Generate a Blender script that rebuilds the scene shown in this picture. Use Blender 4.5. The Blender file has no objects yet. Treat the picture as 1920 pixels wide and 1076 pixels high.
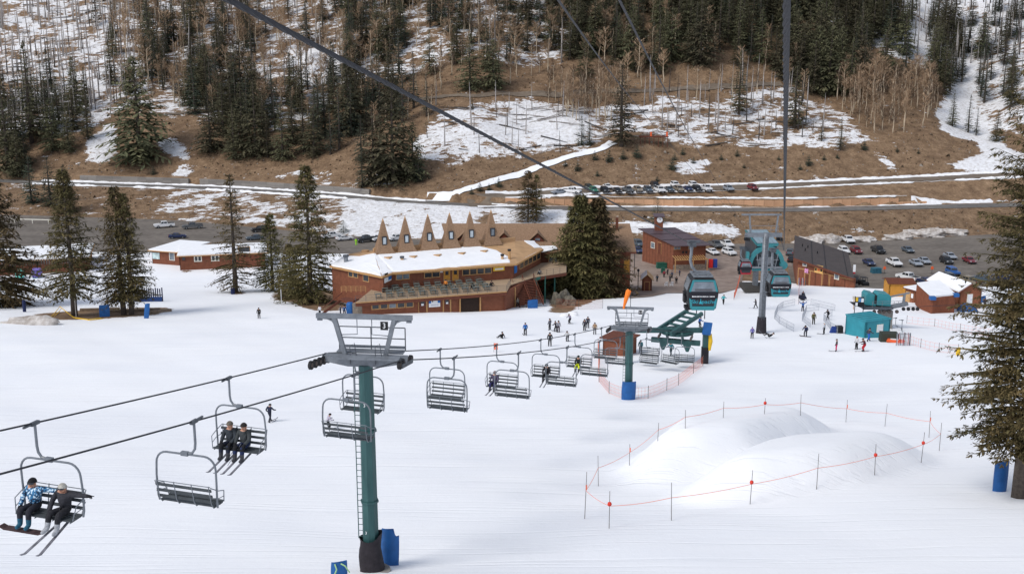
import bpy, bmesh, math, random
import numpy as np
from mathutils import Vector, Matrix
random.seed(7)
SC = bpy.context.scene
COL = SC.collection
R = math.radians
PI = math.pi

# ------------------------------------------------------------ camera, sky, sun, exposure
CAMZ, PITCH, FPX = 57.0, R(13.0), 2133.0
cam_d = bpy.data.cameras.new('camera')
cam_d.sensor_width = 36.0
cam_d.lens = 36.0 * FPX / 1920.0
cam_d.clip_start, cam_d.clip_end = 0.3, 4000.0
cam = bpy.data.objects.new('camera', cam_d)
cam.location = (0, 0, CAMZ)
cam.rotation_euler = (R(90) - PITCH, 0, 0)
COL.objects.link(cam)
SC.camera = cam

SUN_EL, SUN_AZ = R(48), R(-128)      # azimuth measured from +Y towards +X (sun behind the camera, to the left)
w = bpy.data.worlds.new('World'); SC.world = w; w.use_nodes = True
nt = w.node_tree
bg = nt.nodes['Background']
sky = nt.nodes.new('ShaderNodeTexSky'); sky.sky_type = 'NISHITA'; sky.sun_disc = False
sky.sun_elevation = SUN_EL; sky.sun_rotation = SUN_AZ
sky.altitude = 2900; sky.air_density = 1.0; sky.dust_density = 3.0; sky.ozone_density = 1.0
hs = nt.nodes.new('ShaderNodeHueSaturation'); hs.inputs['Saturation'].default_value = 0.45
nt.links.new(sky.outputs[0], hs.inputs['Color']); nt.links.new(hs.outputs[0], bg.inputs['Color'])
bg.inputs['Strength'].default_value = 0.145
sd = bpy.data.lights.new('sun', 'SUN'); sd.energy = 1.45; sd.angle = R(24); sd.color = (1.0, 0.955, 0.89)
so = bpy.data.objects.new('sun', sd); COL.objects.link(so)
sdir = Vector((math.sin(SUN_AZ) * math.cos(SUN_EL), math.cos(SUN_AZ) * math.cos(SUN_EL), math.sin(SUN_EL)))
so.rotation_euler = sdir.to_track_quat('Z', 'Y').to_euler()
so.location = (0, 0, 200)
vs = SC.view_settings
SC.cycles.max_bounces = 6; SC.cycles.diffuse_bounces = 3; SC.cycles.glossy_bounces = 2; SC.cycles.transmission_bounces = 2; SC.cycles.volume_bounces = 0
vs.view_transform = 'Standard'; vs.look = 'None'; vs.exposure = 0.63; vs.gamma = 1.0; vs.use_curve_mapping = False

# ------------------------------------------------------------ materials
MATS = {}
def mat(name, col, var=0.12, scale=3.0, rough=0.75, metal=0.0, bump=0.0, bscale=None, col2=None, rnd=0.0,
        island=0.0, stretch=None, spec=0.3, streak=None):
    """principled material: base colour broken up by noise (towards col2 or darker/lighter), optional bump"""
    if name in MATS: return MATS[name]
    m = bpy.data.materials.new(name); m.use_nodes = True
    n, l = m.node_tree.nodes, m.node_tree.links
    p = n['Principled BSDF']
    p.inputs['Roughness'].default_value = rough; p.inputs['Metallic'].default_value = metal
    p.inputs['Specular IOR Level'].default_value = spec
    tc = n.new('ShaderNodeTexCoord'); mp = n.new('ShaderNodeMapping')
    l.new(tc.outputs['Object'], mp.inputs['Vector'])
    if stretch: mp.inputs['Scale'].default_value = stretch
    nz = n.new('ShaderNodeTexNoise'); nz.inputs['Scale'].default_value = scale; nz.inputs['Detail'].default_value = 5
    nz.inputs['Roughness'].default_value = 0.62
    l.new(mp.outputs[0], nz.inputs['Vector'])
    cr = n.new('ShaderNodeValToRGB')
    a, b = (col, col2) if col2 else ([c * (1 - var) for c in col], [min(1, c * (1 + var)) for c in col])
    cr.color_ramp.elements[0].position = 0.32; cr.color_ramp.elements[1].position = 0.68
    cr.color_ramp.elements[0].color = (*a, 1); cr.color_ramp.elements[1].color = (*b, 1)
    l.new(nz.outputs['Fac'], cr.inputs['Fac'])
    out = cr.outputs['Color']
    if rnd or island:
        h = n.new('ShaderNodeHueSaturation'); l.new(out, h.inputs['Color'])
        mr = n.new('ShaderNodeMapRange')
        if island:
            g = n.new('ShaderNodeNewGeometry'); src = g.outputs['Random Per Island']; amt = island
        else:
            oi = n.new('ShaderNodeObjectInfo'); src = oi.outputs['Random']; amt = rnd
        l.new(src, mr.inputs['Value'])
        mr.inputs['To Min'].default_value = 1 - amt; mr.inputs['To Max'].default_value = 1 + amt
        l.new(mr.outputs[0], h.inputs['Value']); out = h.outputs['Color']
        if rnd and island:
            h2 = n.new('ShaderNodeHueSaturation'); l.new(out, h2.inputs['Color'])
            oi = n.new('ShaderNodeObjectInfo'); m2 = n.new('ShaderNodeMapRange'); l.new(oi.outputs['Random'], m2.inputs['Value'])
            m2.inputs['To Min'].default_value = 1 - rnd; m2.inputs['To Max'].default_value = 1 + rnd
            l.new(m2.outputs[0], h2.inputs['Value'])
            m3 = n.new('ShaderNodeMapRange'); l.new(oi.outputs['Random'], m3.inputs['Value'])
            m3.inputs['To Min'].default_value = 0.5 - 0.035; m3.inputs['To Max'].default_value = 0.5 + 0.02
            l.new(m3.outputs[0], h2.inputs['Hue'])
            out = h2.outputs['Color']
    l.new(out, p.inputs['Base Color'])
    if bump:
        b1 = n.new('ShaderNodeBump'); b1.inputs['Strength'].default_value = bump; b1.inputs['Distance'].default_value = 0.05
        nb = n.new('ShaderNodeTexNoise'); nb.inputs['Scale'].default_value = bscale or scale * 4; nb.inputs['Detail'].default_value = 4
        l.new(mp.outputs[0], nb.inputs['Vector']); l.new(nb.outputs['Fac'], b1.inputs['Height'])
        l.new(b1.outputs[0], p.inputs['Normal'])
    MATS[name] = m
    return m

# ------------------------------------------------------------ mesh builder
class MB:
    def __init__(s): s.v = []; s.f = []; s.m = []
    def add(s, vs, fs, mi=0):
        o = len(s.v); s.v.extend([tuple(v) for v in vs]); s.f.extend([tuple(i + o for i in f) for f in fs]); s.m.extend([mi] * len(fs)); return s
    def box(s, c, d, rz=0.0, mi=0, mtx=None):
        x, y, z = d[0] / 2, d[1] / 2, d[2] / 2
        P = [(-x, -y, -z), (x, -y, -z), (x, y, -z), (-x, y, -z), (-x, -y, z), (x, -y, z), (x, y, z), (-x, y, z)]
        if mtx is not None: P = [mtx @ Vector(p) for p in P]
        elif rz:
            cs, sn = math.cos(rz), math.sin(rz); P = [(p[0] * cs - p[1] * sn, p[0] * sn + p[1] * cs, p[2]) for p in P]
        P = [(p[0] + c[0], p[1] + c[1], p[2] + c[2]) for p in P]
        return s.add(P, [(0, 3, 2, 1), (4, 5, 6, 7), (0, 1, 5, 4), (1, 2, 6, 5), (2, 3, 7, 6), (3, 0, 4, 7)], mi)
    def bar(s, p0, p1, w, h, mi=0, up=(0, 0, 1)):
        """rectangular bar between two points"""
        p0, p1 = Vector(p0), Vector(p1); d = (p1 - p0).normalized(); u = Vector(up)
        if abs(d.dot(u)) > 0.98: u = Vector((0, 1, 0))
        sx = d.cross(u).normalized(); sy = sx.cross(d)
        P = []
        for p in (p0, p1):
            for a, b in ((-1, -1), (1, -1), (1, 1), (-1, 1)): P.append(p + sx * (a * w / 2) + sy * (b * h / 2))
        return s.add(P, [(3, 2, 1, 0), (4, 5, 6, 7), (0, 1, 5, 4), (1, 2, 6, 5), (2, 3, 7, 6), (3, 0, 4, 7)], mi)
    def tube(s, pts, r, n=6, mi=0, caps=True):
        pts = [Vector(p) for p in pts]; rs = r if isinstance(r, (list, tuple)) else [r] * len(pts)
        o = len(s.v); k = len(pts); prev = None
        for i, p in enumerate(pts):
            d = (pts[min(i + 1, k - 1)] - pts[max(i - 1, 0)])
            d = d.normalized() if d.length > 1e-9 else Vector((0, 0, 1))
            if prev is None:
                u = Vector((0, 0, 1)) if abs(d.z) < 0.95 else Vector((1, 0, 0))
                u = (u - d * u.dot(d)).normalized()
            else:
                u = prev - d * prev.dot(d)
                u = u.normalized() if u.length > 1e-6 else prev
            prev = u; q = d.cross(u)
            for j in range(n):
                a = 2 * PI * j / n
                s.v.append(tuple(p + (u * math.cos(a) + q * math.sin(a)) * rs[i]))
        for i in range(k - 1):
            for j in range(n):
                a, b = o + i * n + j, o + i * n + (j + 1) % n
                s.f.append((a, b, b + n, a + n)); s.m.append(mi)
        if caps:
            s.f.append(tuple(o + j for j in reversed(range(n)))); s.m.append(mi)
            s.f.append(tuple(o + (k - 1) * n + j for j in range(n))); s.m.append(mi)
        return s
    def cyl(s, p0, p1, r0, r1=None, n=12, mi=0): return s.tube([p0, p1], [r0, r0 if r1 is None else r1], n, mi)
    def poly(s, pts, mi=0): return s.add(pts, [tuple(range(len(pts)))], mi)
    def prism(s, poly, ext, mi=0):
        """closed prism: planar polygon extruded by vector ext"""
        k = len(poly); e = Vector(ext)
        a = [Vector(p) for p in poly]; b = [p + e for p in a]
        fs = [tuple(reversed(range(k))), tuple(range(k, 2 * k))] + [(i, (i + 1) % k, k + (i + 1) % k, k + i) for i in range(k)]
        return s.add(a + b, fs, mi)
    def mesh(s, name, mats, smooth=False):
        me = bpy.data.meshes.new(name); me.from_pydata(s.v, [], s.f)
        if not isinstance(mats, (list, tuple)): mats = [mats]
        for m in mats: me.materials.append(m)
        if len(mats) > 1: me.polygons.foreach_set('material_index', s.m)
        if smooth: me.polygons.foreach_set('use_smooth', [True] * len(me.polygons))
        me.update(); return me
    def build(s, name, mats, parent=None, loc=None, rz=0.0, smooth=False):
        return obj(name, s.mesh(name, mats, smooth), parent, loc, rz)

def obj(name, me, parent=None, loc=None, rz=0.0):
    o = bpy.data.objects.new(name, me); COL.objects.link(o)
    if parent: o.parent = parent
    if loc is not None: o.location = loc
    if rz: o.rotation_euler = (0, 0, rz)
    return o
def tag(o, label=None, cat=None, group=None, kind=None):
    if label: o['label'] = label
    if cat: o['category'] = cat
    if group: o['group'] = group
    if kind: o['kind'] = kind
    return o
def thing(name, label, cat, loc=(0, 0, 0), rz=0.0, group=None):
    e = bpy.data.objects.new(name, None); COL.objects.link(e)
    e.location = loc; e.rotation_euler = (0, 0, rz); e.empty_display_size = 0.5
    return tag(e, label, cat, group)
def copy_tree(o, parent=None):
    kids = [k for k in o.children]
    c = o.copy(); COL.objects.link(c)
    if parent: c.parent = parent
    for k in kids: copy_tree(k, c)
    return c

# ------------------------------------------------------------ projection helpers (work out world places from the photo)
CP, SP = math.cos(PITCH), math.sin(PITCH)
def ray(px, py):
    u, v = (px - 960) / FPX, (py - 538) / FPX
    return Vector((u, CP - v * SP, -SP - v * CP))
def onY(px, py, Y):
    d = ray(px, py); t = Y / d.y
    return Vector((d.x * t, Y, CAMZ + d.z * t))
def onZ(px, py, Z):
    d = ray(px, py); t = (Z - CAMZ) / d.z
    return Vector((d.x * t, d.y * t, Z))
def onD(px, py, dep):
    d = ray(px, py); return Vector((d.x * dep, d.y * dep, CAMZ + d.z * dep))
def proj(X, Y, Z):
    X, Y, Z = np.asarray(X, float), np.asarray(Y, float), np.asarray(Z, float) - CAMZ
    dep = Y * CP - Z * SP; up = Y * SP + Z * CP
    return 960 + FPX * X / dep, 538 - FPX * up / dep, dep

# ------------------------------------------------------------ terrain height
def _smooth_table(xs, ys, lo, hi, step, sig):
    g = np.arange(lo, hi, step); v = np.interp(g, xs, ys)
    k = np.arange(-int(4 * sig / step), int(4 * sig / step) + 1) * step; k = np.exp(-k * k / (2 * sig * sig)); k /= k.sum()
    return g, np.convolve(np.pad(v, len(k) // 2, mode='edge'), k, 'valid')
_gy, _gz = _smooth_table([-90, 0, 51, 94, 113, 146, 180, 238, 246, 252, 400], [65, 43, 30.9, 22.7, 19.7, 15.7, 11.0, 2.3, 0.7, 0, 0], -120, 420, 1.0, 5.0)
LOT_X, LOT_Y = [-260, -150, -100, -50, -30, 0, 60, 85, 140, 260], [360, 345, 336, 312, 305, 300, 298, 299, 314, 325]
ROAD_X, ROAD_Y = [-300, -200, -145, -97, -52, -33, 6, 82, 144, 300], [400, 392, 378, 368, 350, 338, 326, 323, 332, 352]
UP_X, UP_Y, UP_Z = [-14, -6.6, 13, 39, 64, 91, 124, 151, 300], [331.5, 333.5, 336.5, 339, 341.5, 347, 350, 351.5, 354], [5.2, 6.0, 8.2, 8.4, 8.5, 9.0, 10.0, 11.3, 15]
_gx = np.arange(-420, 421, 2.0)
def _sm(xs, ys, sig=6.0):
    return _smooth_table(xs, ys, -460, 461, 2.0, sig)
_rx, _ry = _sm(ROAD_X, ROAD_Y); _lx, _ly = _sm(LOT_X, LOT_Y); _ux, _uy = _sm(UP_X, UP_Y); _, _uz = _sm(UP_X, UP_Z)
def roadY(X): return np.interp(X, _rx, _ry)
def lotY(X): return np.interp(X, _lx, _ly)
def upY(X): return np.interp(X, _ux, _uy)
def upZ(X): return np.interp(X, _ux, _uz)
def sstep(a, b, x):
    t = np.clip((x - a) / (b - a), 0, 1); return t * t * (3 - 2 * t)
def wav(X, Y, s, seed=0.0):
    """smooth pseudo noise, about -1..1"""
    X = X / s; Y = Y / s
    return (np.sin(1.7 * X + 0.9 * Y + seed) + np.sin(-1.1 * X + 1.9 * Y + 2.1 * seed + 1) + np.sin(2.3 * X - 1.3 * Y + 0.7 * seed + 2)
            + 0.6 * np.sin(4.1 * X + 3.3 * Y + seed) + 0.6 * np.sin(-3.7 * X + 4.9 * Y - seed)) / 3.2
_mg = np.arange(0, 900, 1.0)
_mslope = np.interp(_mg, [0, 8, 25, 34, 62, 75, 200, 330, 420, 900], [0.30, 0.42, 0.40, 0.30, 0.28, 0.42, 0.42, 0.34, 0.2, 0.1])
_mz = np.concatenate([[0], np.cumsum(_mslope)[:-1]])
MOUNDS = []      # (cx, cy, angle, half length, half width, height, power)
def mound(px0, px1, hw, h, ext=1.0):
    a, b = Vector(px0), Vector(px1)
    c = (a + b) / 2; d = b - a
    MOUNDS.append((c.x, c.y, math.atan2(d.y, d.x), d.length / 2 * ext, hw, h))
def H(X, Y):
    X = np.asarray(X, float); Y = np.asarray(Y, float)
    z = np.interp(Y, _gy, _gz)
    near = 1 - sstep(225, 250, Y)
    z = z + near * (0.25 * wav(X, Y, 17, 1.0) + 0.10 * wav(X, Y, 6, 4.0)) * sstep(20, 60, Y)
    z = z + near * 2.2 * sstep(30, 70, X) * sstep(130, 60, Y) - 0.0
    for cx, cy, an, hl, hw, h in MOUNDS:
        dx, dy = X - cx, Y - cy
        a = (dx * math.cos(an) + dy * math.sin(an)) / hl; b = (-dx * math.sin(an) + dy * math.cos(an)) / hw
        r = np.sqrt(a * a + b * b)
        z = z + h * (1 - sstep(0.42, 1.0, r + 0.05 * wav(X, Y, 3.0, h))) ** 0.9
    # shore slope up to the lower road
    ry, ly, uy, uz = roadY(X), lotY(X), upY(X), upZ(X)
    t = np.clip((Y - ly) / np.maximum(ry - 4.0 - ly, 1), 0, 1)
    rise = 5.0 * (0.75 * t + 0.25 * t * t * (3 - 2 * t))
    bank = np.where((t > 0.02) & (t < 0.98), 0.35 * wav(X, Y, 5, 3.0) * np.sin(PI * t), 0)
    z = z + rise + bank
    # wall step behind the lower road, then the upper road (right) or the hill (left)
    right = sstep(-16, 6, X)
    top_l = 2.2 * sstep(5.0, 5.6, Y - ry)
    wy = ry + 5.0
    tt = np.clip((Y - wy) / np.maximum(uy - 4.0 - wy, 0.5), 0, 1)
    wallh = np.interp(X, [-12, 0, 118, 128], [0.0, 2.1, 2.1, 0.3]) * sstep(0.0, 0.5, Y - wy)
    top_r = np.where(Y > wy, np.minimum(np.maximum(wallh + (uz - 5.0 - wallh) * tt, 0), np.maximum(uz - 5, wallh)), 0)
    z = z + top_l * (1 - right) + top_r * right
    yb = (ry + 6.5) * (1 - right) + (uy + 8.0) * right
    m = np.maximum(Y - yb, 0)
    hill = np.interp(m, _mg, _mz)
    fade = sstep(0, 25, m)
    hill = hill + fade * (1.6 * wav(X, Y, 28, 2.0) + 0.7 * wav(X, Y, 11, 5.0) + 0.25 * wav(X, Y, 4, 6.0))
    hill = hill + 5.0 * sstep(20, 90, m) * np.exp(-((X - 95) / 40.0) ** 2) - 0.0
    gx = 156 + (Y - 370) * 0.25
    hill = hill - 7.0 * np.exp(-((X - gx) / 15.0) ** 2) * sstep(8, 45, m)
    return z + np.where(m > 0, hill, 0)
_tt = np.concatenate([np.arange(8, 60, 0.4), np.arange(60, 620, 0.8), np.arange(620, 900, 4)])
def G(px, py, dz=0.0):
    d = ray(px, py); L = d.length; d = d / L
    P = np.array([d.x * _tt, d.y * _tt, CAMZ + d.z * _tt])
    g = P[2] - H(P[0], P[1]) - dz
    i = int(np.argmax(g < 0))
    if g[i] >= 0: i = len(_tt) - 1
    t0, t1 = _tt[max(i - 1, 0)], _tt[i]; g0, g1 = g[max(i - 1, 0)], g[i]
    t = t0 + (t1 - t0) * g0 / (g0 - g1 + 1e-12)
    return Vector((d.x * t, d.y * t, CAMZ + d.z * t))
def gz(x, y): return float(H(x, y))
def gnd(x, y, dz=0.0): return Vector((x, y, gz(x, y) + dz))

# the two heaps of pushed-up snow inside the roped ring
_m1a, _m1b = G(1185, 905), G(1530, 800)
_m2a, _m2b = G(1270, 945), G(1730, 850)
mound(_m1a, _m1b, 5.4, 2.9, 1.08)
mound(_m2a, _m2b, 4.6, 2.6, 1.06)
# ------------------------------------------------------------ the ground sheet, with a snow-cover attribute
XS = np.concatenate([np.arange(-460, -200, 10), np.arange(-200, 200.1, 1.0), np.arange(210, 461, 10)])
YS = np.concatenate([np.arange(-60, 20, 4), np.arange(20, 250, 1.0), np.arange(250, 440, 1.2), np.arange(440, 560, 2.5), np.arange(560, 960, 8)])
GX, GY = np.meshgrid(XS, YS)
GZ = H(GX, GY)
PX, PY, _ = proj(GX, GY, GZ)
def inpoly(px, py, pts):
    ins = np.zeros(px.shape, bool); k = len(pts); j = k - 1
    for i in range(k):
        xi, yi = pts[i]; xj, yj = pts[j]
        c = ((yi > py) != (yj > py)) & (px < (xj - xi) * (py - yi) / (yj - yi + 1e-9) + xi)
        ins ^= c; j = i
    return ins
def wpoly(pix): return [tuple(G(*p)[:2]) for p in pix]
def inw(pix, X=None, Y=None):
    """which ground points lie inside the outline, the outline being laid on the ground in metres"""
    return inpoly(GX if X is None else X, GY if Y is None else Y, wpoly(pix))
snow = np.zeros(GX.shape)
hillY = (roadY(GX) + 6.5) * (1 - sstep(-16, 6, GX)) + (upY(GX) + 8.0) * sstep(-16, 6, GX)
mm = GY - hillY
snow[GY < 251] = 1.7
snow[(GY >= 251) & (GX < -20) & (GY < 292)] = 1.7
# slopes between the car parks and the lower road
bank = (GY > lotY(GX)) & (GY < roadY(GX))
snow[bank] = 0.20
snow[bank & (GX > -112) & (GX < -30)] = 0.46
snow[bank & (GX > -50) & (GX < -8)] = 0.80
snow[bank & (GX > -8) & (GX < 20)] = 0.72
snow[bank & (GX > 40)] = 0.14
snow[bank & (GX > 20) & (GX < 62) & (GY < lotY(GX) + 13) & (GY > lotY(GX) + 7)] = 0.85
hill = mm > 0
snow[hill] = 0.08
COVER = [  # outline on the photo, cover
    ([(-90, -70), (180, -70), (260, 60), (250, 190), (150, 250), (0, 260)], 0.55),
    ([(180, -70), (500, -70), (760, -70), (760, 60), (640, 190), (560, 250), (250, 220), (250, 60)], 0.45),
    ([(640, -70), (960, -70), (1100, 20), (1060, 120), (700, 160), (620, 110)], 0.46),
    ([(820, 215), (880, 195), (990, 185), (1150, 195), (1300, 195), (1480, 165), (1570, 225), (1640, 260), (1560, 282), (1430, 268), (1300, 278),
      (1150, 240), (1110, 282), (1000, 290), (960, 292), (860, 308), (780, 300), (770, 270)], 0.60),
    ([(1230, 175), (1400, 195), (1480, 160), (1600, 215), (1600, 250), (1480, 285), (1330, 270), (1240, 262)], 0.50),
    ([(970, 205), (1080, 205), (1110, 245), (1080, 262), (880, 262), (900, 240)], 0.85),
    ([(1500, -70), (2000, -70), (1990, 120), (1820, 150), (1700, 120), (1640, 90), (1560, 60)], 0.76),
    ([(1800, 60), (1960, 60), (1960, 270), (1850, 240), (1760, 190), (1800, 130)], 0.62),
    ([(1790, 90), (1815, 90), (1822, 140), (1812, 175), (1830, 220), (1860, 250), (1900, 285), (1960, 300), (1960, 330), (1860, 322), (1780, 318),
      (1810, 300), (1845, 288), (1830, 262), (1770, 252), (1755, 210), (1785, 190), (1780, 150)], 1.0),
    ([(160, 265), (210, 228), (225, 268), (205, 302), (160, 300)], 0.85),
    ([(300, 262), (345, 262), (352, 300), (330, 325), (318, 330), (345, 300), (300, 285)], 0.85),
    ([(318, 330), (350, 302), (372, 330), (560, 340), (640, 345), (700, 330), (760, 345), (640, 352), (320, 336)], 0.70),
    ([(1265, 300), (1330, 298), (1330, 330), (1265, 325)], 0.62),
    ([(1640, 290), (1655, 290), (1685, 318), (1670, 322)], 0.95),
    ([(540, 95), (650, 95), (660, 160), (560, 160)], 0.72),
    ([(480, 330), (560, 318), (640, 325), (660, 345), (480, 345)], 0.45),
]
for pts, c in COVER:
    s_ = inw(pts) & hill
    snow[s_] = c
BARE = [  # bare earth inside the piste side of the valley
    [(20, 600), (60, 588), (120, 583), (300, 575), (340, 578), (300, 592), (200, 598), (130, 600), (60, 600)],
    [(520, 545), (560, 540), (640, 545), (660, 572), (640, 585), (590, 583), (540, 570), (500, 558)],
    [(425, 548), (450, 545), (468, 551), (440, 555)],
    [(1030, 545), (1200, 545), (1200, 556), (1160, 560), (1120, 562), (1060, 590), (1020, 585)],
    [(320, 505), (400, 508), (460, 508), (400, 512), (330, 511)],
]
for pts in BARE:
    s_ = inw(pts); snow[s_ & (GY < 300)] = 0.02
PLAZA = [(1180, 560), (1180, 470), (1480, 470), (1485, 500), (1440, 500), (1395, 500), (1388, 540), (1340, 552), (1250, 550), (1225, 556)]
# blur the cover a little so that the noise can fret its edge
k5 = np.array([1, 2, 3, 2, 1.]) / 9
for ax in (0, 1):
    snow = np.apply_along_axis(lambda a: np.convolve(np.pad(a, 2, mode='edge'), k5, 'valid'), ax, snow)
# snow lies on top of the earth
thick = sstep(0.55, 0.95, snow) * np.where(hill | bank, 0.45, 0.0)
GZ2 = GZ + thick * (0.7 + 0.5 * wav(GX, GY, 3.1, 9.0))
ny, nx = GX.shape
me = bpy.data.meshes.new('ground')
V = np.stack([GX, GY, GZ2], -1).reshape(-1, 3).astype(np.float32)
idx = np.arange(ny * nx).reshape(ny, nx)
F = np.stack([idx[:-1, :-1], idx[:-1, 1:], idx[1:, 1:], idx[1:, :-1]], -1).reshape(-1, 4).astype(np.int32)
me.vertices.add(len(V)); me.vertices.foreach_set('co', V.ravel())
me.loops.add(F.size); me.loops.foreach_set('vertex_index', F.ravel())
me.polygons.add(len(F)); me.polygons.foreach_set('loop_start', np.arange(0, F.size, 4, dtype=np.int32))
me.polygons.foreach_set('use_smooth', np.ones(len(F), bool))
me.update(calc_edges=True)
at = me.attributes.new('snow_cover', 'FLOAT', 'POINT'); at.data.foreach_set('value', snow.ravel().astype(np.float32))
gr = (hill | bank).astype(np.float32)
at = me.attributes.new('wild', 'FLOAT', 'POINT'); at.data.foreach_set('value', gr.ravel())

def ground_material():
    m = bpy.data.materials.new('hillside_earth_and_snow'); m.use_nodes = True
    n, l = m.node_tree.nodes, m.node_tree.links
    p = n['Principled BSDF']
    tc = n.new('ShaderNodeTexCoord')
    def noise(scale, detail=6, rough=0.6, sc=None, rot=0.0):
        t = n.new('ShaderNodeTexNoise'); t.inputs['Scale'].default_value = scale; t.inputs['Detail'].default_value = detail; t.inputs['Roughness'].default_value = rough
        if sc:
            mp = n.new('ShaderNodeMapping'); mp.inputs['Scale'].default_value = sc; mp.inputs['Rotation'].default_value = (0, 0, rot); l.new(tc.outputs['Object'], mp.inputs[0]); l.new(mp.outputs[0], t.inputs[0])
        else: l.new(tc.outputs['Object'], t.inputs[0])
        return t.outputs['Fac']
    def math_(op, a, b, clamp=False):
        t = n.new('ShaderNodeMath'); t.operation = op; t.use_clamp = clamp
        for i, v in enumerate((a, b)):
            if isinstance(v, (int, float)): t.inputs[i].default_value = v
            else: l.new(v, t.inputs[i])
        return t.outputs[0]
    def ramp(fac, stops):
        r = n.new('ShaderNodeValToRGB'); els = r.color_ramp.elements
        while len(els) < len(stops): els.new(0.5)
        for e, (pos, c) in zip(els, stops): e.position = pos; e.color = (*c, 1)
        l.new(fac, r.inputs[0]); return r.outputs[0]
    at = n.new('ShaderNodeAttribute'); at.attribute_name = 'snow_cover'
    aw = n.new('ShaderNodeAttribute'); aw.attribute_name = 'wild'
    # cover threshold fretted by noise at three scales, drawn out across the slope
    a = noise(0.16, 3, 0.5, (0.7, 1.0, 1.0)); b = noise(0.55, 5, 0.65, (0.6, 1.2, 1.0)); c = noise(2.2, 4, 0.6)
    s = math_('ADD', math_('MULTIPLY', math_('SUBTRACT', a, 0.5), 1.3), math_('MULTIPLY', math_('SUBTRACT', b, 0.5), 1.5))
    s = math_('ADD', s, math_('MULTIPLY', math_('SUBTRACT', c, 0.5), 0.5))
    s = math_('MULTIPLY', s, 1.0)
    s = math_('ADD', at.outputs['Fac'], s)
    mr = n.new('ShaderNodeMapRange'); mr.inputs['From Min'].default_value = 0.47; mr.inputs['From Max'].default_value = 0.56; mr.clamp = True
    l.new(s, mr.inputs[0]); fac = mr.outputs[0]
    # earth: dry winter grass, tan to brown with darker litter
    e1 = ramp(noise(0.35, 8, 0.7), [(0.30, (0.130, 0.084, 0.053)), (0.48, (0.23, 0.153, 0.094)), (0.60, (0.295, 0.202, 0.126)), (0.75, (0.385, 0.275, 0.178))])
    e2 = ramp(noise(1.8, 6, 0.75), [(0.35, (0.55, 0.52, 0.50)), (0.62, (1.1, 1.07, 1.04))])
    mx = n.new('ShaderNodeMix'); mx.data_type = 'RGBA'; mx.blend_type = 'MULTIPLY'; mx.inputs[0].default_value = 0.85
    l.new(e1, mx.inputs[6]); l.new(e2, mx.inputs[7])
    # snow: piste white, a little dirty on the hill
    s1 = ramp(noise(0.06, 4, 0.55, (1.0, 2.2, 1.0)), [(0.3, (0.835, 0.848, 0.875)), (0.7, (0.90, 0.905, 0.915))])
    s2 = ramp(noise(0.9, 6, 0.7), [(0.38, (0.62, 0.60, 0.585)), (0.55, (0.83, 0.83, 0.845))])
    ms = n.new('ShaderNodeMix'); ms.data_type = 'RGBA'; l.new(aw.outputs['Fac'], ms.inputs[0]); l.new(s1, ms.inputs[6]); l.new(s2, ms.inputs[7])
    mf = n.new('ShaderNodeMix'); mf.data_type = 'RGBA'; l.new(fac, mf.inputs[0]); l.new(mx.outputs[2], mf.inputs[6]); l.new(ms.outputs[2], mf.inputs[7])
    l.new(mf.outputs[2], p.inputs['Base Color'])
    p.inputs['Roughness'].default_value = 0.85; p.inputs['Specular IOR Level'].default_value = 0.15
    # relief: ski tracks and grooming on the piste, rough grass on the hill
    bt = n.new('ShaderNodeBump'); bt.inputs['Strength'].default_value = 0.45; bt.inputs['Distance'].default_value = 0.14
    trk = noise(1.0, 5, 0.65, (0.12, 0.8, 1.0), R(-20)); trk2 = noise(1.0, 4, 0.6, (2.4, 0.10, 1.0), R(38)); fine = noise(2.6, 4, 0.7)
    hh = math_('ADD', math_('ADD', math_('MULTIPLY', trk, 0.8), math_('MULTIPLY', trk2, 0.16)), math_('MULTIPLY', fine, 0.35))
    for rot_, wgt in ((R(-28), 0.8), (R(14), 0.5), (R(-62), 0.5)):   # sparse ski tracks in three directions
        tk_ = n.new('ShaderNodeMapRange'); tk_.inputs['From Min'].default_value = 0.60; tk_.inputs['From Max'].default_value = 0.72; l.new(noise(1.0, 2, 0.5, (0.035, 2.2, 1.0), rot_), tk_.inputs[0])
        hh = math_('SUBTRACT', hh, math_('MULTIPLY', tk_.outputs[0], wgt))
    l.new(hh, bt.inputs['Height'])
    bw = n.new('ShaderNodeBump'); bw.inputs['Distance'].default_value = 0.6
    l.new(noise(1.1, 6, 0.7), bw.inputs['Height']); l.new(math_('MULTIPLY', aw.outputs['Fac'], 0.9), bw.inputs['Strength']); l.new(bt.outputs[0], bw.inputs['Normal'])
    l.new(bw.outputs[0], p.inputs['Normal'])
    return m
me.materials.append(ground_material())
tag(obj('ground', me), kind='structure')

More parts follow.
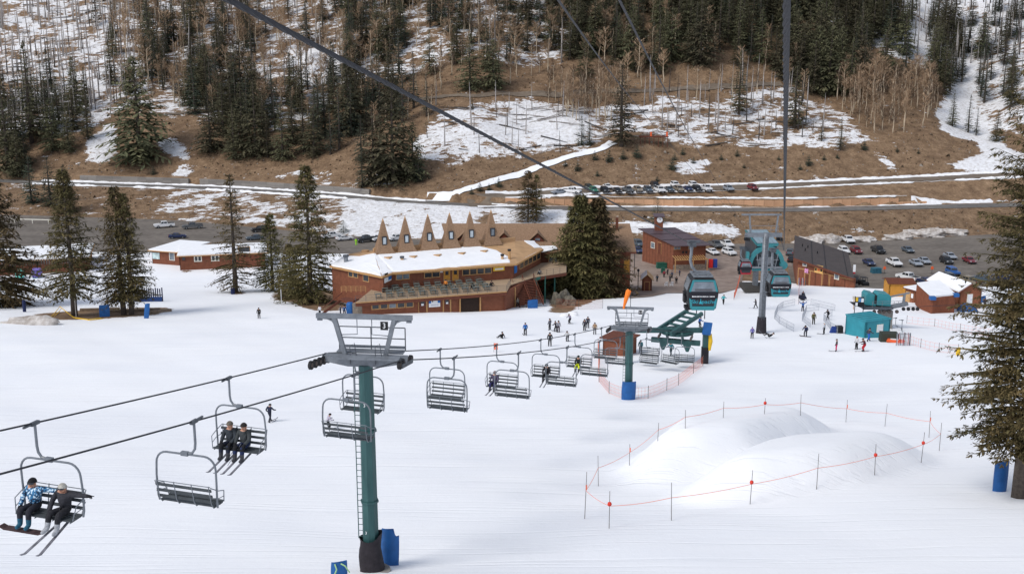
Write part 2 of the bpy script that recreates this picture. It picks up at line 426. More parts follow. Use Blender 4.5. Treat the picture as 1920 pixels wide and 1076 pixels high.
# ------------------------------------------------------------ roads, car parks, plaza
def asphalt(name, c1, c2, streak=0.35):
    m = bpy.data.materials.new(name); m.use_nodes = True
    n, l = m.node_tree.nodes, m.node_tree.links; p = n['Principled BSDF']
    tc = n.new('ShaderNodeTexCoord')
    mp = n.new('ShaderNodeMapping'); mp.inputs['Scale'].default_value = (0.07, 0.16, 1); mp.inputs['Rotation'].default_value = (0, 0, R(14)); l.new(tc.outputs['Object'], mp.inputs[0])
    a = n.new('ShaderNodeTexNoise'); a.inputs['Scale'].default_value = 1.0; a.inputs['Detail'].default_value = 6; l.new(mp.outputs[0], a.inputs[0])
    b = n.new('ShaderNodeTexNoise'); b.inputs['Scale'].default_value = 0.7; b.inputs['Detail'].default_value = 8; l.new(tc.outputs['Object'], b.inputs[0])
    x = n.new('ShaderNodeMath'); x.operation = 'ADD'; l.new(a.outputs['Fac'], x.inputs[0]); l.new(b.outputs['Fac'], x.inputs[1])
    r = n.new('ShaderNodeValToRGB'); r.color_ramp.elements[0].position = 0.40; r.color_ramp.elements[1].position = 0.62
    h = n.new('ShaderNodeMath'); h.operation = 'MULTIPLY'; h.inputs[1].default_value = 0.5; l.new(x.outputs[0], h.inputs[0])
    r.color_ramp.elements[0].color = (*c1, 1); r.color_ramp.elements[1].color = (*c2, 1); l.new(h.outputs[0], r.inputs[0]); l.new(r.outputs[0], p.inputs['Base Color'])
    p.inputs['Roughness'].default_value = 0.8; p.inputs['Specular IOR Level'].default_value = 0.25
    return m
ASPH = asphalt('asphalt_dusty', (0.125, 0.108, 0.092), (0.20, 0.174, 0.148))
ROADM = asphalt('road_asphalt', (0.12, 0.112, 0.103), (0.20, 0.185, 0.168))
DIRTROAD = asphalt('gravel_road', (0.13, 0.10, 0.075), (0.20, 0.16, 0.12))
PLAZAM = asphalt('plaza_paving', (0.20, 0.150, 0.122), (0.31, 0.245, 0.205))
def sheet(name, pts, m, dz=0.05, step=2.5):
    """flat sheet draped on the ground inside a world outline"""
    xs = [p[0] for p in pts]; ys = [p[1] for p in pts]
    X, Y = np.meshgrid(np.arange(min(xs), max(xs) + step, step), np.arange(min(ys), max(ys) + step, step))
    bm = bmesh.new(); vv = [bm.verts.new((p[0], p[1], 0)) for p in pts]; bm.faces.new(vv)
    for axis in (0, 1):
        lo, hi = (min(xs), max(xs)) if axis == 0 else (min(ys), max(ys))
        c = lo + step
        while c < hi:
            co = (c, 0, 0) if axis == 0 else (0, c, 0); no = (1, 0, 0) if axis == 0 else (0, 1, 0)
            bmesh.ops.bisect_plane(bm, geom=bm.verts[:] + bm.edges[:] + bm.faces[:], plane_co=co, plane_no=no); c += step
    co = np.array([v.co[:2] for v in bm.verts]); zz = H(co[:, 0], co[:, 1]) + dz
    for v, z_ in zip(bm.verts, zz): v.co.z = z_
    bmesh.ops.recalc_face_normals(bm, faces=bm.faces)
    for f in bm.faces:
        if f.normal.z < 0: f.normal_flip()
    me = bpy.data.meshes.new(name); bm.to_mesh(me); bm.free(); me.materials.append(m)
    return tag(obj(name, me), kind='structure')
def ribbon(name, xs, yfun, half, m, zfun=None, dz=0.06, kind='structure', jag=0.0, step=None):
    v, f = [], []
    rr = random.Random(hash(name) % 99 if False else len(name))
    for i, x in enumerate(xs):
        y = float(yfun(x)); dy = float(yfun(x + 1) - yfun(x - 1)) / 2; L = math.hypot(1, dy); nx_, ny_ = -dy / L, 1 / L
        for s in (-1, -0.33, 0.33, 1):
            hw = half + (rr.uniform(-jag, jag) if abs(s) == 1 else 0)
            px_, py_ = x + nx_ * hw * s, y + ny_ * hw * s
            z = (zfun(x) if zfun else gz(px_, py_)) + dz
            v.append((px_, py_, z))
        if i:
            for k in range(3):
                a = 4 * (i - 1) + k; f.append((a, a + 4, a + 5, a + 1))
    mb = MB(); mb.add(v, [tuple(reversed(q)) for q in f]); o = mb.build(name, m)
    o.data.flip_normals() if o.data.polygons[0].normal.z < 0 else None
    return tag(o, kind=kind)
xl = np.arange(-300, 300.1, 3.0)
ribbon('road', xl, roadY, 3.3, ROADM, dz=0.10)
ribbon('road', np.arange(-13, 300, 3.0), lambda x: upY(x) + 1.6, 4.9, DIRTROAD, dz=0.14)
lot_r = [tuple(onZ(px, py, 0)[:2]) for px, py in [(1395, 470), (1480, 456), (1560, 455)]]
sheet('parking_lot', [(x, lotY(x) - 0.5) for x in np.arange(52, 230, 4)] + [(230, 262), (165, 252)] + [tuple(G(px, py)[:2]) for px, py in [(1830, 538), (1740, 542), (1640, 541), (1560, 538), (1480, 530), (1478, 498), (1400, 480)]], ASPH, 0.05)
sheet('parking_lot', [(x, lotY(x) - 0.5) for x in np.arange(-260, 51, 5)] + [(51, 268), (10, 268), (-20, 262), (-30, 284), (-260, 292)], ASPH, 0.045)
sheet('plaza', [tuple(G(px, py)[:2]) for px, py in PLAZA], PLAZAM, 0.10, 2.0)

# ploughed snow along the road edges: low irregular ridges
SNOWB = mat('ploughed_snow', (0.70, 0.69, 0.69), scale=1.2, rough=0.9, col2=(0.86, 0.86, 0.87), bump=0.6, bscale=3, spec=0.1)
def snow_bank(xs, yfun, wfun, hgt, seed, name='snow_bank'):
    rr = random.Random(seed); v, f = [], []
    ph = rr.uniform(0, 9)
    for i, x in enumerate(xs):
        y = float(yfun(x)); wd = max(0.05, wfun(x)) * (0.75 + 0.35 * math.sin(x * 0.5 + ph) * math.sin(x * 0.17 + ph * 2) + rr.uniform(-0.15, 0.15))
        hh = hgt * (0.7 + rr.uniform(0, 0.6)) * min(1, wd / 0.6)
        jy = rr.uniform(-0.25, 0.25)
        for s, q in ((-1, -0.06), (-0.55, 0.75), (0.1, 1.0), (0.65, 0.6), (1, -0.06)):
            yy = y + jy + s * wd
            v.append((x, yy, gz(x, yy) + 0.12 + q * hh))
        if i:
            for k in range(4):
                a = 5 * (i - 1) + k; f.append((a, a + 1, a + 6, a + 5))
    mb = MB(); mb.add(v, [tuple(reversed(q)) for q in f]); o = mb.build(name, SNOWB, smooth=True)
    return tag(o, kind='structure')
def steps(a, b, s=1.0): return np.arange(a, b, s)
gap = lambda x, k, t: 1.0 if math.sin(x * 0.21 + k) + math.sin(x * 0.083 + 2 * k) > t else 0.15
snow_bank(steps(-160, -40), lambda x: roadY(x) - 4.0, lambda x: 0.9 * gap(x, 1, -0.7), 0.5, 1)
snow_bank(steps(-160, -25), lambda x: roadY(x) + 3.9, lambda x: 0.8, 0.5, 2)
snow_bank(steps(-6, 128), lambda x: roadY(x) + 4.0, lambda x: 0.55 * gap(x, 2, -0.3), 0.4, 3)
snow_bank(steps(118, 170), lambda x: roadY(x) + 5.2, lambda x: 0.9 * gap(x, 5, -0.4), 0.4, 4)
snow_bank(steps(-10, 175), lambda x: upY(x) - 4.2, lambda x: 0.55 * gap(x, 3, -0.9), 0.45, 5)
snow_bank(steps(-8, 165), lambda x: upY(x) + 7.2 - 1.2 * float(sstep(64, 90, x)), lambda x: 0.9 + 0.9 * float(sstep(60, 150, x)), 0.6, 6)
snow_bank(steps(-2, 118), lambda x: roadY(x) + 6.5, lambda x: 0.8 * gap(x, 4, -0.5), 0.3, 7)
snow_bank(steps(20, 52), lambda x: roadY(x) - 14, lambda x: 2.2, 0.3, 8)
# ------------------------------------------------------------ shared materials
GREEN = mat('tower_green_paint', (0.018, 0.062, 0.064), scale=1.6, rough=0.5, spec=0.4, col2=(0.034, 0.098, 0.096), stretch=(2.2, 2.2, 0.35), bump=0.15, bscale=6)
STEEL = mat('galvanised_steel', (0.20, 0.215, 0.235), var=0.22, scale=2.5, rough=0.5, metal=0.35)
STEELD = mat('dark_weathered_steel', (0.085, 0.093, 0.105), var=0.25, scale=3, rough=0.55, metal=0.3)
RUBBER = mat('black_rubber', (0.022, 0.021, 0.022), var=0.3, scale=4, rough=0.8)
RUST = mat('sheave_steel_rusty', (0.055, 0.048, 0.046), var=0.3, scale=6, rough=0.7, col2=(0.12, 0.085, 0.07))
ROPE = mat('steel_rope', (0.020, 0.021, 0.027), var=0.3, scale=12, rough=0.65)
GREYPAINT = mat('grey_painted_tube', (0.15, 0.165, 0.185), var=0.15, scale=4, rough=0.45, spec=0.5)
SLAT = mat('dark_slat', (0.055, 0.063, 0.068), var=0.25, scale=3, rough=0.6)
BLUEPAD = mat('blue_vinyl_pad', (0.010, 0.095, 0.30), var=0.18, scale=1.6, rough=0.55, bump=0.35, bscale=2.2, spec=0.4)
BLACKPAD = mat('black_canvas_sleeve', (0.026, 0.022, 0.026), var=0.3, scale=3, rough=0.85, bump=0.7, bscale=4)
WHITE = mat('white_paint', (0.78, 0.78, 0.78), var=0.05, rough=0.6)
BLACK = mat('black_paint', (0.012, 0.012, 0.014), var=0.2, rough=0.55)
ORANGE = mat('orange_plastic', (0.78, 0.13, 0.04), var=0.12, rough=0.6)
PINKROPE = mat('orange_pink_rope', (0.80, 0.21, 0.13), var=0.1, rough=0.7)
YELLOW = mat('yellow_foam', (0.75, 0.47, 0.03), var=0.12, rough=0.7)
BAMBOO = mat('bamboo_cane', (0.085, 0.068, 0.06), var=0.3, scale=8, rough=0.7)
TEAL = mat('teal_paint', (0.020, 0.205, 0.235), var=0.10, scale=1.2, rough=0.4, spec=0.5)
TEAL2 = mat('teal_cladding', (0.025, 0.24, 0.295), var=0.12, scale=0.8, rough=0.55, spec=0.4)
CONC = mat('concrete', (0.24, 0.225, 0.205), var=0.2, scale=1.5, rough=0.85, stretch=(1, 1, 0.25))
GLASS = mat('dark_window_glass', (0.022, 0.026, 0.032), var=0.45, scale=1.3, rough=0.12, spec=0.6)
GLASSL = mat('pale_window_glass', (0.16, 0.19, 0.22), var=0.35, scale=1.1, rough=0.15, spec=0.6)
SNOWM = mat('roof_snow', (0.80, 0.81, 0.83), var=0.03, scale=0.6, rough=0.9, bump=0.3, bscale=1.2, spec=0.1, col2=(0.88, 0.885, 0.895))

def text_mesh(txt, size, m, depth=0.01, align='CENTER'):
    cu = bpy.data.curves.new('lettering', 'FONT'); cu.body = txt; cu.size = size; cu.align_x = align; cu.align_y = 'CENTER'; cu.extrude = depth
    o = bpy.data.objects.new('lettering', cu); COL.objects.link(o)
    dg = bpy.context.evaluated_depsgraph_get(); me = bpy.data.meshes.new_from_object(o.evaluated_get(dg))
    bpy.data.objects.remove(o); me.materials.clear(); me.materials.append(m); return me
def lettering(txt, size, m, parent, loc, rot, depth=0.01, name='lettering', bold=1.0):
    o = obj(name, text_mesh(txt, size, m, depth), parent, loc); o.rotation_euler = rot; o.scale.x = bold; return o

# ------------------------------------------------------------ retaining walls beside the road
GAB = mat('gabion_stone', (0.16, 0.145, 0.13), scale=6, rough=0.95, col2=(0.30, 0.275, 0.25), bump=1.0, bscale=5, rnd=0.18)
def wall_along(name, label, cat, x0, x1, yoff, pl, heights, thick, m, piece, gapw=0.03, cap=None):
    t = thing(name, label, cat, gnd(x0, float(roadY(x0)) + yoff))
    base = t.location; x = x0; meshes = {}
    rr = random.Random(int(x0 * 7) + 3)
    while x < x1 - pl * 0.5:
        xm = x + pl / 2; y = float(roadY(xm)) + yoff; dy = float(roadY(x + pl) - roadY(x)) / pl
        z = gz(xm, y - 1.0) - 0.05
        zc = z
        for i, hgt in enumerate(heights):
            if hgt not in meshes:
                b = MB(); b.box((0, 0, hgt / 2), (pl * 1.0 - gapw, thick, hgt - 0.03)); meshes[hgt] = b.mesh(piece, m)
            o = obj(piece, meshes[hgt], t, (xm - base.x, y - base.y + 0.12 * i + rr.uniform(-0.04, 0.04), zc - base.z), math.atan(dy))
            o.scale.x = 1 / math.cos(math.atan(dy)); zc += hgt
        x += pl
    return t
wall_along('gabion_wall', 'grey stone gabion wall beside the road, leftmost section above the car park', 'wall', -146, -106, 4.9, 3.0, [0.75, 0.75, 0.75], 1.0, GAB, 'stone_basket')
wall_along('gabion_wall', 'grey stone gabion wall beside the road, middle section right of the snowy gap', 'wall', -103, -74, 4.9, 3.0, [0.75, 0.75, 0.75], 1.0, GAB, 'stone_basket')
wall_along('gabion_wall', 'grey stone gabion wall beside the road, right end behind the tall spruce', 'wall', -74, -44, 4.9, 3.0, [0.75, 0.75, 0.7], 1.0, GAB, 'stone_basket')
PANEL = mat('tan_wall_panel', (0.52, 0.285, 0.16), scale=0.9, rough=0.85, col2=(0.64, 0.39, 0.235), rnd=0.12, stretch=(1, 1, 0.3))
wall_along('panel_retaining_wall', 'long tan retaining wall of panels beside the road below the parked cars', 'wall', -2, 113, 5.0, 2.9, [2.1], 0.25, PANEL, 'panel', gapw=0.10)
wall_along('panel_retaining_wall', 'low right end of the tan panel wall, half height', 'wall', 113.2, 123, 5.0, 2.4, [1.0], 0.25, PANEL, 'panel', gapw=0.10)

# ------------------------------------------------------------ chairlift: two towers, bottom terminal, ropes, chairs
T1 = G(697, 1068); T2 = G(1178, 747)
LU = Vector((T2.x - T1.x, T2.y - T1.y, 0)).normalized()       # along the line, away from the camera (downhill)
LN = Vector((LU.y, -LU.x, 0))                                   # across the line, to the right
LANG = math.atan2(LU.y, LU.x) - PI / 2                          # rotation so that local +Y is downhill
HALF = 1.9
R1 = onY(690, 668, T1.y).z; R2 = onY(1180, 613, T2.y).z

def make_tower(name, label, base, rope_z, num, pad, mast_w=0.62):
    t = thing(name, label, 'lift tower', base, LANG * 0.35)
    h = rope_z - base.z
    b = MB()
    # octagonal tapered mast
    b.tube([(0, 0, -0.8), (0, 0, h - 0.40)], [mast_w * 0.66, mast_w * 0.56], 8); b.build('mast', GREEN, t)
    for zf_ in (3.6, 7.2):
        if zf_ < h - 1.5: b = MB(); b.cyl((0, 0, zf_), (0, 0, zf_ + 0.10), mast_w * 0.72, n=8); b.build('flange', GREEN, t)
    b = MB(); xl_ = -mast_w * 0.5 - 0.27
    for x in (xl_, xl_ + 0.32): b.bar((x, -0.05, 1.7), (x, -0.05, h - 0.3), 0.035, 0.05)
    z = 1.8
    while z < h - 0.4: b.cyl((xl_, -0.05, z), (xl_ + 0.34, -0.05, z), 0.016, n=5); z += 0.31
    for z in np.arange(2.0, h - 1, 2.4): b.bar((xl_ + 0.3, -0.05, z), (-mast_w * 0.4, 0, z + 0.15), 0.05, 0.05)
    b.build('ladder', GREEN, t)
    # crossarm: deep tapered box girder
    P = [(-2.0, h - 0.22), (-0.8, h - 0.45), (0.8, h - 0.45), (2.0, h - 0.22), (2.0, h + 0.06), (-2.0, h + 0.06)]
    b = MB(); b.prism([(x, -0.22, z) for x, z in P], (0, 0.44, 0)); b.build('crossarm', STEEL, t)
    # working platform and railing on the arm
    b = MB(); b.box((0.15, -0.55, h + 0.10), (3.2, 0.6, 0.06)); b.box((0.15, 0.55, h + 0.10), (3.2, 0.6, 0.06)); b.bar((-1.45, 0.84, h + 0.24), (1.75, 0.84, h + 0.24), 0.03, 0.14); b.build('platform', STEEL, t)
    b = MB()
    for y in (0.84,):
        for x in (-1.45, 0.1, 1.75): b.cyl((x, y, h + 0.1), (x, y, h + 1.2), 0.028, n=6)
        for z in (0.66, 1.2): b.cyl((-1.45, y, h + z), (1.75, y, h + z), 0.028, n=6)
    for x in (-0.65, 0.55):
        b.tube([(x, -0.3, h - 0.3), (x, -0.3, h + 0.55), (x + 0.22, -0.3, h + 0.72), (x + 0.3, -0.3, h + 0.1)], 0.02, 5)
    b.build('railing', STEELD, t)
    # lifting frame: two slanted legs, top beam, brackets
    b = MB()
    tz = h + 1.92
    for s in (-1, 1):
        b.bar((s * 0.95, 0, h + 0.0), (s * 1.42, 0, tz - 0.1), 0.20, 0.20, up=(0, 1, 0))
        b.tube([(s * 1.36, 0, tz - 0.45), (s * 1.52, 0, tz - 0.22), (s * 1.75, 0, tz - 0.12), (s * 2.05, 0, tz - 0.1)], 0.06, 6)
        b.tube([(s * 0.35, 0, tz - 0.08), (s * 0.35, 0, tz - 0.85), (s * 1.2, 0, tz - 0.9)], 0.024, 6)
        b.cyl((s * 2.0, 0, tz - 0.19), (s * 2.24, 0, tz - 0.19), 0.055, n=8)
    b.bar((-2.28, 0, tz), (2.28, 0, tz), 0.20, 0.22); b.build('lifting_frame', STEEL, t)
    # sheave trains, left one carrying the uphill rope
    for s, k in ((-1, 8), (1, 4)):
        slope = 0.12 if s < 0 else 0.06
        b = MB(); L = 0.42 * (k - 1)
        b.bar((s * HALF + s * 0.10, -L / 2, h - 0.28 + slope * L / 2), (s * HALF + s * 0.10, L / 2, h - 0.28 - slope * L / 2), 0.07, 0.2)
        tr = b.build('sheave_train', STEELD, t)
        a_ = LANG * 0.65; c0 = Vector((s * HALF, 0, 0)); tr.rotation_euler = (0, 0, a_); tr.location = c0 - Matrix.Rotation(a_, 3, 'Z') @ c0
        for i in range(k):
            y = -L / 2 + i * 0.42; zz = h - 0.20 - slope * y - 0.03 * abs(y)
            w_ = MB(); w_.cyl((-0.06, 0, 0), (0.06, 0, 0), 0.21, n=14); w_.cyl((-0.075, 0, 0), (0.075, 0, 0), 0.11, n=10, mi=1)
            obj('sheave', w_.mesh('sheave', [RUBBER, RUST]), tr, (s * HALF, y, zz))
    sg = MB(); sg.box((0.98, -0.16, h + 1.55), (0.36, 0.03, 0.40)); so_ = sg.build('number_sign', BLACK, t)
    for q_, ch_ in enumerate(num): lettering(ch_, 0.36, WHITE, so_, (0.98 + (q_ - (len(num) - 1) / 2) * 0.15, -0.18, h + 1.55), (R(90), 0, 0), 0.004, bold=0.9)
    return t
t1 = make_tower('chairlift_tower', 'tall green chairlift tower in front with grey crossarm, black sleeve at its foot', T1, R1, '3', None)
h1 = R1 - T1.z
lettering('3', 0.20, WHITE, t1, (-0.12, -0.43, 2.15), (R(90), 0, 0), 0.004)
lettering('3', 0.22, WHITE, t1, (-0.02, -0.40, h1 - 2.3), (R(90), 0, 0), 0.004)
# black canvas sleeve tied round the mast foot
b = MB(); rr = random.Random(3)
prof = [(-0.4, 0.70), (0.0, 0.62), (0.35, 0.60), (0.8, 0.56), (1.2, 0.53), (1.5, 0.50), (1.72, 0.55)]
n_ = 16
vv = []
for i, (z, r) in enumerate(prof):
    for j in range(n_):
        a = 2 * PI * j / n_; q = r * (1 + 0.08 * math.sin(3 * a + i) + rr.uniform(-0.04, 0.04))
        vv.append((q * math.cos(a), q * math.sin(a), z + (0.30 * max(0, math.cos(a - 0.3)) if i == len(prof) - 1 else 0)))
ff = [(i * n_ + j, i * n_ + (j + 1) % n_, (i + 1) * n_ + (j + 1) % n_, (i + 1) * n_ + j) for i in range(len(prof) - 1) for j in range(n_)]
b.add(vv, ff); b.build('sleeve', BLACKPAD, t1, smooth=True)
b = MB(); b.cyl((0.2, -0.1, -0.5), (0.2, -0.1, 0.10), 0.85, 0.75, n=18); b.build('concrete_foot', CONC, t1)
t2 = make_tower('chairlift_tower', 'smaller green chairlift tower with blue padded foot beside the bottom terminal', T2, R2, '11', None)
# windsock mast on the second tower
b = MB(); b.cyl((0, 0, R2 - T2.z + 1.9), (0, 0, R2 - T2.z + 3.6), 0.03, n=6); b.build('mast_pole', STEELD, t2)
def bent_pad(name, label, px, py, wd, hgt, lean=0.0, rz=0.0, m=BLUEPAD, notch=False, curve=0.5, strap=None):
    """free-standing curved crash pad: thick bent mat"""
    p0 = G(px, py); t = thing(name, label, 'crash pad', p0, rz)
    n_ = 11; outer, inner = [], []
    for i in range(n_):
        a = (i / (n_ - 1) - 0.5) * curve * 2; rad = wd / (2 * math.sin(max(curve, 0.05))) if curve > 0.05 else 99
        x = rad * math.sin(a); y = -rad * math.cos(a) + rad
        outer.append((x, y)); inner.append((x * 0.94, y + 0.12))
    ring = outer + inner[::-1]; k = len(ring); vs_ = []
    for lv in range(7):
        z = hgt * lv / 6.0
        for i, (x, y) in enumerate(ring):
            zz = z
            u = x / wd + 0.5
            if lv == 6: zz += 0.10 * math.sin(u * PI * 0.8) - (0.42 if notch and u > 0.72 else 0)
            bul = 1 + 0.05 * math.sin(lv / 6 * PI)
            vs_.append((x * bul + lean * zz, y - 0.3 * wd * 0, zz))
    fs_ = [(l * k + i, l * k + (i + 1) % k, (l + 1) * k + (i + 1) % k, (l + 1) * k + i) for l in range(6) for i in range(k)]
    fs_ += [tuple(6 * k + i for i in range(k)), tuple(reversed(range(k)))]
    b = MB(); b.add(vs_, fs_); b.build('pad', m, t, (0, 0, -0.1), smooth=False)
    if strap:
        b = MB()
        for q in strap: b.tube(q, 0.035, 5)
        b.build('strap', mat('pale_green_strap', (0.35, 0.55, 0.25), rough=0.7), t)
    return t
bent_pad('crash_pad', 'tall blue crash pad with cut-out corner standing beside the front chairlift tower', 729, 1060, 0.9, 1.95, 0.03, R(-8), notch=True, curve=0.9)
bent_pad('crash_pad', 'blue crash pad with pale green straps cut by the bottom edge', 636, 1085, 0.75, 0.85, 0.03, R(10), curve=0.9,
         strap=[[(-0.18, -0.02, 0.8), (-0.1, -0.1, 0.55), (-0.25, -0.12, 0.2)], [(0.1, -0.02, 0.8), (0.3, -0.1, 0.7), (0.5, -0.1, 0.35)]])
bent_pad('crash_pad', 'blue crash pad wrapped round the foot of the second chairlift tower', 1178, 750, 1.35, 1.85, 0.03, R(-5), curve=1.1)
bent_pad('crash_pad', 'blue crash pad leaning on the big spruce at the right edge', 1878, 922, 0.9, 2.05, 0.0, R(5), curve=1.0)

# ropes -----------------------------------------------------------------
Y3 = 131.0
T3 = Vector((T2.x + LU.x / LU.y * (Y3 - T2.y) + 0.6, Y3, 0)); T3.z = gz(T3.x, T3.y)
R3 = onY(1250, 622, Y3).z
T0 = Vector((T1.x, T1.y, 0)) - LU * 62; R0 = R1 + 62 * 0.185
def rope_pts(s):
    P = []
    for a, za, b_, zb, sag in ((T0, R0, T1, R1, 0.5), (T1, R1, T2, R2, 0.62), (T2, R2, T3, R3 + 0.2, 0.15)):
        for i in range(25):
            q = i / 24.0
            p = Vector((a.x, a.y, 0)).lerp(Vector((b_.x, b_.y, 0)), q) + LN * (HALF * s)
            P.append(Vector((p.x, p.y, za + (zb - za) * q - sag * 4 * q * (1 - q))))
    return P
ROPE_L, ROPE_R = rope_pts(-1), rope_pts(1)
b = MB(); b.tube(ROPE_L, 0.030, 6)
# the two runs of the same spliced rope, joined round the return wheel
arc = [T3 + LN * (HALF * math.cos(a)) * -1 + LU * (HALF * math.sin(a)) for a in np.linspace(0, PI, 13)]
b.tube([Vector((p.x, p.y, R3 + 0.2)) for p in arc], 0.03, 6); b.tube(ROPE_R, 0.030, 6)
tag(b.build('haul_rope', ROPE), 'thin dark haul rope of the chairlift, two strands running to lower left', 'rope')

# chair -----------------------------------------------------------------
def make_chair():
    t = thing('lift_chair', 'x', 'lift chair')
    b = MB(); b.tube([(0, 0, -0.02), (0, 0, -0.75), (-0.03, 0, -0.95), (-0.14, 0, -1.10), (-0.40, 0, -1.15)], 0.045, 7); b.build('hanger', GREYPAINT, t)
    b = MB(); b.box((0, 0, -0.01), (0.11, 0.34, 0.11)); b.box((0, 0.30, 0.0), (0.06, 0.40, 0.06)); b.build('grip', STEELD, t)
    x0 = -0.42
    b = MB(); b.box((x0, 0, -1.15), (0.26, 0.13, 0.14)); b.build('clamp', GREYPAINT, t)
    pts = []; W, zt, zb = 1.12, -1.17, -2.72
    for s in (-1, 1):
        side = [(x0 + s * 0.1, 0, zt)] + [(x0 + s * (W - 0.42 + 0.42 * math.sin(a)), 0, zt - 0.42 + 0.42 * math.cos(a) + 0.0) for a in np.linspace(0, PI / 2, 6)] + [(x0 + s * (W + 0.015), -0.02, -2.0), (x0 + s * W, -0.02, zb), (x0 + s * (W - 0.02), 0.02, -2.9)]
        pts.append(side)
    b = MB()
    for sd_ in pts: b.tube(sd_, 0.036, 7)
    b.build('bail', GREYPAINT, t)
    for i, (y, z) in enumerate(((0.02, -2.86), (0.17, -2.88), (0.32, -2.89), (0.46, -2.86))):
        b = MB(); b.box((x0, y, z), (2.06, 0.125, 0.045)); b.build('seat_slat', SLAT, t)
    for y, z in ((-0.12, -2.68), (-0.17, -2.46), (-0.22, -2.24)):
        b = MB(); b.box((x0, y, z), (2.1, 0.035, 0.10), mtx=Matrix.Rotation(R(12), 3, 'X')); b.build('back_slat', SLAT, t)
    b = MB()
    for x in (-0.98, -0.33, 0.33, 0.98):
        b.tube([(x0 + x, -0.26, -2.08), (x0 + x, -0.14, -2.75), (x0 + x, -0.03, -2.92), (x0 + x, 0.50, -2.93)], 0.018, 5)
    b.tube([(x0 - 1.03, -0.25, -2.10), (x0 + 1.03, -0.25, -2.10)], 0.016, 5)
    for s in (-1, 1):
        b.tube([(x0 + s * 1.05, -0.27, -2.12), (x0 + s * 1.16, 0.0, -2.30), (x0 + s * 1.15, 0.35, -2.42), (x0 + s * 1.06, 0.46, -2.86)], 0.018, 5)
        b.tube([(x0 + s * 1.05, -0.2, -2.5), (x0 + s * 1.15, 0.05, -2.58), (x0 + s * 1.08, 0.44, -2.66)], 0.014, 5)
    b.build('seat_frame', GREYPAINT, t)
    return t
CHAIR = make_chair()
def rope_at(pts, px):
    """point of a rope whose picture column is px"""
    best = None
    for a, c in zip(pts[:-1], pts[1:]):
        xa, _, da = proj(*a); xb, _, db = proj(*c)
        if da > 1 and db > 1 and (xa - px) * (xb - px) <= 0 and abs(xb - xa) > 1e-6:
            q = (px - xa) / (xb - xa); return a.lerp(c, float(q))
    return None
CHAIRS = {}
first = [True]
def place_chair(key, rope, px, label, uphill):
    p = rope_at(rope, px)
    if p is None: print('no rope at', px); return
    c = CHAIR if first[0] else copy_tree(CHAIR); first[0] = False
    c.location = p; c.rotation_euler = (0, 0, LANG + (PI if uphill else 0)); c['label'] = label; c['group'] = 'chairs on the chairlift line'
    CHAIRS[key] = c; return c
up, dn = ROPE_L, ROPE_R
place_chair('a', up, 63, 'four-seat chair nearest at lower left carrying the blue-jacket snowboarder and a skier pointing', True)
place_chair('b', dn, 362, 'empty four-seat chair left of the front tower, dark back slats seen from behind', False)
place_chair('c', up, 428, 'four-seat chair carrying two skiers in dark grey jackets', True)
place_chair('d', dn, 664, 'empty four-seat chair hanging right in front of the green front tower mast', False)
place_chair('e', up, 664, 'empty four-seat chair half hidden behind the green front tower mast', True)
place_chair('f', up, 825, 'empty upper chair of the overlapping pair just right of the front tower', True)
place_chair('g', dn, 851, 'empty lower chair of the overlapping pair just right of the front tower', False)
place_chair('h', up, 931, 'chair with one rider in purple-blue trousers seated, just below the orange flag', True)
place_chair('i', dn, 972, 'empty chair below the rider in purple-blue trousers', False)
place_chair('j', up, 1014, 'chair carrying one rider in black slumped at its right half', True)
place_chair('k', dn, 1063, 'empty chair just right of the rider in black', False)
place_chair('l', up, 1078, 'chair carrying the rider in bright yellow trousers', True)
place_chair('m', dn, 1124, 'empty chair left of the second tower, in front of the orange netting', False)
place_chair('n', up, 1128, 'empty chair in front of the brown lift hut', True)
def loading_chair(px, py, label, rz, key, dep):
    p = onD(px, py, dep); c = copy_tree(CHAIR); c.location = p; c.rotation_euler = (0, 0, rz); c['label'] = label; c['group'] = 'chairs on the chairlift line'; CHAIRS[key] = c
loading_chair(1163, 633, 'empty chair passing just behind the mast of the second tower', LANG, 'o', 117)
loading_chair(1213, 618, 'empty chair at the terminal left of the loading riders', LANG + PI, 'p', 129)
loading_chair(1212, 634, 'pale empty chair low beside the loading ramp, under the terminal', LANG + PI * 0.97, 'q', 133)
loading_chair(1252, 632, 'chair swinging round the return wheel with the loading skier in teal', LANG + PI * 0.9, 'r', 130)
loading_chair(1278, 632, 'rightmost chair of the terminal, next to the portal post', LANG + PI * 1.04, 's', 132)

# bottom terminal ---------------------------------------------------------
tm = thing('lift_terminal', 'dark green steel bottom terminal of the chairlift with slanted rails and portal beam', 'lift terminal', T3, LANG)
hz = R3 - T3.z
PL, PR = G(1200, 688), G(1321, 681)
def loc_(p): return Matrix.Rotation(-LANG, 3, 'Z') @ (Vector(p) - T3)
zb_ = onY(1320, 622, PR.y).z - T3.z
b = MB(); q = loc_(PR); b.box((q.x, q.y, (zb_ + q.z - 1) / 2), (0.62, 0.62, zb_ - q.z + 1), rz=-LANG); b.build('post', GREEN, tm)
b = MB(); b.box((q.x, q.y, q.z + 0.8), (0.78, 0.78, 2.4), rz=-LANG); b.build('post_pad', BLACKPAD, tm)
ql = loc_(Vector((PR.x - 9.2, PR.y, PL.z))); b = MB(); b.box((ql.x, ql.y, (zb_ + ql.z - 1) / 2), (0.6, 0.6, zb_ - ql.z + 1), rz=-LANG); b.build('post', GREEN, tm)
b = MB(); b.bar((ql.x, ql.y, zb_ + 0.2), (q.x, q.y, zb_ + 0.2), 0.45, 0.55); b.build('portal_beam', GREEN, tm)
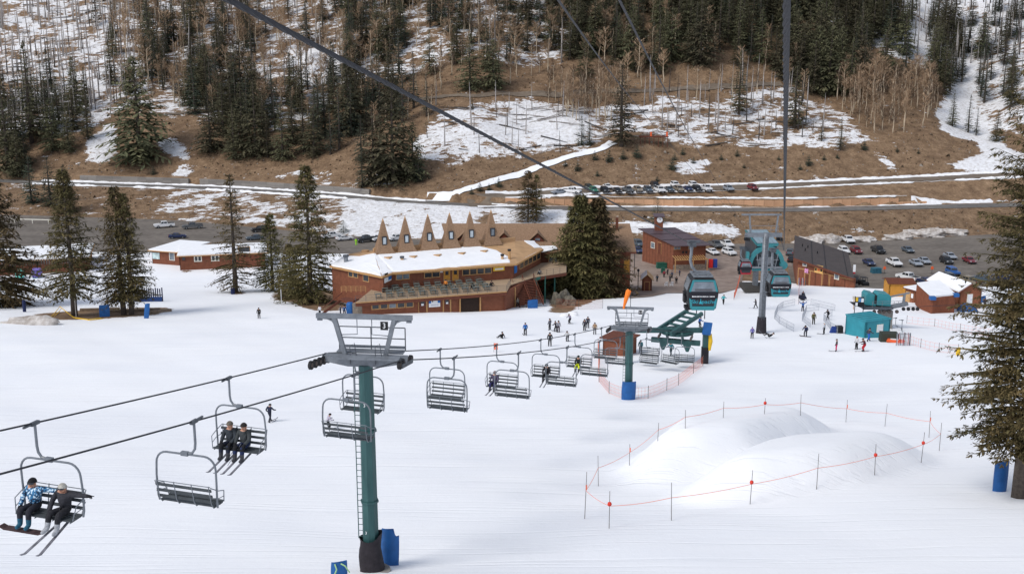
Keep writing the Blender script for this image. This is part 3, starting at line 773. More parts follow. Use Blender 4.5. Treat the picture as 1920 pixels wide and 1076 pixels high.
b = MB(); b.cyl((0, 0, hz - 0.12), (0, 0, hz + 0.16), 1.95, n=28); b.cyl((0, 0, hz - 0.3), (0, 0, hz + 0.5), 0.35, n=12); b.build('return_wheel', GREEN, tm, smooth=False)
b = MB()
for s in (-1, 1):
    b.bar((s * 0.95 - 1.3, -1.9 - s * 0.5, hz + 0.35), (s * 0.95 + 1.7, 2.0 - s * 0.5, hz + 2.1), 0.34, 0.42)
b.build('slanted_rail', GREEN, tm)
for i in range(5):
    b = MB(); q_ = i / 4; ox, oy, oz = -0.7 + 2.1 * q_, -1.2 + 2.8 * q_, hz + 0.66 + 1.30 * q_; b.bar((ox - 0.95, oy + 0.5, oz), (ox + 0.95, oy - 0.5, oz), 0.2, 0.24); b.build('cross_member', GREEN, tm)
b = MB(); b.bar((-2.9, -1.0, hz - 0.9), (2.9, -1.0, hz - 0.9), 0.5, 0.55)
for s in (-1, 1):
    b.prism([(s * 0.9, -1.3, hz - 1.1), (s * 1.9, -1.3, hz - 1.1), (s * 1.6, -1.3, hz - 2.0), (s * 1.3, -1.3, hz - 2.0)], (0, 0.6, 0))
    b.bar((s * 0.9, -1.0, hz - 0.9), (s * 0.9, -2.2, hz + 0.4), 0.25, 0.25)
b.build('tension_carriage', GREEN, tm)
for s in (-1, 1):
    for i in range(4):
        w_ = MB(); w_.cyl((-0.06, 0, 0), (0.06, 0, 0), 0.22, n=12); obj('sheave', w_.mesh('sheave', RUST), tm, (s * HALF, -2.0 + i * 0.46, hz - 1.45 if False else hz - 0.25))
b = MB(); b.bar((1.75, 2.9, hz + 1.1), (1.75, 2.9, hz + 5.0), 0.1, 0.1); b.bar((2.75, 2.9, hz + 1.1), (2.75, 2.9, hz + 4.7), 0.1, 0.1); b.box((2.25, 2.95, hz + 3.6), (1.1, 0.05, 2.2)); sb = b.build('sign_frame', BLACK, tm)
b = MB(); b.box((2.0, 2.90, hz + 4.1), (0.45, 0.04, 0.95)); b.build('notice', YELLOW, sb)
b = MB(); b.box((2.5, 2.90, hz + 4.1), (0.4, 0.04, 0.8)); b.build('notice', mat('notice_blue_white', (0.35, 0.5, 0.65), var=0.4, scale=5), sb)
b = MB(); b.box((2.25, 2.90, hz + 3.0), (0.6, 0.04, 0.7)); b.build('notice', WHITE, sb)
# blue box and yellow foam strip hanging on the post
b = MB(); b.box((0, 0, 0), (1.0, 0.25, 1.5), mtx=Matrix.Rotation(R(7), 3, 'Y')); tag(b.build('blue_crash_panel', BLUEPAD, None, onY(1326, 616, PR.y - 0.6)), 'blue padded panel on top of the terminal portal post', 'pad')
bx_ = onY(1331, 640, PR.y - 0.3); gb = gz(bx_.x, bx_.y)
b = MB(); b.tube([(bx_.x, bx_.y, bx_.z + 0.9), (bx_.x + 0.08, bx_.y, bx_.z), (bx_.x - 0.02, bx_.y, bx_.z - 1.1)], [0.2, 0.26, 0.16], 8); tag(b.build('yellow_foam_pad', YELLOW), 'yellow foam strip hanging below the blue panel on the portal post', 'pad')

# windsock
ws = onY(1180, 570, T2.y)
b = MB(); b.tube([ws + Vector((-0.02, 0, 1.4)), ws + Vector((-0.12, 0, 1.25)), ws + Vector((-0.35, -0.1, 0.5)), ws + Vector((-0.5, -0.1, -0.15)), ws + Vector((-0.55, -0.1, -0.45))], [0.22, 0.26, 0.2, 0.12, 0.09], 9)
tag(b.build('windsock', mat('windsock_orange', (0.85, 0.20, 0.02), var=0.1, rough=0.7)), 'orange windsock hanging limp above the second chairlift tower', 'windsock')

# ------------------------------------------------------------ gondola lift
def ropepath(pts, n=40, sag=0.0):
    """smooth path through points (piecewise with a little sag)"""
    out = []
    for a, c in zip(pts[:-1], pts[1:]):
        for i in range(n):
            q = i / n; p = a.lerp(c, q); p.z -= sag * 4 * q * (1 - q); out.append(p)
    out.append(pts[-1]); return out
GT = G(1427, 624)
gtl, gtr = onY(1401, 442, GT.y), onY(1462, 442, GT.y)
hang1 = onD(1297, 458, 75)
hang2 = onD(1470, 470, 107)
near_l = onD(432, 2, 9.7); near_r = onD(1475, -2, 7.8)
stl, str_ = onY(1392, 486, 214), onY(1478, 486, 214)
ext_l = near_l + (near_l - hang1).normalized() * 22 ; ext_r = near_r + (near_r - hang2).normalized() * 22
path_l = ropepath([ext_l, near_l, hang1, gtl, stl]); path_r = ropepath([ext_r, near_r, hang2, gtr, str_])
def twisted(b, p0, p1, r, lay=0.30, step=0.030, n=12):
    """six-strand laid rope: lobed section turning along its length"""
    p0, p1 = Vector(p0), Vector(p1); L = (p1 - p0).length; d = (p1 - p0).normalized()
    u = (Vector((0, 0, 1)) - d * d.z).normalized(); q = d.cross(u); k = int(L / step); o = len(b.v)
    for i in range(k + 1):
        c = p0 + d * (L * i / k); tw = 2 * PI * (L * i / k) / lay / 6 * 1.0
        for j in range(n):
            a = 2 * PI * j / n + tw
            rr_ = r * (1.10 if j % 2 == 0 else 0.74)
            b.v.append(tuple(c + (u * math.cos(a) + q * math.sin(a)) * rr_))
    for i in range(k):
        for j in range(n):
            a, c = o + i * n + j, o + i * n + (j + 1) % n; b.f.append((a, c, c + n, a + n)); b.m.append(0)
for path, lab, nr, hg in ((path_l, 'thick twisted gondola rope slanting from the top left to the left gondola', near_l, hang1), (path_r, 'thick twisted gondola rope dropping almost straight from the top right', near_r, hang2)):
    b = MB()
    cut = nr.lerp(hg, 0.34); st = nr.lerp(path[0], 0.35)
    twisted(b, st, cut, 0.027)
    b.tube([cut] + [p for p in path if p.y > cut.y + 0.1], 0.027, 8); b.tube([path[0], st], 0.027, 8)
    tag(b.build('gondola_rope', ROPE, smooth=False), lab, 'rope')
top_l = onY(1394, 424, GT.y); 
for px, lab, mid in ((1045, 'thin cable running from the top to the gondola tower, left of two', (1168, 166)), (1160, 'thin cable running from the top to the gondola tower, right of two', (1272, 216))):
    a = onD(px, -2, 10); bq = a + (a - top_l).normalized() * 14
    q = 0.12; m_ = onD(mid[0], mid[1], 10 + (150) * 0.16)
    pts = [bq, a, m_, top_l] ; out = []
    for i in range(41):
        s_ = i / 40; # quadratic through a, m_, top_l in projective parameter
        la, lb, lc = (1 - s_) ** 2, 2 * s_ * (1 - s_), s_ ** 2
        c_ = m_ * 1.0; t_ = 0.16; c_ = (m_ - a * (1 - t_) ** 2 - top_l * t_ ** 2) / (2 * t_ * (1 - t_))
        out.append(a * la + c_ * lb + top_l * lc)
    b = MB(); b.tube([bq] + out, 0.012, 6); tag(b.build('overhead_cable', ROPE), lab, 'cable')

# gondola tower
gt = thing('gondola_tower', 'tall grey tubular gondola tower with ladder and black foot sleeve', 'lift tower', GT)
hgt_ = gtl.z - GT.z
b = MB(); b.tube([(0, 0, -1), (0, 0, hgt_ + 0.4)], [0.52, 0.42], 16); b.build('mast', STEEL, gt, smooth=True)
b = MB(); b.tube([(0, 0, -0.3), (0, 0, 0.2), (0, 0, 2.3)], [0.85, 0.75, 0.62], 12); b.build('sleeve', BLACKPAD, gt)
b = MB()
for x in (-0.18, 0.18): b.bar((x, -0.62, 2.0), (x, -0.56, hgt_), 0.05, 0.05)
for z in np.arange(2.2, hgt_, 0.32): b.cyl((-0.18, -0.6, z), (0.18, -0.6, z), 0.018, n=4)
b.build('ladder', STEELD, gt)
xl_, xr_ = gtl.x - GT.x, gtr.x - GT.x
b = MB(); b.bar((xl_ - 0.3, 0, hgt_ + 0.1), (xr_ + 0.3, 0, hgt_ + 0.1), 0.5, 0.55); b.build('crossarm', STEEL, gt)
b = MB()
for x in (xl_ + 0.45, xr_ - 0.6): b.bar((x, 0, hgt_), (x - 0.25 * (1 if x < 0 else -1), 0, hgt_ + 2.9), 0.2, 0.2)
b.bar((xl_ - 0.9, 0, hgt_ + 2.95), (xr_ + 0.1, 0, hgt_ + 2.95), 0.2, 0.22); b.build('lifting_frame', STEEL, gt)
b = MB()
for x in (xl_ + 0.4, 0.5, xr_ - 0.4): b.cyl((x, -0.6, hgt_ + 0.3), (x, -0.6, hgt_ + 1.5), 0.03, n=5)
for z in (0.9, 1.5): b.cyl((xl_ + 0.4, -0.6, hgt_ + z), (xr_ - 0.4, -0.6, hgt_ + z), 0.03, n=5)
b.build('railing', STEEL, gt)
for x in (xl_, xr_):
    b = MB(); b.bar((x, -1.6, hgt_ - 0.25), (x, 1.6, hgt_ - 0.75), 0.14, 0.3); tr = b.build('sheave_train', STEELD, gt)
    for i in range(6):
        w_ = MB(); w_.cyl((-0.07, 0, 0), (0.07, 0, 0), 0.26, n=12); obj('sheave', w_.mesh('sheave', RUBBER), tr, (x, -1.5 + i * 0.6, hgt_ - 0.28 - (i * 0.6) * 0.16 + 0.02))

# gondola cabins
def cabin(label, grip, frame_m, dark_m, text=True, rz=0.0, sc=1.0):
    t = thing('gondola_cabin', label, 'gondola', grip, rz, 'gondola cabins'); t.scale = (sc, sc, sc)
    b = MB(); x1 = 0.72
    b.tube([(0, 0, 0.0), (0, 0, -0.5), (-0.05, 0, -1.1), (0.08, 0, -1.55), (0.35, 0, -1.85), (x1 + 0.5, 0, -1.9)], 0.10, 9); b.build('hanger_arm', STEEL, t)
    b = MB(); b.box((0, 0, 0.05), (0.45, 1.0, 0.28)); b.box((0.15, -0.2, 0.22), (0.7, 0.2, 0.12)); b.build('grip', STEELD, t)
    z0 = -4.25
    sec = [(0.72, 0.0), (0.90, 0.12), (1.02, 0.95), (1.03, 1.25), (0.98, 1.5), (0.78, 2.05), (0.62, 2.16)]
    outl = [(-x, z) for x, z in sec] + [(x, z) for x, z in reversed(sec)]
    # body: outline lofted front to back with narrower ends
    lv = [(-1.02, 0.90, 0.06), (-0.90, 0.985, 0.0), (0.90, 0.985, 0.0), (1.02, 0.90, 0.06)]
    vs_, k = [], len(outl)
    for y, sc_, dz_ in lv:
        for x, z in outl: vs_.append((x1 + x * sc_, y, z0 + 1.08 + (z - 1.08) * (sc_ if dz_ else 1)))
    fs_ = [(l * k + i, l * k + (i + 1) % k, (l + 1) * k + (i + 1) % k, (l + 1) * k + i) for l in range(3) for i in range(k)]
    fs_ += [tuple(reversed(range(k))), tuple(3 * k + i for i in range(k))]
    b = MB(); b.add(vs_, fs_); b.build('shell', BLACK, t)
    yf = -1.035
    def S(x, z, y=yf): return (x1 + x, y, z0 + z)
    def strip(m, name, q, y=yf, par=t, d=0.02):
        b = MB(); b.prism([S(x, z, y - d) for x, z in q], (0, d, 0)); return b.build(name, m, par)
    # teal frame around the front
    wd = 0.13
    def hw(z): return float(np.interp(z, [p[1] for p in sec], [p[0] for p in sec])) * 0.93
    for s in (-1, 1):
        strip(frame_m, 'frame', [(s * hw(1.28), 1.28), (s * (hw(1.28) - wd), 1.28), (s * (hw(2.0) - wd), 1.98), (s * hw(2.0), 2.06)])
        strip(frame_m, 'frame', [(s * hw(0.12), 0.12), (s * (hw(0.12) - wd), 0.30), (s * (hw(0.8) - wd), 0.78), (s * hw(0.8), 0.86)])
    strip(frame_m, 'frame', [(-hw(2.06), 2.07), (hw(2.06), 2.07), (hw(1.96), 1.96), (-hw(1.96), 1.96)], yf - 0.006)
    strip(frame_m, 'frame', [(-hw(0.05), 0.03), (hw(0.05), 0.03), (hw(0.30) - 0.05, 0.30), (-hw(0.30) + 0.05, 0.30)], yf - 0.006)
    strip(dark_m, 'window', [(-hw(1.3) + wd, 1.29), (hw(1.3) - wd, 1.29), (hw(1.95) - wd, 1.94), (-hw(1.95) + wd, 1.94)], d=0.012)
    strip(mat('cabin_band', (0.012, 0.012, 0.017), rough=0.3), 'band', [(-hw(0.8), 0.72), (hw(0.8), 0.72), (hw(1.26), 1.26), (-hw(1.26), 1.26)], d=0.012)
    strip(mat('cabin_lower_panel', (0.03, 0.03, 0.036), rough=0.3), 'lower_panel', [(-hw(0.3) + wd, 0.33), (hw(0.3) - wd, 0.33), (hw(0.7) - wd, 0.70), (-hw(0.7) + wd, 0.70)], d=0.012)
    # seat backs seen through the window
    b = MB(); b.box((x1, -1.05, z0 + 1.40), (1.15, 0.012, 0.16)); b.build('seat_back', mat('cabin_seat', (0.10, 0.10, 0.11)), t)
    for s in (-1, 1):   # side windows and ski rack
        b = MB(); b.prism([(x1 + s * 1.015, -0.7, z0 + 1.28), (x1 + s * 1.015, 0.7, z0 + 1.28), (x1 + s * 0.80, 0.7, z0 + 1.98), (x1 + s * 0.80, -0.7, z0 + 1.98)], (s * 0.02, 0, 0)); b.build('side_window', dark_m, t)
    b = MB(); b.box((x1 - 1.06, 0.2, z0 + 0.55), (0.12, 0.7, 0.5)); b.box((x1 - 0.93, -0.3, z0 + 0.06), (0.35, 0.8, 0.2)); b.box((x1 - 1.06, 0.2, z0 + 0.95), (0.16, 0.8, 0.06)); b.build('ski_rack', BLACK, t)
    b = MB(); b.box((x1, 0, z0 + 2.24), (1.3, 1.7, 0.08)); b.box((x1, -0.35, z0 + 2.34), (1.1, 0.14, 0.1)); b.box((x1, 0.35, z0 + 2.34), (1.1, 0.14, 0.1)); b.box((x1 - 0.35, 0, z0 + 2.30), (0.1, 1.5, 0.06)); b.box((x1 + 0.35, 0, z0 + 2.30), (0.1, 1.5, 0.06)); b.build('roof_frame', STEEL, t)
    if text:
        lt = mat('lettering_teal', (0.03, 0.33, 0.42), rough=0.5)
        lettering('Ski', 0.36, lt, t, S(-0.55, 0.60, yf - 0.035), (R(90), 0, 0), 0.003, bold=1.15)
        lettering('pache', 0.36, lt, t, S(0.38, 0.60, yf - 0.035), (R(90), 0, 0), 0.003, bold=1.15)
        b = MB(); b.prism([S(-0.28, 0.47, yf - 0.038), S(-0.07, 0.47, yf - 0.038), S(-0.135, 0.66, yf - 0.038), S(-0.165, 0.85, yf - 0.038), S(-0.20, 0.66, yf - 0.038)], (0, 0.005, 0)); b.build('peak_emblem', lt, t)
        rr = random.Random(5); b = MB(); x = -0.74      # line of small white writing too fine to read
        while x < 0.74:
            w_ = rr.uniform(0.03, 0.07); h_ = 0.09 if x < -0.68 else rr.uniform(0.045, 0.075)
            if not 0.28 < x < 0.38: b.box(S(x + w_ / 2, 0.96, yf - 0.03), (w_, 0.006, h_))
            x += w_ + 0.022
        b.build('small_writing', WHITE, t)
    return t
cabin('teal gondola cabin, large, hanging in front of the plaza, on the left', hang1, TEAL, GLASSL)
cabin('teal gondola cabin just right of the gondola tower', hang2 - Vector((0.72 + 0.35, 0, 0)), TEAL, GLASSL, rz=0.0)
RED = mat('red_cabin_paint', (0.30, 0.018, 0.03), rough=0.4)
red_p = onD(1390, 465, 187)
cabin('dark red gondola cabin left of the station', red_p, RED, GLASSL, text=False)
red_q = onD(1446, 497, 185)
cabin('dark red gondola cabin mostly hidden behind the right teal one', red_q, RED, GLASSL, text=False)

# gondola station hood
TEALS = mat('station_teal', (0.035, 0.185, 0.205), var=0.15, scale=1.0, rough=0.5)
SBY = 214.0
sc_ = onY(1437, 502, SBY); sg_ = gz(sc_.x, SBY)
st = thing('gondola_station', 'teal gondola station with arched hood and grey panelled roof on a pillar', 'lift station', (sc_.x, SBY, sg_))
hb = sc_.z - sg_
ppm = FPX / (SBY * 1.03)
W2 = 37 / ppm; Hh = 46 / ppm * 1.02
def arch(k, r=1.0): return [(-W2 * r * math.cos(a), max(0.0, Hh * r * math.sin(a) ** 0.8)) for a in np.linspace(0, PI, k)]
o1, i1 = arch(17), arch(17, 0.80)
b = MB(); vs_ = [(x, 0, hb + z) for x, z in o1] + [(x, 0, hb + z) for x, z in i1] + [(x, 0.6, hb + z) for x, z in o1] + [(x, 0.6, hb + z) for x, z in i1]
fs_ = []
for i in range(16):
    fs_ += [(i, i + 1, 17 + i + 1, 17 + i), (i + 1, i, 34 + i, 34 + i + 1), (17 + i, 17 + i + 1, 51 + i + 1, 51 + i)]
b.add(vs_, fs_); b.box((0, 0.2, hb - 0.12), (W2 * 2, 0.7, 0.4)); b.box((-W2 * 0.9, 0.3, hb + 0.6), (W2 * 0.2, 0.5, 1.2)); b.box((W2 * 0.9, 0.3, hb + 0.6), (W2 * 0.2, 0.5, 1.2)); b.build('arch', TEALS, st)
HOODP = mat('hood_grey_panel', (0.20, 0.28, 0.32), var=0.12, rough=0.35, spec=0.5)
SMOK = mat('hood_smoked', (0.035, 0.045, 0.055), rough=0.35, spec=0.5)
tw_ = 21 / ppm
b = MB(); b.box((0, 6.5, hb + Hh * 0.55), (tw_ * 2, 11.4, Hh * 1.05)); b.build('hood', SMOK, st)
b = MB(); b.prism([(-tw_ * 1.5, 2.0, hb), (-tw_ * 1.5, 12, hb), (-tw_ * 1.5, 12, hb + Hh * 0.5), (-tw_ * 1.5, 2.0, hb + Hh * 0.5)], (tw_ * 3, 0, 0)); b.build('engine_cover', SMOK, st)
for i in range(5):
    x0_, x1_ = -tw_ + 2 * tw_ * i / 5, -tw_ + 2 * tw_ * (i + 1) / 5
    for j in range(3):
        b = MB(); b.box(((x0_ + x1_) / 2, 2.0 + j * 3.8, hb + Hh * 1.08 + 0.25 * j + 0.25), (x1_ - x0_ - 0.06, 3.7, 0.12), mtx=Matrix.Rotation(R(3.8), 3, 'X')); b.build('roof_panel', HOODP, st)
for s in (-1, 1):
    b = MB(); b.bar((s * (tw_ + 0.12), 0.2, hb + Hh * 1.05), (s * (tw_ + 0.12), 12, hb + Hh * 1.05 + 0.8), 0.16, 0.35); b.build('roof_edge', TEALS, st)
b = MB(); b.bar((-tw_, 0.1, hb + Hh * 1.03), (tw_, 0.1, hb + Hh * 1.03), 0.22, 0.5); b.build('roof_edge', TEALS, st)
for y_ in (1.0, 10.0):
    b = MB(); b.box((0, y_, hb * 0.5 - 0.5), (1.0, 1.4, hb + 1.0)); b.build('pillar', STEEL, st)
b = MB()
for s in (-1, 1):
    b.bar((s * 1.7, -0.4, hb + 0.4), (s * 2.2, -0.4, hb + 3.2), 0.14, 0.14); b.bar((s * 1.0, -0.4, hb + 0.4), (s * 1.2, -0.4, hb + 3.2), 0.14, 0.14)
b.bar((-3.2, -0.4, hb + 0.45), (3.2, -0.4, hb + 0.45), 0.3, 0.35); b.bar((-2.3, -0.4, hb + 2.0), (2.3, -0.4, hb + 2.0), 0.12, 0.12); b.box((0, 0.5, hb + 1.6), (3.0, 0.6, 1.6)); b.build('drive_frame', STEEL, st)
b = MB(); b.box((-W2 - 0.2, 0.2, hb + 2.6), (0.55, 1.2, 1.9)); b.build('motor_housing', TEALS, st)
b = MB(); b.cyl((W2 * 0.95, -0.1, hb + 0.8), (W2 * 0.95, 1.0, hb + 0.8), 0.8, n=14); b.build('wheel_cover', TEALS, st)
b = MB(); b.box((0, 10.0, -0.2), (W2 * 1.5, 6, 0.9)); b.build('platform', mat('platform_dark', (0.06, 0.055, 0.05), rough=0.8), st)
st.scale = (0.92, 0.92, 0.95)
# ------------------------------------------------------------ building materials
def siding(name, col, horiz=False, pitch=0.2, dark=0.55, var=0.18):
    """board siding: boards told apart by tone, dark joint lines and relief"""
    m = mat(name, col, var=var, scale=1.4, rough=0.8, stretch=(1, 1, 1))
    n, l = m.node_tree.nodes, m.node_tree.links; p = n['Principled BSDF']
    tc = n.new('ShaderNodeTexCoord'); sp = n.new('ShaderNodeSeparateXYZ'); l.new(tc.outputs['Object'], sp.inputs[0])
    def mth(op, a, b=None):
        t = n.new('ShaderNodeMath'); t.operation = op
        for i, v in enumerate((a, b)):
            if v is None: continue
            if isinstance(v, (int, float)): t.inputs[i].default_value = v
            else: l.new(v, t.inputs[i])
        return t.outputs[0]
    u = sp.outputs['Z'] if horiz else mth('ADD', sp.outputs['X'], mth('MULTIPLY', sp.outputs['Y'], 0.83))
    fr = mth('FRACT', mth('DIVIDE', u, pitch))
    ln = mth('LESS_THAN', fr, 0.14)
    src = p.inputs['Base Color'].links[0].from_socket
    mx = n.new('ShaderNodeMix'); mx.data_type = 'RGBA'; l.new(mth('MULTIPLY', ln, dark), mx.inputs[0]); l.new(src, mx.inputs[6]); mx.inputs[7].default_value = (col[0] * 0.25, col[1] * 0.25, col[2] * 0.25, 1)
    l.new(mx.outputs[2], p.inputs['Base Color'])
    bp = n.new('ShaderNodeBump'); bp.inputs['Strength'].default_value = 0.5; bp.inputs['Distance'].default_value = 0.03; l.new(mth('MULTIPLY', ln, -1.0), bp.inputs['Height']); l.new(bp.outputs[0], p.inputs['Normal'])
    return m
WOOD = siding('brown_board_siding', (0.195, 0.068, 0.036), pitch=0.25)
WOODH = siding('brown_lap_siding', (0.195, 0.068, 0.036), horiz=True, pitch=0.22)
WOODR = siding('reddish_shed_siding', (0.25, 0.09, 0.045), pitch=0.30)
WOODD = mat('dark_brown_beam', (0.13, 0.042, 0.024), var=0.2, scale=3, rough=0.8)
TRIM = mat('tan_trim_board', (0.45, 0.255, 0.105), var=0.15, scale=4, rough=0.75)
TANROOF = mat('tan_membrane_roof', (0.46, 0.285, 0.15), var=0.14, scale=0.7, rough=0.9)
SHAKE = mat('brown_shingle', (0.20, 0.122, 0.073), scale=3.2, rough=0.9, col2=(0.32, 0.205, 0.128), bump=0.8, bscale=6, stretch=(1, 1, 2.2))
METALROOF = mat('purple_brown_metal_roof', (0.085, 0.055, 0.062), var=0.12, scale=0.8, rough=0.45, spec=0.5)
DARKROOF = mat('dark_brown_metal_roof', (0.062, 0.050, 0.046), var=0.18, scale=0.7, rough=0.6)
DECKW = mat('deck_boards', (0.36, 0.26, 0.17), var=0.2, scale=2.0, rough=0.85, stretch=(0.3, 3, 1))
OCHRE = mat('ochre_door_paint', (0.50, 0.23, 0.035), var=0.1, rough=0.7)
STONE = mat('field_stone', (0.15, 0.13, 0.11), scale=2.2, rough=0.95, col2=(0.33, 0.27, 0.21), bump=0.8, bscale=3)
FIN = mat('white_frame', (0.72, 0.69, 0.60), var=0.06, rough=0.6)

class Wall:
    """vertical wall plane through two ground points; pixel rectangles become openings on it"""
    def __init__(s, a, b, thing_=None):
        s.a = Vector(a); s.b = Vector(b); d = Vector((s.b.x - s.a.x, s.b.y - s.a.y, 0)); s.len = d.length; s.u = d.normalized(); s.n = Vector((s.u.y, -s.u.x, 0)); s.t = thing_
    def hit(s, px, py):
        d = ray(px, py); o = Vector((0, 0, CAMZ)); t = (s.a - o).dot(s.n) / d.dot(s.n); p = o + d * t
        return (p - s.a).dot(s.u), p.z
    def pt(s, x, z, off=0.0): p = s.a + s.u * x + s.n * off; return Vector((p.x, p.y, z))
    def L(s, p): return s.t.matrix_basis.inverted() @ Vector(p)
    def rect(s, x0, z0, x1, z1, name, m, d=0.04, off=0.0, parent=None):
        q = [s.pt(x0, z0, off), s.pt(x1, z0, off), s.pt(x1, z1, off), s.pt(x0, z1, off)]
        b = MB(); b.prism([s.L(p) for p in q], s.t.matrix_basis.to_3x3().inverted() @ (s.n * d)); return b.build(name, m, parent or s.t)
    def pix(s, r, grow=0.0):
        xa, za = s.hit(r[0], r[3]); xb, zb = s.hit(r[2], r[1]); return min(xa, xb) - grow, min(za, zb) - grow, max(xa, xb) + grow, max(za, zb) + grow
    def window(s, r, frame=TRIM, glass=GLASS, fw=0.14, panes=1, world=False):
        x0, z0, x1, z1 = r if world else s.pix(r)
        f = s.rect(x0, z0, x1, z1, 'window', frame, 0.07)
        w_ = (x1 - x0 - fw * (panes + 1)) / panes
        for i in range(panes):
            xa = x0 + fw + i * (w_ + fw); s.rect(xa, z0 + fw, xa + w_, z1 - fw, 'pane', glass, 0.03, 0.05, f)
        return f
    def door(s, r, m=OCHRE, frame=TRIM, glass=True, world=False):
        x0, z0, x1, z1 = r if world else s.pix(r)
        f = s.rect(x0 - 0.1, z0, x1 + 0.1, z1 + 0.1, 'door_frame', frame, 0.05); d = s.rect(x0, z0 + 0.02, x1, z1, 'door', m, 0.05, 0.03)
        if glass: s.rect(x0 + 0.22 * (x1 - x0), z0 + 0.55 * (z1 - z0), x1 - 0.22 * (x1 - x0), z0 + 0.9 * (z1 - z0), 'pane', GLASS, 0.03, 0.07, d)
        s.rect(x1 - 0.18, z0 + 0.42 * (z1 - z0), x1 - 0.12, z0 + 0.48 * (z1 - z0), 'handle', STEELD, 0.06, 0.07, d); return d
    def sign(s, r, m, name='sign', off=0.06, world=False):
        x0, z0, x1, z1 = r if world else s.pix(r); return s.rect(x0, z0, x1, z1, name, m, 0.04, off)
    def slab(s, z0, z1, m, name='wall', x0=None, x1=None, d=0.25, z1b=None):
        xa, xb = (0 if x0 is None else x0), (s.len if x1 is None else x1); zb = z1 if z1b is None else z1b
        q = [s.pt(xa, z0), s.pt(xb, z0), s.pt(xb, zb), s.pt(xa, z1)]
        b = MB(); b.prism([s.L(p) for p in q], s.t.matrix_basis.to_3x3().inverted() @ (s.n * -d)); return b.build(name, m, s.t)
def lp(t, p): return t.matrix_basis.inverted() @ Vector(p)
def slabpoly(t, pts, th, m, name, up=True):
    """thick sheet with the given top outline (world points)"""
    b = MB(); b.prism([lp(t, Vector(p)) for p in pts], (0, 0, -th)); return b.build(name, m, t)
def lift(p, z): return Vector((p[0], p[1], z))

# ------------------------------------------------------------ the main lodge
A = G(672, 591)
LY = R(18)
lodge = thing('ski_lodge', 'large brown ski lodge with snowy roof, six pointed spires and a wide deck', 'lodge', A, LY)
bpy.context.view_layer.update()
eu = Vector((math.cos(LY), math.sin(LY), 0))
LW = Wall(A, A + eu * 25, lodge)
ZD = LW.hit(690, 564)[1]                       # deck level
xr = LW.hit(945, 560)[0]
LW2 = Wall(A, LW.pt(xr, A.z), lodge)
LW2.slab(A.z - 2.5, ZD - 0.25, WOODH, 'lower_wall')
# deck
dk = [LW.pt(-0.5, ZD, 0.55), LW.pt(xr + 0.3, ZD, 0.55), onZ(957, 534, ZD), onZ(1000, 520, ZD), onZ(1062, 510, ZD), onZ(1062, 488, ZD), onZ(955, 500, ZD), onZ(735, 525, ZD), onZ(700, 540, ZD)]
slabpoly(lodge, dk, 0.12, DECKW, 'deck')
fa = MB()
for p, q in zip(dk[:4], dk[1:5]): fa.bar(lp(lodge, lift(p, ZD - 0.40)), lp(lodge, lift(q, ZD - 0.40)), 0.14, 0.52)
fa.build('deck_fascia', WOODD, lodge)
b = MB(); b.bar(lp(lodge, lift(dk[0], ZD - 0.05)) + Vector((0, -0.10, 0)), lp(lodge, lift(dk[1], ZD - 0.05)) + Vector((0, -0.10, 0)), 0.08, 0.14); b.build('deck_edge', TRIM, lodge)
rb = MB()
def railing(b, a, c, n_, t=lodge, z0=ZD, h=1.05, rails=3, r=0.022):
    for i in range(n_ + 1):
        p = Vector(a).lerp(Vector(c), i / n_); b.cyl(lp(t, lift(p, z0)), lp(t, lift(p, z0 + h)), r * 1.3, n=4)
    for k in range(rails):
        z = z0 + h * (k + 1) / rails; b.cyl(lp(t, lift(a, z)), lp(t, lift(c, z)), r, n=4)
railing(rb, dk[0], dk[1], 15); railing(rb, dk[1], dk[2], 3); railing(rb, dk[3], dk[4], 5)
rb.build('deck_railing', STEELD, lodge)
# lower wall fittings
LW2.slab(A.z - 2.5, ZD - 0.3, STONE, 'stone_corner', x0=-0.9, x1=0.65, d=0.6)
for i in range(5):
    x0 = 697 + i * 16.0; dy = -i * 1.05
    LW2.window((x0 - 0.5, 566.5 + dy, x0 + 14.3, 581 + dy), glass=GLASS if i != 2 else GLASSL)
d1 = LW2.door((786, 561, 798.5, 584.5), WOODD); LW2.sign((789.5, 569, 794, 573), WHITE, 'notice', 0.10)
for px in (785, 800.5, 831, 845): LW2.rect(LW2.hit(px, 570)[0] - 0.08, A.z - 1.0, LW2.hit(px, 570)[0] + 0.08, ZD - 0.5, 'trim', TRIM, 0.05, 0.0)
bn = LW2.sign((804, 560.5, 825, 576), WHITE, 'banner')
x0, z0, x1, z1 = LW2.pix((804, 560.5, 825, 576)); BLUEB = mat('banner_blue', (0.02, 0.14, 0.42), var=0.15)
LW2.rect(x0, z0 + 0.52 * (z1 - z0), x0 + 0.2 * (x1 - x0), z1, 'blue_field', BLUEB, 0.01, 0.105, bn); LW2.rect(x0 + 0.78 * (x1 - x0), z0 + 0.52 * (z1 - z0), x1, z1, 'blue_field', BLUEB, 0.01, 0.105, bn)
LW2.rect(x0 + 0.3 * (x1 - x0), z0 + 0.68 * (z1 - z0), x0 + 0.38 * (x1 - x0), z0 + 0.9 * (z1 - z0), 'emblem', BLACK, 0.01, 0.105, bn)
LW2.rect(x0 + 0.2 * (x1 - x0), z0 + 0.2 * (z1 - z0), x0 + 0.85 * (x1 - x0), z0 + 0.32 * (z1 - z0), 'writing', mat('faint_writing', (0.5, 0.5, 0.56)), 0.01, 0.105, bn)
LW2.door((832.5, 558, 843, 582), WOODD); LW2.sign((836, 566, 840, 569.5), WHITE, 'notice', 0.10)
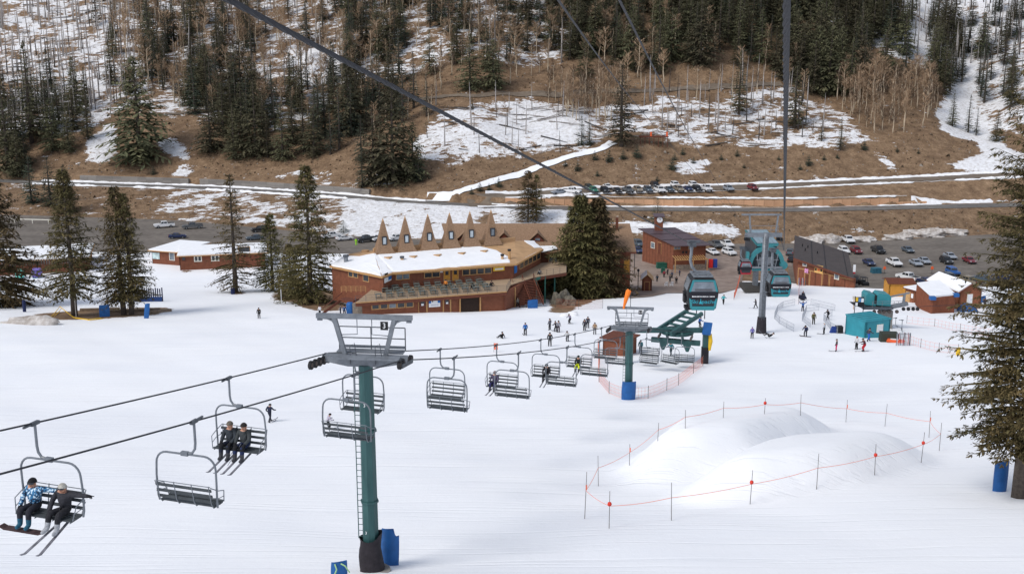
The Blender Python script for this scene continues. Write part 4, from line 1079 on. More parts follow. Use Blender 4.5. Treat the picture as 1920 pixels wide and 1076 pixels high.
LW2.rect(LW2.hit(862, 570)[0], A.z - 2, LW2.hit(898, 570)[0], ZD - 0.7, 'open_bay_shade', mat('painted_interior_shade', (0.03, 0.018, 0.013), rough=0.9), 0.03, 0.0)  # flat dark panel on the wall: shade inside the bay put into its colour
for px in (862, 900, 946): LW2.rect(LW2.hit(px, 565)[0] - 0.1, A.z - 2.5, LW2.hit(px, 565)[0] + 0.1, ZD - 0.3, 'post', TRIM if px < 940 else WOODD, 0.2, 0.05)
# slanting wall below the right end of the deck
RW = Wall(LW2.b, lift(onZ(984, 525, ZD), A.z), lodge); RW.slab(A.z - 4, ZD - 0.3, WOODH, 'lower_wall')
RW.rect(RW.len * 0.5, A.z - 4, RW.len * 0.5 + 0.2, ZD - 0.4, 'post', TRIM, 0.15)
# main floor walls
wl = LW.pt(5.5, ZD, -9.2)
ZE = ZD + 2.75
P3 = onZ(733, 511, ZE); P4 = onZ(962, 493.5, ZE); P2 = onZ(718, 518, ZE); P1 = onZ(622, 498, ZE); P5 = onZ(1014, 467, ZE)
MWL = Wall(lift(P1, 0), lift(P2, 0), lodge); MWL.slab(ZD - 3.4, ZE - 0.1, WOODH)
MWC = Wall(lift(P2, 0), lift(P3, 0), lodge); MWC.slab(ZD - 3, ZE - 0.1, WOOD)
MW = Wall(lift(P3, 0), lift(P4, 0), lodge); MW.slab(ZD - 3, ZE - 0.1, WOOD)
MWR = Wall(lift(P4, 0), lift(P5, 0), lodge); MWR.slab(ZD - 3, ZE - 0.1, WOOD)
MWL.window((653.5, 508.5, 662, 518.5)); MWL.window((662.5, 510.5, 671.5, 520)); MWL.window((681, 514, 692, 527))
pp = MWC.sign((720, 516, 733, 531), WHITE, 'poster'); x0, z0, x1, z1 = MWC.pix((720, 516, 733, 531)); MWC.rect(x0 + 0.55 * (x1 - x0), z0 + 0.2, x1, z1, 'blue_field', BLUEB, 0.01, 0.105, pp); MWC.rect(x0 + 0.1, z0 + 0.9, x0 + 0.5 * (x1 - x0), z0 + 1.6, 'dark_field', BLACK, 0.01, 0.105, pp)
MW.window((742, 512, 768, 525.5), panes=2, glass=GLASSL); MW.window((795, 508.5, 825, 522), panes=2)
MW.door((832.5, 505.5, 843, 527.5)); MW.door((848.5, 504.5, 859, 526.5))
for i in range(4): MW.window((866.5 + i * 13.8, 503.5 - i * 1.05, 880.5 + i * 13.8, 517 - i * 1.05), glass=GLASS)
ys = MW.sign((924.5, 494.5, 945.5, 508.5), mat('sign_yellow', (0.78, 0.52, 0.03), var=0.05), 'yellow_sign')
x0, z0, x1, z1 = MW.pix((924.5, 494.5, 945.5, 508.5)); GOLD = mat('sign_brown_ink', (0.25, 0.15, 0.01))
MW.rect(x0 + 0.2 * (x1 - x0), z0 + 0.66 * (z1 - z0), x0 + 0.8 * (x1 - x0), z0 + 0.72 * (z1 - z0), 'emblem', GOLD, 0.01, 0.105, ys)
MW.rect(x0 + 0.4 * (x1 - x0), z0 + 0.72 * (z1 - z0), x0 + 0.6 * (x1 - x0), z0 + 0.80 * (z1 - z0), 'emblem', GOLD, 0.01, 0.105, ys); MW.rect(x0 + 0.15 * (x1 - x0), z0 + 0.15 * (z1 - z0), x0 + 0.9 * (x1 - x0), z0 + 0.42 * (z1 - z0), 'writing', WHITE, 0.01, 0.105, ys)
MW.sign((828 - 3, 507, 830, 511), WHITE, 'notice')
for i in range(5):
    f0, f1 = 0.22 + i * 0.155, 0.22 + i * 0.155 + 0.14; MWR.window((MWR.len * f0, ZD + 1.0, MWR.len * f1, ZE - 0.35), world=True)
MWR.sign((MWR.len * 0.03, ZD + 0.8, MWR.len * 0.12, ZE - 0.4), BLUEB, 'poster', world=True)
MWR.sign((MWR.len * 0.35, ZE - 0.3, MWR.len * 0.75, ZE + 0.1), WHITE, 'name_board', 0.35, world=True)
# fascia, roof, snow
ZR = ZE + 1.45
Ra, Rb = onZ(700, 473, ZR), onZ(965, 452, ZR); Rl = onZ(650, 477, ZE + 0.7); Rr = onZ(1000, 452, ZE + 0.6)
ov = 0.5
def outp(p, w1, w2=None): return Vector(p) + w1.n * ov + (w2.n * ov if w2 else Vector((0, 0, 0)))
E1, E2, E3, E4, E5 = outp(P1, MWL), outp(P2, MWL, MWC) * 1.0, outp(P3, MWC, MW), outp(P4, MW, MWR), outp(P5, MWR)
E3 = Vector(P3) + MW.n * ov + MWC.n * 0.2; E2 = Vector(P2) + MWL.n * ov + MWC.n * 0.3; E4 = Vector(P4) + MW.n * ov + MWR.n * ov
b = MB()
for p, q in ((E1, E2), (E2, E3), (E3, E4), (E4, E5)): b.bar(lp(lodge, p + Vector((0, 0, -0.12))), lp(lodge, q + Vector((0, 0, -0.12))), 0.10, 0.30)
b.build('fascia', TRIM, lodge)
ebk = [lift(Rb + LW.n * -9, ZE), lift(Ra + LW.n * -9, ZE)]
def roofpoly(pts, m, name, dz=0.0):
    b = MB(); b.prism([lp(lodge, Vector(p) + Vector((0, 0, dz))) for p in pts], (0, 0, -0.14)); return b.build(name, m, lodge)
roofs = [[E1, E2, Ra, Rl], [E2, E3, Ra], [E3, E4, Rb, Ra], [E4, E5, Rr, Rb], [Ra, Rb, ebk[0], ebk[1]], [Rl, Ra, ebk[1]], [Rb, Rr, ebk[0]]]
rf = MB()
for q in roofs: rf.prism([lp(lodge, p) for p in q], (0, 0, -0.14))
rf.build('roof', TANROOF, lodge)
def mix(a, c, q): return Vector(a).lerp(Vector(c), q)
def thickpoly(pts, h, m, name, seed=0):
    """soft slab of snow: outline plus an inset raised top"""
    c = sum((Vector(p) for p in pts), Vector()) / len(pts); rr = random.Random(seed); dense = []
    for i, p in enumerate(pts):
        q = Vector(pts[(i + 1) % len(pts)]); k = max(1, int((q - Vector(p)).length / 1.2))
        for j in range(k): dense.append(Vector(p).lerp(q, j / k) + Vector((rr.uniform(-.12, .12), rr.uniform(-.12, .12), 0)))
    n_ = len(dense); top = [p.lerp(c, 0.035) + Vector((0, 0, h * rr.uniform(0.8, 1.15))) for p in dense]
    b = MB(); b.add([lp(lodge, p) for p in dense] + [lp(lodge, p) for p in top] + [lp(lodge, c + Vector((0, 0, h)))], [(i, (i + 1) % n_, n_ + (i + 1) % n_, n_ + i) for i in range(n_)] + [(n_ + i, n_ + (i + 1) % n_, 2 * n_) for i in range(n_)])
    return b.build(name, m, lodge, smooth=False)
ra_, rb_ = mix(E3, Ra, 0.86), mix(E4, Rb, 0.86)
thickpoly([mix(E3, Ra, 0.05), mix(E4, Rb, 0.05) + Vector((-1.0, 0, 0)), mix(mix(E3, E4, 0.93), mix(Ra, Rb, 0.93), 0.35), mix(mix(E3, E4, 0.86), mix(Ra, Rb, 0.86), 0.62), mix(mix(E3, E4, 0.72), mix(Ra, Rb, 0.72), 0.90), mix(mix(E3, E4, 0.3), mix(Ra, Rb, 0.3), 0.86), ra_], 0.16, SNOWM, 'roof_snow', 1)
thickpoly([mix(E1, Rl, 0.04), mix(E2, Ra, 0.03), mix(E2, Ra, 0.93), mix(mix(E1, E2, 0.5), mix(Rl, Ra, 0.5), 0.80), mix(E1, Rl, 0.8)], 0.16, SNOWM, 'roof_snow', 2)
thickpoly([mix(E2, Ra, 0.03), mix(E3, Ra, 0.04), mix(E3, Ra, 0.93), mix(E2, Ra, 0.93)], 0.17, SNOWM, 'roof_snow', 3)
thickpoly([mix(E5, Rr, 0.15), mix(E5, Rr, 0.95), mix(Rb, Rr, 0.5), mix(mix(E4, E5, 0.75), mix(Rb, Rr, 0.75), 0.35)], 0.15, SNOWM, 'roof_snow', 4)
# crickets poking out of the snow
for f, u_ in ((0.06, 0.66), (0.235, 0.62), (0.41, 0.60), (0.59, 0.60), (0.76, 0.62)):
    c = mix(mix(E3, E4, f), mix(Ra, Rb, f), u_); d = eu * 0.75
    b = MB(); b.prism([lp(lodge, c - d + Vector((0, 0, 0.02))), lp(lodge, c - LW.n * -0.9 + Vector((0, 0, 0.0))), lp(lodge, c + d + Vector((0, 0, 0.05)))], (0, 0, 0.30)); b.build('roof_cricket', TANROOF, lodge)
# vents and chimneys
def vent(px, py, z, r, h, m, capm=None, name='roof_vent'):
    p = lp(lodge, onZ(px, py, z)); b = MB(); b.cyl((p.x, p.y, p.z - 0.3), (p.x, p.y, p.z + h), r, r * 0.85, n=9); o = b.build(name, m, lodge)
    if capm: b = MB(); b.cyl((p.x, p.y, p.z + h), (p.x, p.y, p.z + h + 0.3), r * 1.25, n=9); b.build('cap', capm, o)
vent(754, 491, ZE + 0.5, 0.32, 0.7, TANROOF, STEELD); vent(942, 488, ZE + 0.2, 0.28, 0.8, TANROOF, BLACK); vent(955, 487, ZE + 0.2, 0.26, 1.6, TRIM, BLACK, 'chimney'); vent(649, 495, ZE + 0.1, 0.42, 1.3, STEEL, STEELD, 'chimney'); vent(685, 474, ZE + 0.8, 0.8, 0.5, TANROOF)
# ridge wall between spires, and the spires
b = MB(); b.bar(lp(lodge, Ra + Vector((0, 0, 0.25))), lp(lodge, Rb + Vector((0, 0, 0.25))), 0.5, 0.9); b.build('ridge_curb', TANROOF, lodge)
SPX = [(723, 474, 408), (765, 471, 404), (808.5, 468, 400), (850.5, 465.5, 397.5), (890, 463, 395), (930, 460, 392)]
for i, (px, pb, ptip) in enumerate(SPX):
    f = (px - 700) / 265.0; c = mix(Ra, Rb, (Vector(onZ(px, pb, ZR)) - Ra).dot((Rb - Ra).normalized()) / (Rb - Ra).length) + Vector((0, 0, -0.1)) + LW.n * 0.15
    zt = onY(px, ptip, c.y).z - c.z; cl = lp(lodge, c)
    prof = [(1.75, 0.0), (1.32, 0.14 * zt), (0.98, 0.32 * zt), (0.62, 0.58 * zt), (0.33, 0.80 * zt), (0.17, 0.90 * zt)]
    def ring(q): h_, z = q; return [(cl.x + h_ * a, cl.y + h_ * c2, cl.z + z) for a, c2 in ((-1, -1), (1, -1), (1, 1), (-1, 1))]
    b = MB(); vs_ = [v for q in prof for v in ring(q)]; b.add(vs_, [(4 * l_ + j, 4 * l_ + (j + 1) % 4, 4 * l_ + 4 + (j + 1) % 4, 4 * l_ + 4 + j) for l_ in range(5) for j in range(4)]); sp_ = b.build('spire', SHAKE, lodge)
    b = MB(); r_ = ring((0.18, 0.89 * zt)); b.add(r_ + [(cl.x, cl.y, cl.z + zt)], [(0, 1, 4), (1, 2, 4), (2, 3, 4), (3, 0, 4)]); b.build('spire_cap', TANROOF, sp_)
    zc = cl.z + 0.36 * zt; yc = cl.y - 0.98 + 0.02
    b = MB(); b.box((cl.x, yc - 0.02, zc), (0.86, 0.35, 1.5), mtx=None); b.build('window_frame', mat('dark_window_frame', (0.03, 0.035, 0.045)), sp_)
    b = MB(); b.box((cl.x, yc - 0.18, zc), (0.52, 0.10, 1.12)); b.build('pane', mat('skylight_pane', (0.45, 0.50, 0.53), rough=0.2, var=0.15) if i != 5 else GLASSL, sp_)
# stairs down to the snow
sA, sB = onZ(957.5, 527, ZD), onZ(1000.5, 523, ZD); sd_ = (sB - sA); su = sd_.normalized(); sn = Vector((su.y, -su.x, 0))
gA = G(957, 581); H_ = ZD - gA.z; NST = 15; run = 4.2
for i in range(NST):
    z = ZD - 0.15 - (H_ - 0.2) * (i + 0.5) / NST; off = sn * (run * (i + 0.5) / NST)
    for f0, f1 in ((0.04, 0.47), (0.53, 0.96)):
        b = MB(); b.bar(lp(lodge, lift(sA + sd_ * f0 + off, z)), lp(lodge, lift(sA + sd_ * f1 + off, z)), 0.32, 0.07); b.build('stair_tread', WOODD, lodge)
b = MB()
for f in (0.0, 0.5, 1.0):
    p = sA + sd_ * f; b.bar(lp(lodge, lift(p, ZD - 0.15)), lp(lodge, lift(p + sn * run, ZD - H_ - 0.1)), 0.14, 0.42)
    b.bar(lp(lodge, lift(p, ZD + 0.9)), lp(lodge, lift(p + sn * run, ZD - H_ + 0.9)), 0.06, 0.06)
    b.bar(lp(lodge, lift(p + sn * run, ZD - H_ + 0.9)), lp(lodge, lift(p + sn * run, ZD - H_ - 0.3)), 0.09, 0.09); b.bar(lp(lodge, lift(p, ZD - 0.2)), lp(lodge, lift(p, ZD + 1.0)), 0.09, 0.09)
b.build('stair_frame', WOODD, lodge)
b = MB(); b.add([lp(lodge, lift(sA, ZD - 0.5)), lp(lodge, lift(sB, ZD - 0.5)), lp(lodge, lift(sB - sn * 0.2, gA.z - 1)), lp(lodge, lift(sA - sn * 0.2, gA.z - 1))], [(0, 3, 2, 1)]); b.build('stair_shade_sheet', mat('painted_interior_shade', (0.03, 0.018, 0.013)), lodge)  # dark sheet painted as the shade beneath the stairs
# green posts under the right-hand deck
for px in (1006, 1022, 1040):
    p = onZ(px, 522 - (px - 1006) * 0.35, ZD); b = MB(); b.bar(lp(lodge, lift(p, ZD - 0.2)), lp(lodge, lift(p, gz(p.x, p.y) - 0.5)), 0.22, 0.22); b.build('deck_post', mat('green_post', (0.035, 0.12, 0.095), var=0.15), lodge)
b = MB(); b.bar(lp(lodge, lift(onZ(1001, 522, ZD), ZD - 0.3)), lp(lodge, lift(onZ(1042, 508, ZD), ZD - 0.3)), 0.16, 0.45); b.build('deck_beam', mat('green_post', (0.035, 0.12, 0.095)), lodge)
# left stair and railing of the deck
la, lb_ = onZ(668, 560, ZD), onZ(642, 560, ZD - 0.3); lc = G(605, 588)
b = MB(); b.bar(lp(lodge, lift(la, ZD - 0.3)), lp(lodge, lift(lb_, ZD - 0.3)), 1.6, 0.25); b.bar(lp(lodge, lift(lb_, ZD - 0.35)), lp(lodge, lift(lc, lc.z)), 0.16, 0.4); b.bar(lp(lodge, lift(lb_, ZD + 0.7)), lp(lodge, lift(lc, lc.z + 0.9)), 0.1, 0.12); b.build('side_stair', WOODD, lodge)
b = MB(); railing(b, onZ(640, 548, ZD), onZ(686, 548, ZD), 5, h=1.0, r=0.035); b.build('side_railing', TRIM, lodge)

# ------------------------------------------------------------ shingled annex behind
an_t = thing('lodge_annex', 'long gabled annex with brown shingle roof and dormers behind the lodge', 'building', gnd(0, 216))
bpy.context.view_layer.update()
ZA = onY(1010, 474, 212).z; ZAR = onY(1010, 419, 222.5).z
e0, e1 = onY(845, 474, 212), onY(1193, 479, 213); r0, r1 = onY(828, 419, 222.5), onY(1181, 417, 222.5)
e0.z = e1.z = ZA; r0.z = r1.z = ZAR
k0, k1 = Vector((e0.x, 233, ZA)), Vector((e1.x, 233, ZA))
b = MB(); b.prism([lp(an_t, p) for p in (e0, e1, r1, r0)], (0, 0, -0.22)); b.prism([lp(an_t, p) for p in (r0, r1, k1, k0)], (0, 0, -0.22)); b.build('roof', SHAKE, an_t)
b = MB(); b.bar(lp(an_t, e0 + Vector((0, -0.06, -0.2))), lp(an_t, e1 + Vector((0, -0.06, -0.2))), 0.12, 0.35); b.build('fascia', WOODD, an_t)
aw = Wall(lift(e0, 0) + Vector((0.6, 0.7, 0)), lift(e1, 0) + Vector((-1.0, 0.7, 0)), an_t); aw.slab(3.0, ZA - 0.15, WOOD)
gr_ = Wall(lift(e1, 0) + Vector((-1.0, 0.7, 0)), lift(k1, 0) + Vector((-1.0, -0.7, 0)), an_t); gr_.slab(0, ZA - 0.2, WOOD); b = MB(); b.prism([lp(an_t, p) for p in (lift(gr_.a, ZA - 0.2), lift(gr_.b, ZA - 0.2), lift((gr_.a + gr_.b) / 2, ZAR - 0.3))], (-0.25, 0, 0)); b.build('gable', WOOD, an_t)
aw.window((1028, 480.5, 1046, 492), panes=2, glass=GLASSL); aw.window((1146, 478, 1157, 488)); aw.door((1170, 487, 1180, 514), OCHRE, glass=False); aw.window((1130, 500, 1142, 512))
for px, py in ((870, 440), (945, 440), (1008, 440)):
    # dormer: small gable on the roof plane
    q = (py - 474) / (419 - 474.0); y = 212 + (222.5 - 212) * 0.42; c = onY(px, 446, y); zr = ZA + (ZAR - ZA) * (y - 212) / 10.5
    b = MB(); x0, hw_, hh_ = c.x, 1.35, 1.25
    for s in (-1, 1): b.prism([lp(an_t, Vector((x0, y - 0.5, zr + hh_ + 0.25))), lp(an_t, Vector((x0 + s * (hw_ + 0.35), y - 0.5, zr - 0.1))), lp(an_t, Vector((x0 + s * (hw_ + 0.35), y + 0.3, zr - 0.1))), lp(an_t, Vector((x0, y + 3.2, zr + hh_ + 0.25)))], (0, 0, 0.12))
    d_ = b.build('dormer', SHAKE, an_t)
    b = MB(); b.prism([lp(an_t, Vector((x0 - hw_, y - 0.25, zr - 0.3))), lp(an_t, Vector((x0 + hw_, y - 0.25, zr - 0.3))), lp(an_t, Vector((x0, y - 0.25, zr + hh_)))], (0, 0.3, 0)); b.build('dormer_face', WOODD, d_)
    b = MB(); b.box(lp(an_t, Vector((x0, y - 0.27, zr + 0.2))), (0.9, 0.06, 0.45)); b.build('pane', GLASSL, d_)
p = onY(1157, 425, 220); b = MB(); b.box(lp(an_t, Vector((p.x, 220.5, ZAR - 0.2))), (0.5, 0.7, 3.2)); b.build('chimney', WOODD, an_t)
sn_ = [onY(px, py, y) for px, py, y in ((960, 452, 215), (985, 451, 215.4), (1000, 459, 214), (1040, 457, 214.2), (1046, 465, 213.2), (1020, 472, 212.2), (1004, 474, 212.0), (985, 468, 212.7))]
for v in sn_: v.z = ZA + (ZAR - ZA) * (v.y - 212) / 10.5 + 0.05
b = MB(); b.prism([lp(an_t, p) for p in sn_], (0, 0, 0.12)); b.build('roof_snow', SNOWM, an_t)

# ------------------------------------------------------------ clock building
FL, FR, BL = G(1262, 507), G(1322, 505), G(1204, 490)
ck = thing('clock_building', 'brown building with purple-brown metal roof and small clock tower beside the plaza', 'building', FL)
bpy.context.view_layer.update()
cf = Wall(lift(FL, 0), lift(FR, 0), ck); cl_ = Wall(lift(BL, 0), lift(FL, 0), ck)
zf = cf.hit(1262, 460)[1]; zbk = cl_.hit(1204, 433)[1]
BR = FR + (BL - FL)
cf.slab(-1, zf, WOOD); cl_.slab(-1, zbk, WOOD, z1b=zf)
cr_ = Wall(lift(FR, 0), lift(BR, 0), ck); cr_.slab(-1, zf, WOOD, z1b=zbk)
o_ = (FR - FL).normalized(); bk = (BL - FL).normalized()
rp = [lift(FL - o_ * 0.5 - bk * 1.2, zf + 0.05), lift(FR + o_ * 0.7 - bk * 1.2, zf + 0.05), lift(BR + o_ * 0.9 + bk * 1.0, zbk + 0.55), lift(BL - o_ * 0.6 + bk * 1.0, zbk + 0.55)]
slabpoly(ck, rp, 0.2, METALROOF, 'roof')
for f in (0.33, 0.66):
    a, c = rp[0].lerp(rp[3], f), rp[1].lerp(rp[2], f); b = MB(); b.bar(lp(ck, a + Vector((0, 0, 0.03))), lp(ck, c + Vector((0, 0, 0.03))), 0.12, 0.06); b.build('roof_seam', BLACK, ck)
cl_.window((1220.5, 455, 1228, 464.5), panes=1, glass=GLASSL, frame=FIN); cl_.door((1233.5, 456, 1240, 475), WOODD, glass=False)
cf.window((1263, 462, 1276.5, 468.5), panes=2, glass=GLASSL, fw=0.1); cf.window((1290, 462, 1301, 468.5), panes=2, glass=GLASSL, fw=0.1)
pw = lift(cf.pt(cf.len / 2, 0, 1.4), zf - 2.6)
b = MB()
for i in range(14):
    x = cf.len * (i + 0.5) / 14 - 0.5; b.bar(lp(ck, cf.pt(x, zf - 2.55, 0.0)), lp(ck, cf.pt(x, zf - 2.85, 3.0)), 0.14, 0.14)
b.build('pergola_rafter', TRIM, ck)
b = MB(); b.bar(lp(ck, cf.pt(-0.6, zf - 3.0, 2.9)), lp(ck, cf.pt(cf.len - 0.3, zf - 3.0, 2.9)), 0.16, 0.22); b.build('pergola_beam', TRIM, ck)
for x in (-0.4, cf.len * 0.5, cf.len - 0.5): b = MB(); b.bar(lp(ck, cf.pt(x, zf - 3.0, 2.9)), lp(ck, cf.pt(x, -0.5, 2.9)), 0.2, 0.2); b.build('pergola_post', TRIM, ck)
cf.slab(-1, 1.3, STONE, 'stone_base', d=-0.15)
for px in (1281, 1287): cf.sign((px - 2.3, 470.5, px + 1.5, 475), BLACK, 'loudspeaker')
# right-hand lean-to roof
lt_ = [lift(cr_.pt(0.5, 0, 0.0), zf - 1.2), lift(cr_.pt(0.5, 0, 2.4), zf - 2.6), lift(cr_.pt(4.5, 0, 2.4), zf - 2.6), lift(cr_.pt(4.5, 0, 0.0), zf - 1.2)]
slabpoly(ck, lt_, 0.15, METALROOF, 'lean_to_roof')
b = MB(); b.box(lp(ck, cf.pt(cf.len + 1.0, 1.6, 1.0)), (0.9, 0.8, 2.0)); b.build('drinks_machine', mat('machine_red', (0.5, 0.02, 0.02)), ck)
b = MB(); b.box(lp(ck, cf.pt(cf.len + 2.1, 1.6, 1.0)), (0.9, 0.8, 2.0)); b.build('drinks_machine', mat('machine_blue', (0.02, 0.05, 0.25)), ck)
tc_ = rp[3].lerp(rp[2], 0.47) - bk * 1.2; wz = 3.6
b = MB(); b.box(lp(ck, tc_ + Vector((0, 0, wz / 2 - 0.4))), (1.9, 1.9, wz)); ct = b.build('clock_tower', WOOD, ck)
b = MB(); b.box(lp(ck, tc_ + Vector((0, 0, wz - 0.3))), (2.7, 2.7, 0.16), mtx=Matrix.Rotation(R(8), 3, 'X')); b.build('tower_roof', METALROOF, ct)
cp_ = lp(ck, tc_ + Vector((0.1, -0.96, wz - 1.25))); b = MB(); b.cyl(cp_, cp_ + Vector((0, -0.08, 0)), 0.72, n=24); cf_ = b.build('clock_face', WHITE, ct)
b = MB(); b.bar(cp_ + Vector((0, -0.1, 0)), cp_ + Vector((0.05, -0.1, 0.5)), 0.08, 0.03); b.bar(cp_ + Vector((0, -0.1, 0)), cp_ + Vector((0.3, -0.1, 0.05)), 0.08, 0.03); b.build('clock_hands', BLACK, cf_)

# ------------------------------------------------------------ rental shop with the big dark shed roof
SL, SR = G(1494, 534), G(1602, 540)
sh = thing('rental_shop', 'brown shop with one big dark roof slanting down to the right, beside the parking lot', 'building', SL)
bpy.context.view_layer.update()
sw = Wall(lift(SL, 0), lift(SR, 0), sh)
zl, zr_ = sw.hit(1494, 486)[1], sw.hit(1600, 521)[1]
sw.slab(-1, zl, WOOD, z1b=zr_)
tb0, tb1 = onZ(1490, 441, zl + 0.6), onZ(1570, 462, zr_ + 1.6)
f0, f1 = sw.pt(-0.6, zl + 0.35, 0.8), sw.pt(sw.len + 0.4, zr_ + 0.1, 0.8)
tb1 = tb0 + (f1 - f0) * 0.98
slabpoly(sh, [f0, f1, tb1, tb0], 0.3, DARKROOF, 'roof')
for f in (0.32, 0.55, 0.9): a, c = f0.lerp(f1, f), tb0.lerp(tb1, f); b = MB(); b.bar(lp(sh, a + Vector((0, 0, 0.03))), lp(sh, c + Vector((0, 0, 0.03))), 0.14, 0.05); b.build('roof_seam', BLACK, sh)
for f, g in ((0.2, 0.45), (0.42, 0.5), (0.15, 0.6), (0.25, 0.62)): c = f0.lerp(f1, f).lerp(tb0.lerp(tb1, f), g); b = MB(); b.cyl(lp(sh, c), lp(sh, c + Vector((0, 0, 0.6))), 0.12, n=7); b.build('vent_pipe', BLACK, sh)
sl2 = Wall(lift(tb0, 0), lift(SL, 0), sh); sl2.slab(-1, zl, WOOD)
b = MB(); b.bar(lp(sh, f0 + Vector((0, 0, -0.2))), lp(sh, f1 + Vector((0, 0, -0.2))), 0.1, 0.4); b.build('fascia', WOODD, sh)
sw.window((1505, 491, 1513.5, 498.5), frame=FIN, glass=GLASSL, fw=0.2); sw.window((1564, 513, 1574, 523), frame=FIN, glass=GLASSL, fw=0.2)
sg1 = sw.sign((1527.5, 499, 1544, 510.5), mat('sign_light_wood', (0.72, 0.42, 0.14), var=0.2, scale=1.5), 'shop_sign'); x0, z0, x1, z1 = sw.pix((1527.5, 499, 1544, 510.5))
for fa_, fb_, ga, gb_ in ((0.06, 0.25, 0.25, 0.6), (0.36, 0.62, 0.3, 0.55), (0.7, 0.92, 0.3, 0.65)): sw.rect(x0 + fa_ * (x1 - x0), z0 + ga * (z1 - z0), x0 + fb_ * (x1 - x0), z0 + gb_ * (z1 - z0), 'emblem', BLACK if fa_ != 0.36 else ORANGE, 0.01, 0.105, sg1)
sw.sign((1509, 504.5, 1516, 511), mat('sign_pink_violet', (0.55, 0.25, 0.45), var=0.5, scale=3), 'small_sign')
sw.rect(0.2, sw.hit(1540, 512)[1] - 0.1, sw.len - 0.4, sw.hit(1540, 512)[1] + 0.08, 'trim', TRIM, 0.06)
for px in (1496, 1508, 1518.5, 1541, 1556): x = sw.hit(px, 525)[0]; sw.rect(x - 0.08, -0.5, x + 0.08, sw.hit(1540, 512)[1], 'trim', TRIM, 0.05)
sw.door((1509.5, 514.5, 1517, 533), WOODD, glass=False); sw.door((1543, 515, 1554, 534), WOODD, glass=False)

# ------------------------------------------------------------ other small buildings
def hut(name, label, pfl, pfr, pbl_or_depth, wall_h, ridge_h, roof_m, wall_m, cat='hut', ov=0.35, snow=0.0, ridge_dir='x', gable_front=False):
    """simple gabled or flat building from its two front corners (photo points on the ground)"""
    a, c = (G(*pfl), G(*pfr)); a.z = c.z = min(a.z, c.z); t = thing(name, label, cat, a)
    bpy.context.view_layer.update()
    u = (c - a); L_ = u.length; u = u.normalized(); n_ = Vector((-u.y, u.x, 0)); D = pbl_or_depth
    wl_ = [Wall(a, c, t), Wall(c, c + n_ * D, t), Wall(c + n_ * D, a + n_ * D, t), Wall(a + n_ * D, a, t)]
    z0, z1 = a.z - 1.0, a.z + wall_h
    for w_ in wl_: w_.slab(z0, z1, wall_m)
    zr = z1 + ridge_h
    def P(x, y, z): return lift(a + u * x + n_ * y, z)
    if ridge_h <= 0.01:
        slabpoly(t, [P(-ov, -ov, z1 + 0.15), P(L_ + ov, -ov, z1 + 0.15), P(L_ + ov, D + ov, z1 + 0.15), P(-ov, D + ov, z1 + 0.15)], 0.15, roof_m, 'roof')
        if snow: slabpoly(t, [P(-ov * .7, -ov * .7, z1 + 0.15 + snow), P(L_ + ov * .7, -ov * .7, z1 + 0.15 + snow), P(L_ + ov * .7, D + ov * .7, z1 + 0.15 + snow), P(-ov * .7, D + ov * .7, z1 + 0.15 + snow)], snow - 0.003, SNOWM, 'roof_snow')
    else:
        if gable_front:
            q = [[P(-ov, -ov, z1 - 0.1), P(L_ / 2, -ov, zr), P(L_ / 2, D + ov, zr), P(-ov, D + ov, z1 - 0.1)], [P(L_ / 2, -ov, zr), P(L_ + ov, -ov, z1 - 0.1), P(L_ + ov, D + ov, z1 - 0.1), P(L_ / 2, D + ov, zr)]]
            gb = [[P(0, 0, z1), P(L_, 0, z1), P(L_ / 2, 0, zr - 0.15)], [P(0, D, z1), P(L_, D, z1), P(L_ / 2, D, zr - 0.15)]]
        else:
            q = [[P(-ov, -ov, z1 - 0.1), P(L_ + ov, -ov, z1 - 0.1), P(L_ + ov, D / 2, zr), P(-ov, D / 2, zr)], [P(-ov, D / 2, zr), P(L_ + ov, D / 2, zr), P(L_ + ov, D + ov, z1 - 0.1), P(-ov, D + ov, z1 - 0.1)]]
            gb = [[P(0, 0, z1), P(0, D, z1), P(0, D / 2, zr - 0.15)], [P(L_, 0, z1), P(L_, D, z1), P(L_, D / 2, zr - 0.15)]]
        for g_ in gb: b = MB(); b.prism([lp(t, p) for p in g_], (n_ if gable_front else u) * (0.1 if g_ is gb[0] else -0.1)); b.build('gable', wall_m, t)
        for g_ in q: slabpoly(t, [p + Vector((0, 0, 0.12)) for p in g_], 0.12, roof_m, 'roof')
        if snow:
            g_ = q[0]; c_ = sum(g_, Vector()) / 4; slabpoly(t, [p.lerp(c_, 0.06) + Vector((0, 0, 0.12 + snow)) for p in g_], snow - 0.003, SNOWM, 'roof_snow')
    return t, wl_, P, z1, zr
hut_a, w_, P_, z1_, zr_2 = hut('lift_hut', 'small brown lift hut with sloping brown roof behind the second tower', (1130, 664), (1172, 668), 3.2, 2.1, 0.0, WOODD, WOODH, snow=0.0)
kk, w_, P_, z1_, _z = hut('plaza_kiosk', 'small brown kiosk with half snowy gable roof at the edge of the plaza', (1204, 546), (1222, 546), 3.6, 2.3, 1.1, TANROOF, WOODH, gable_front=True, snow=0.14)
w_[0].door((0.5, w_[0].a.z, 1.35, w_[0].a.z + 1.9), WOODD, glass=False, world=True)
lft, w_, P_, z1_, _z = hut('snow_roofed_cabin', 'low brown building with wavy snowy roof and white-framed windows left of the lodge', (338, 507), (498, 500), 11, 3.4, 0.0, TRIM, WOODH, 'building', 0.7, snow=0.3)
for r in ((364, 479, 378, 491), (396, 477.5, 411, 490)): w_[0].window(r, frame=FIN, panes=2, fw=0.22)
w_[0].window((447, 462, 469, 477), frame=TRIM); w_[0].window((341, 481, 348, 489), frame=WOODD)
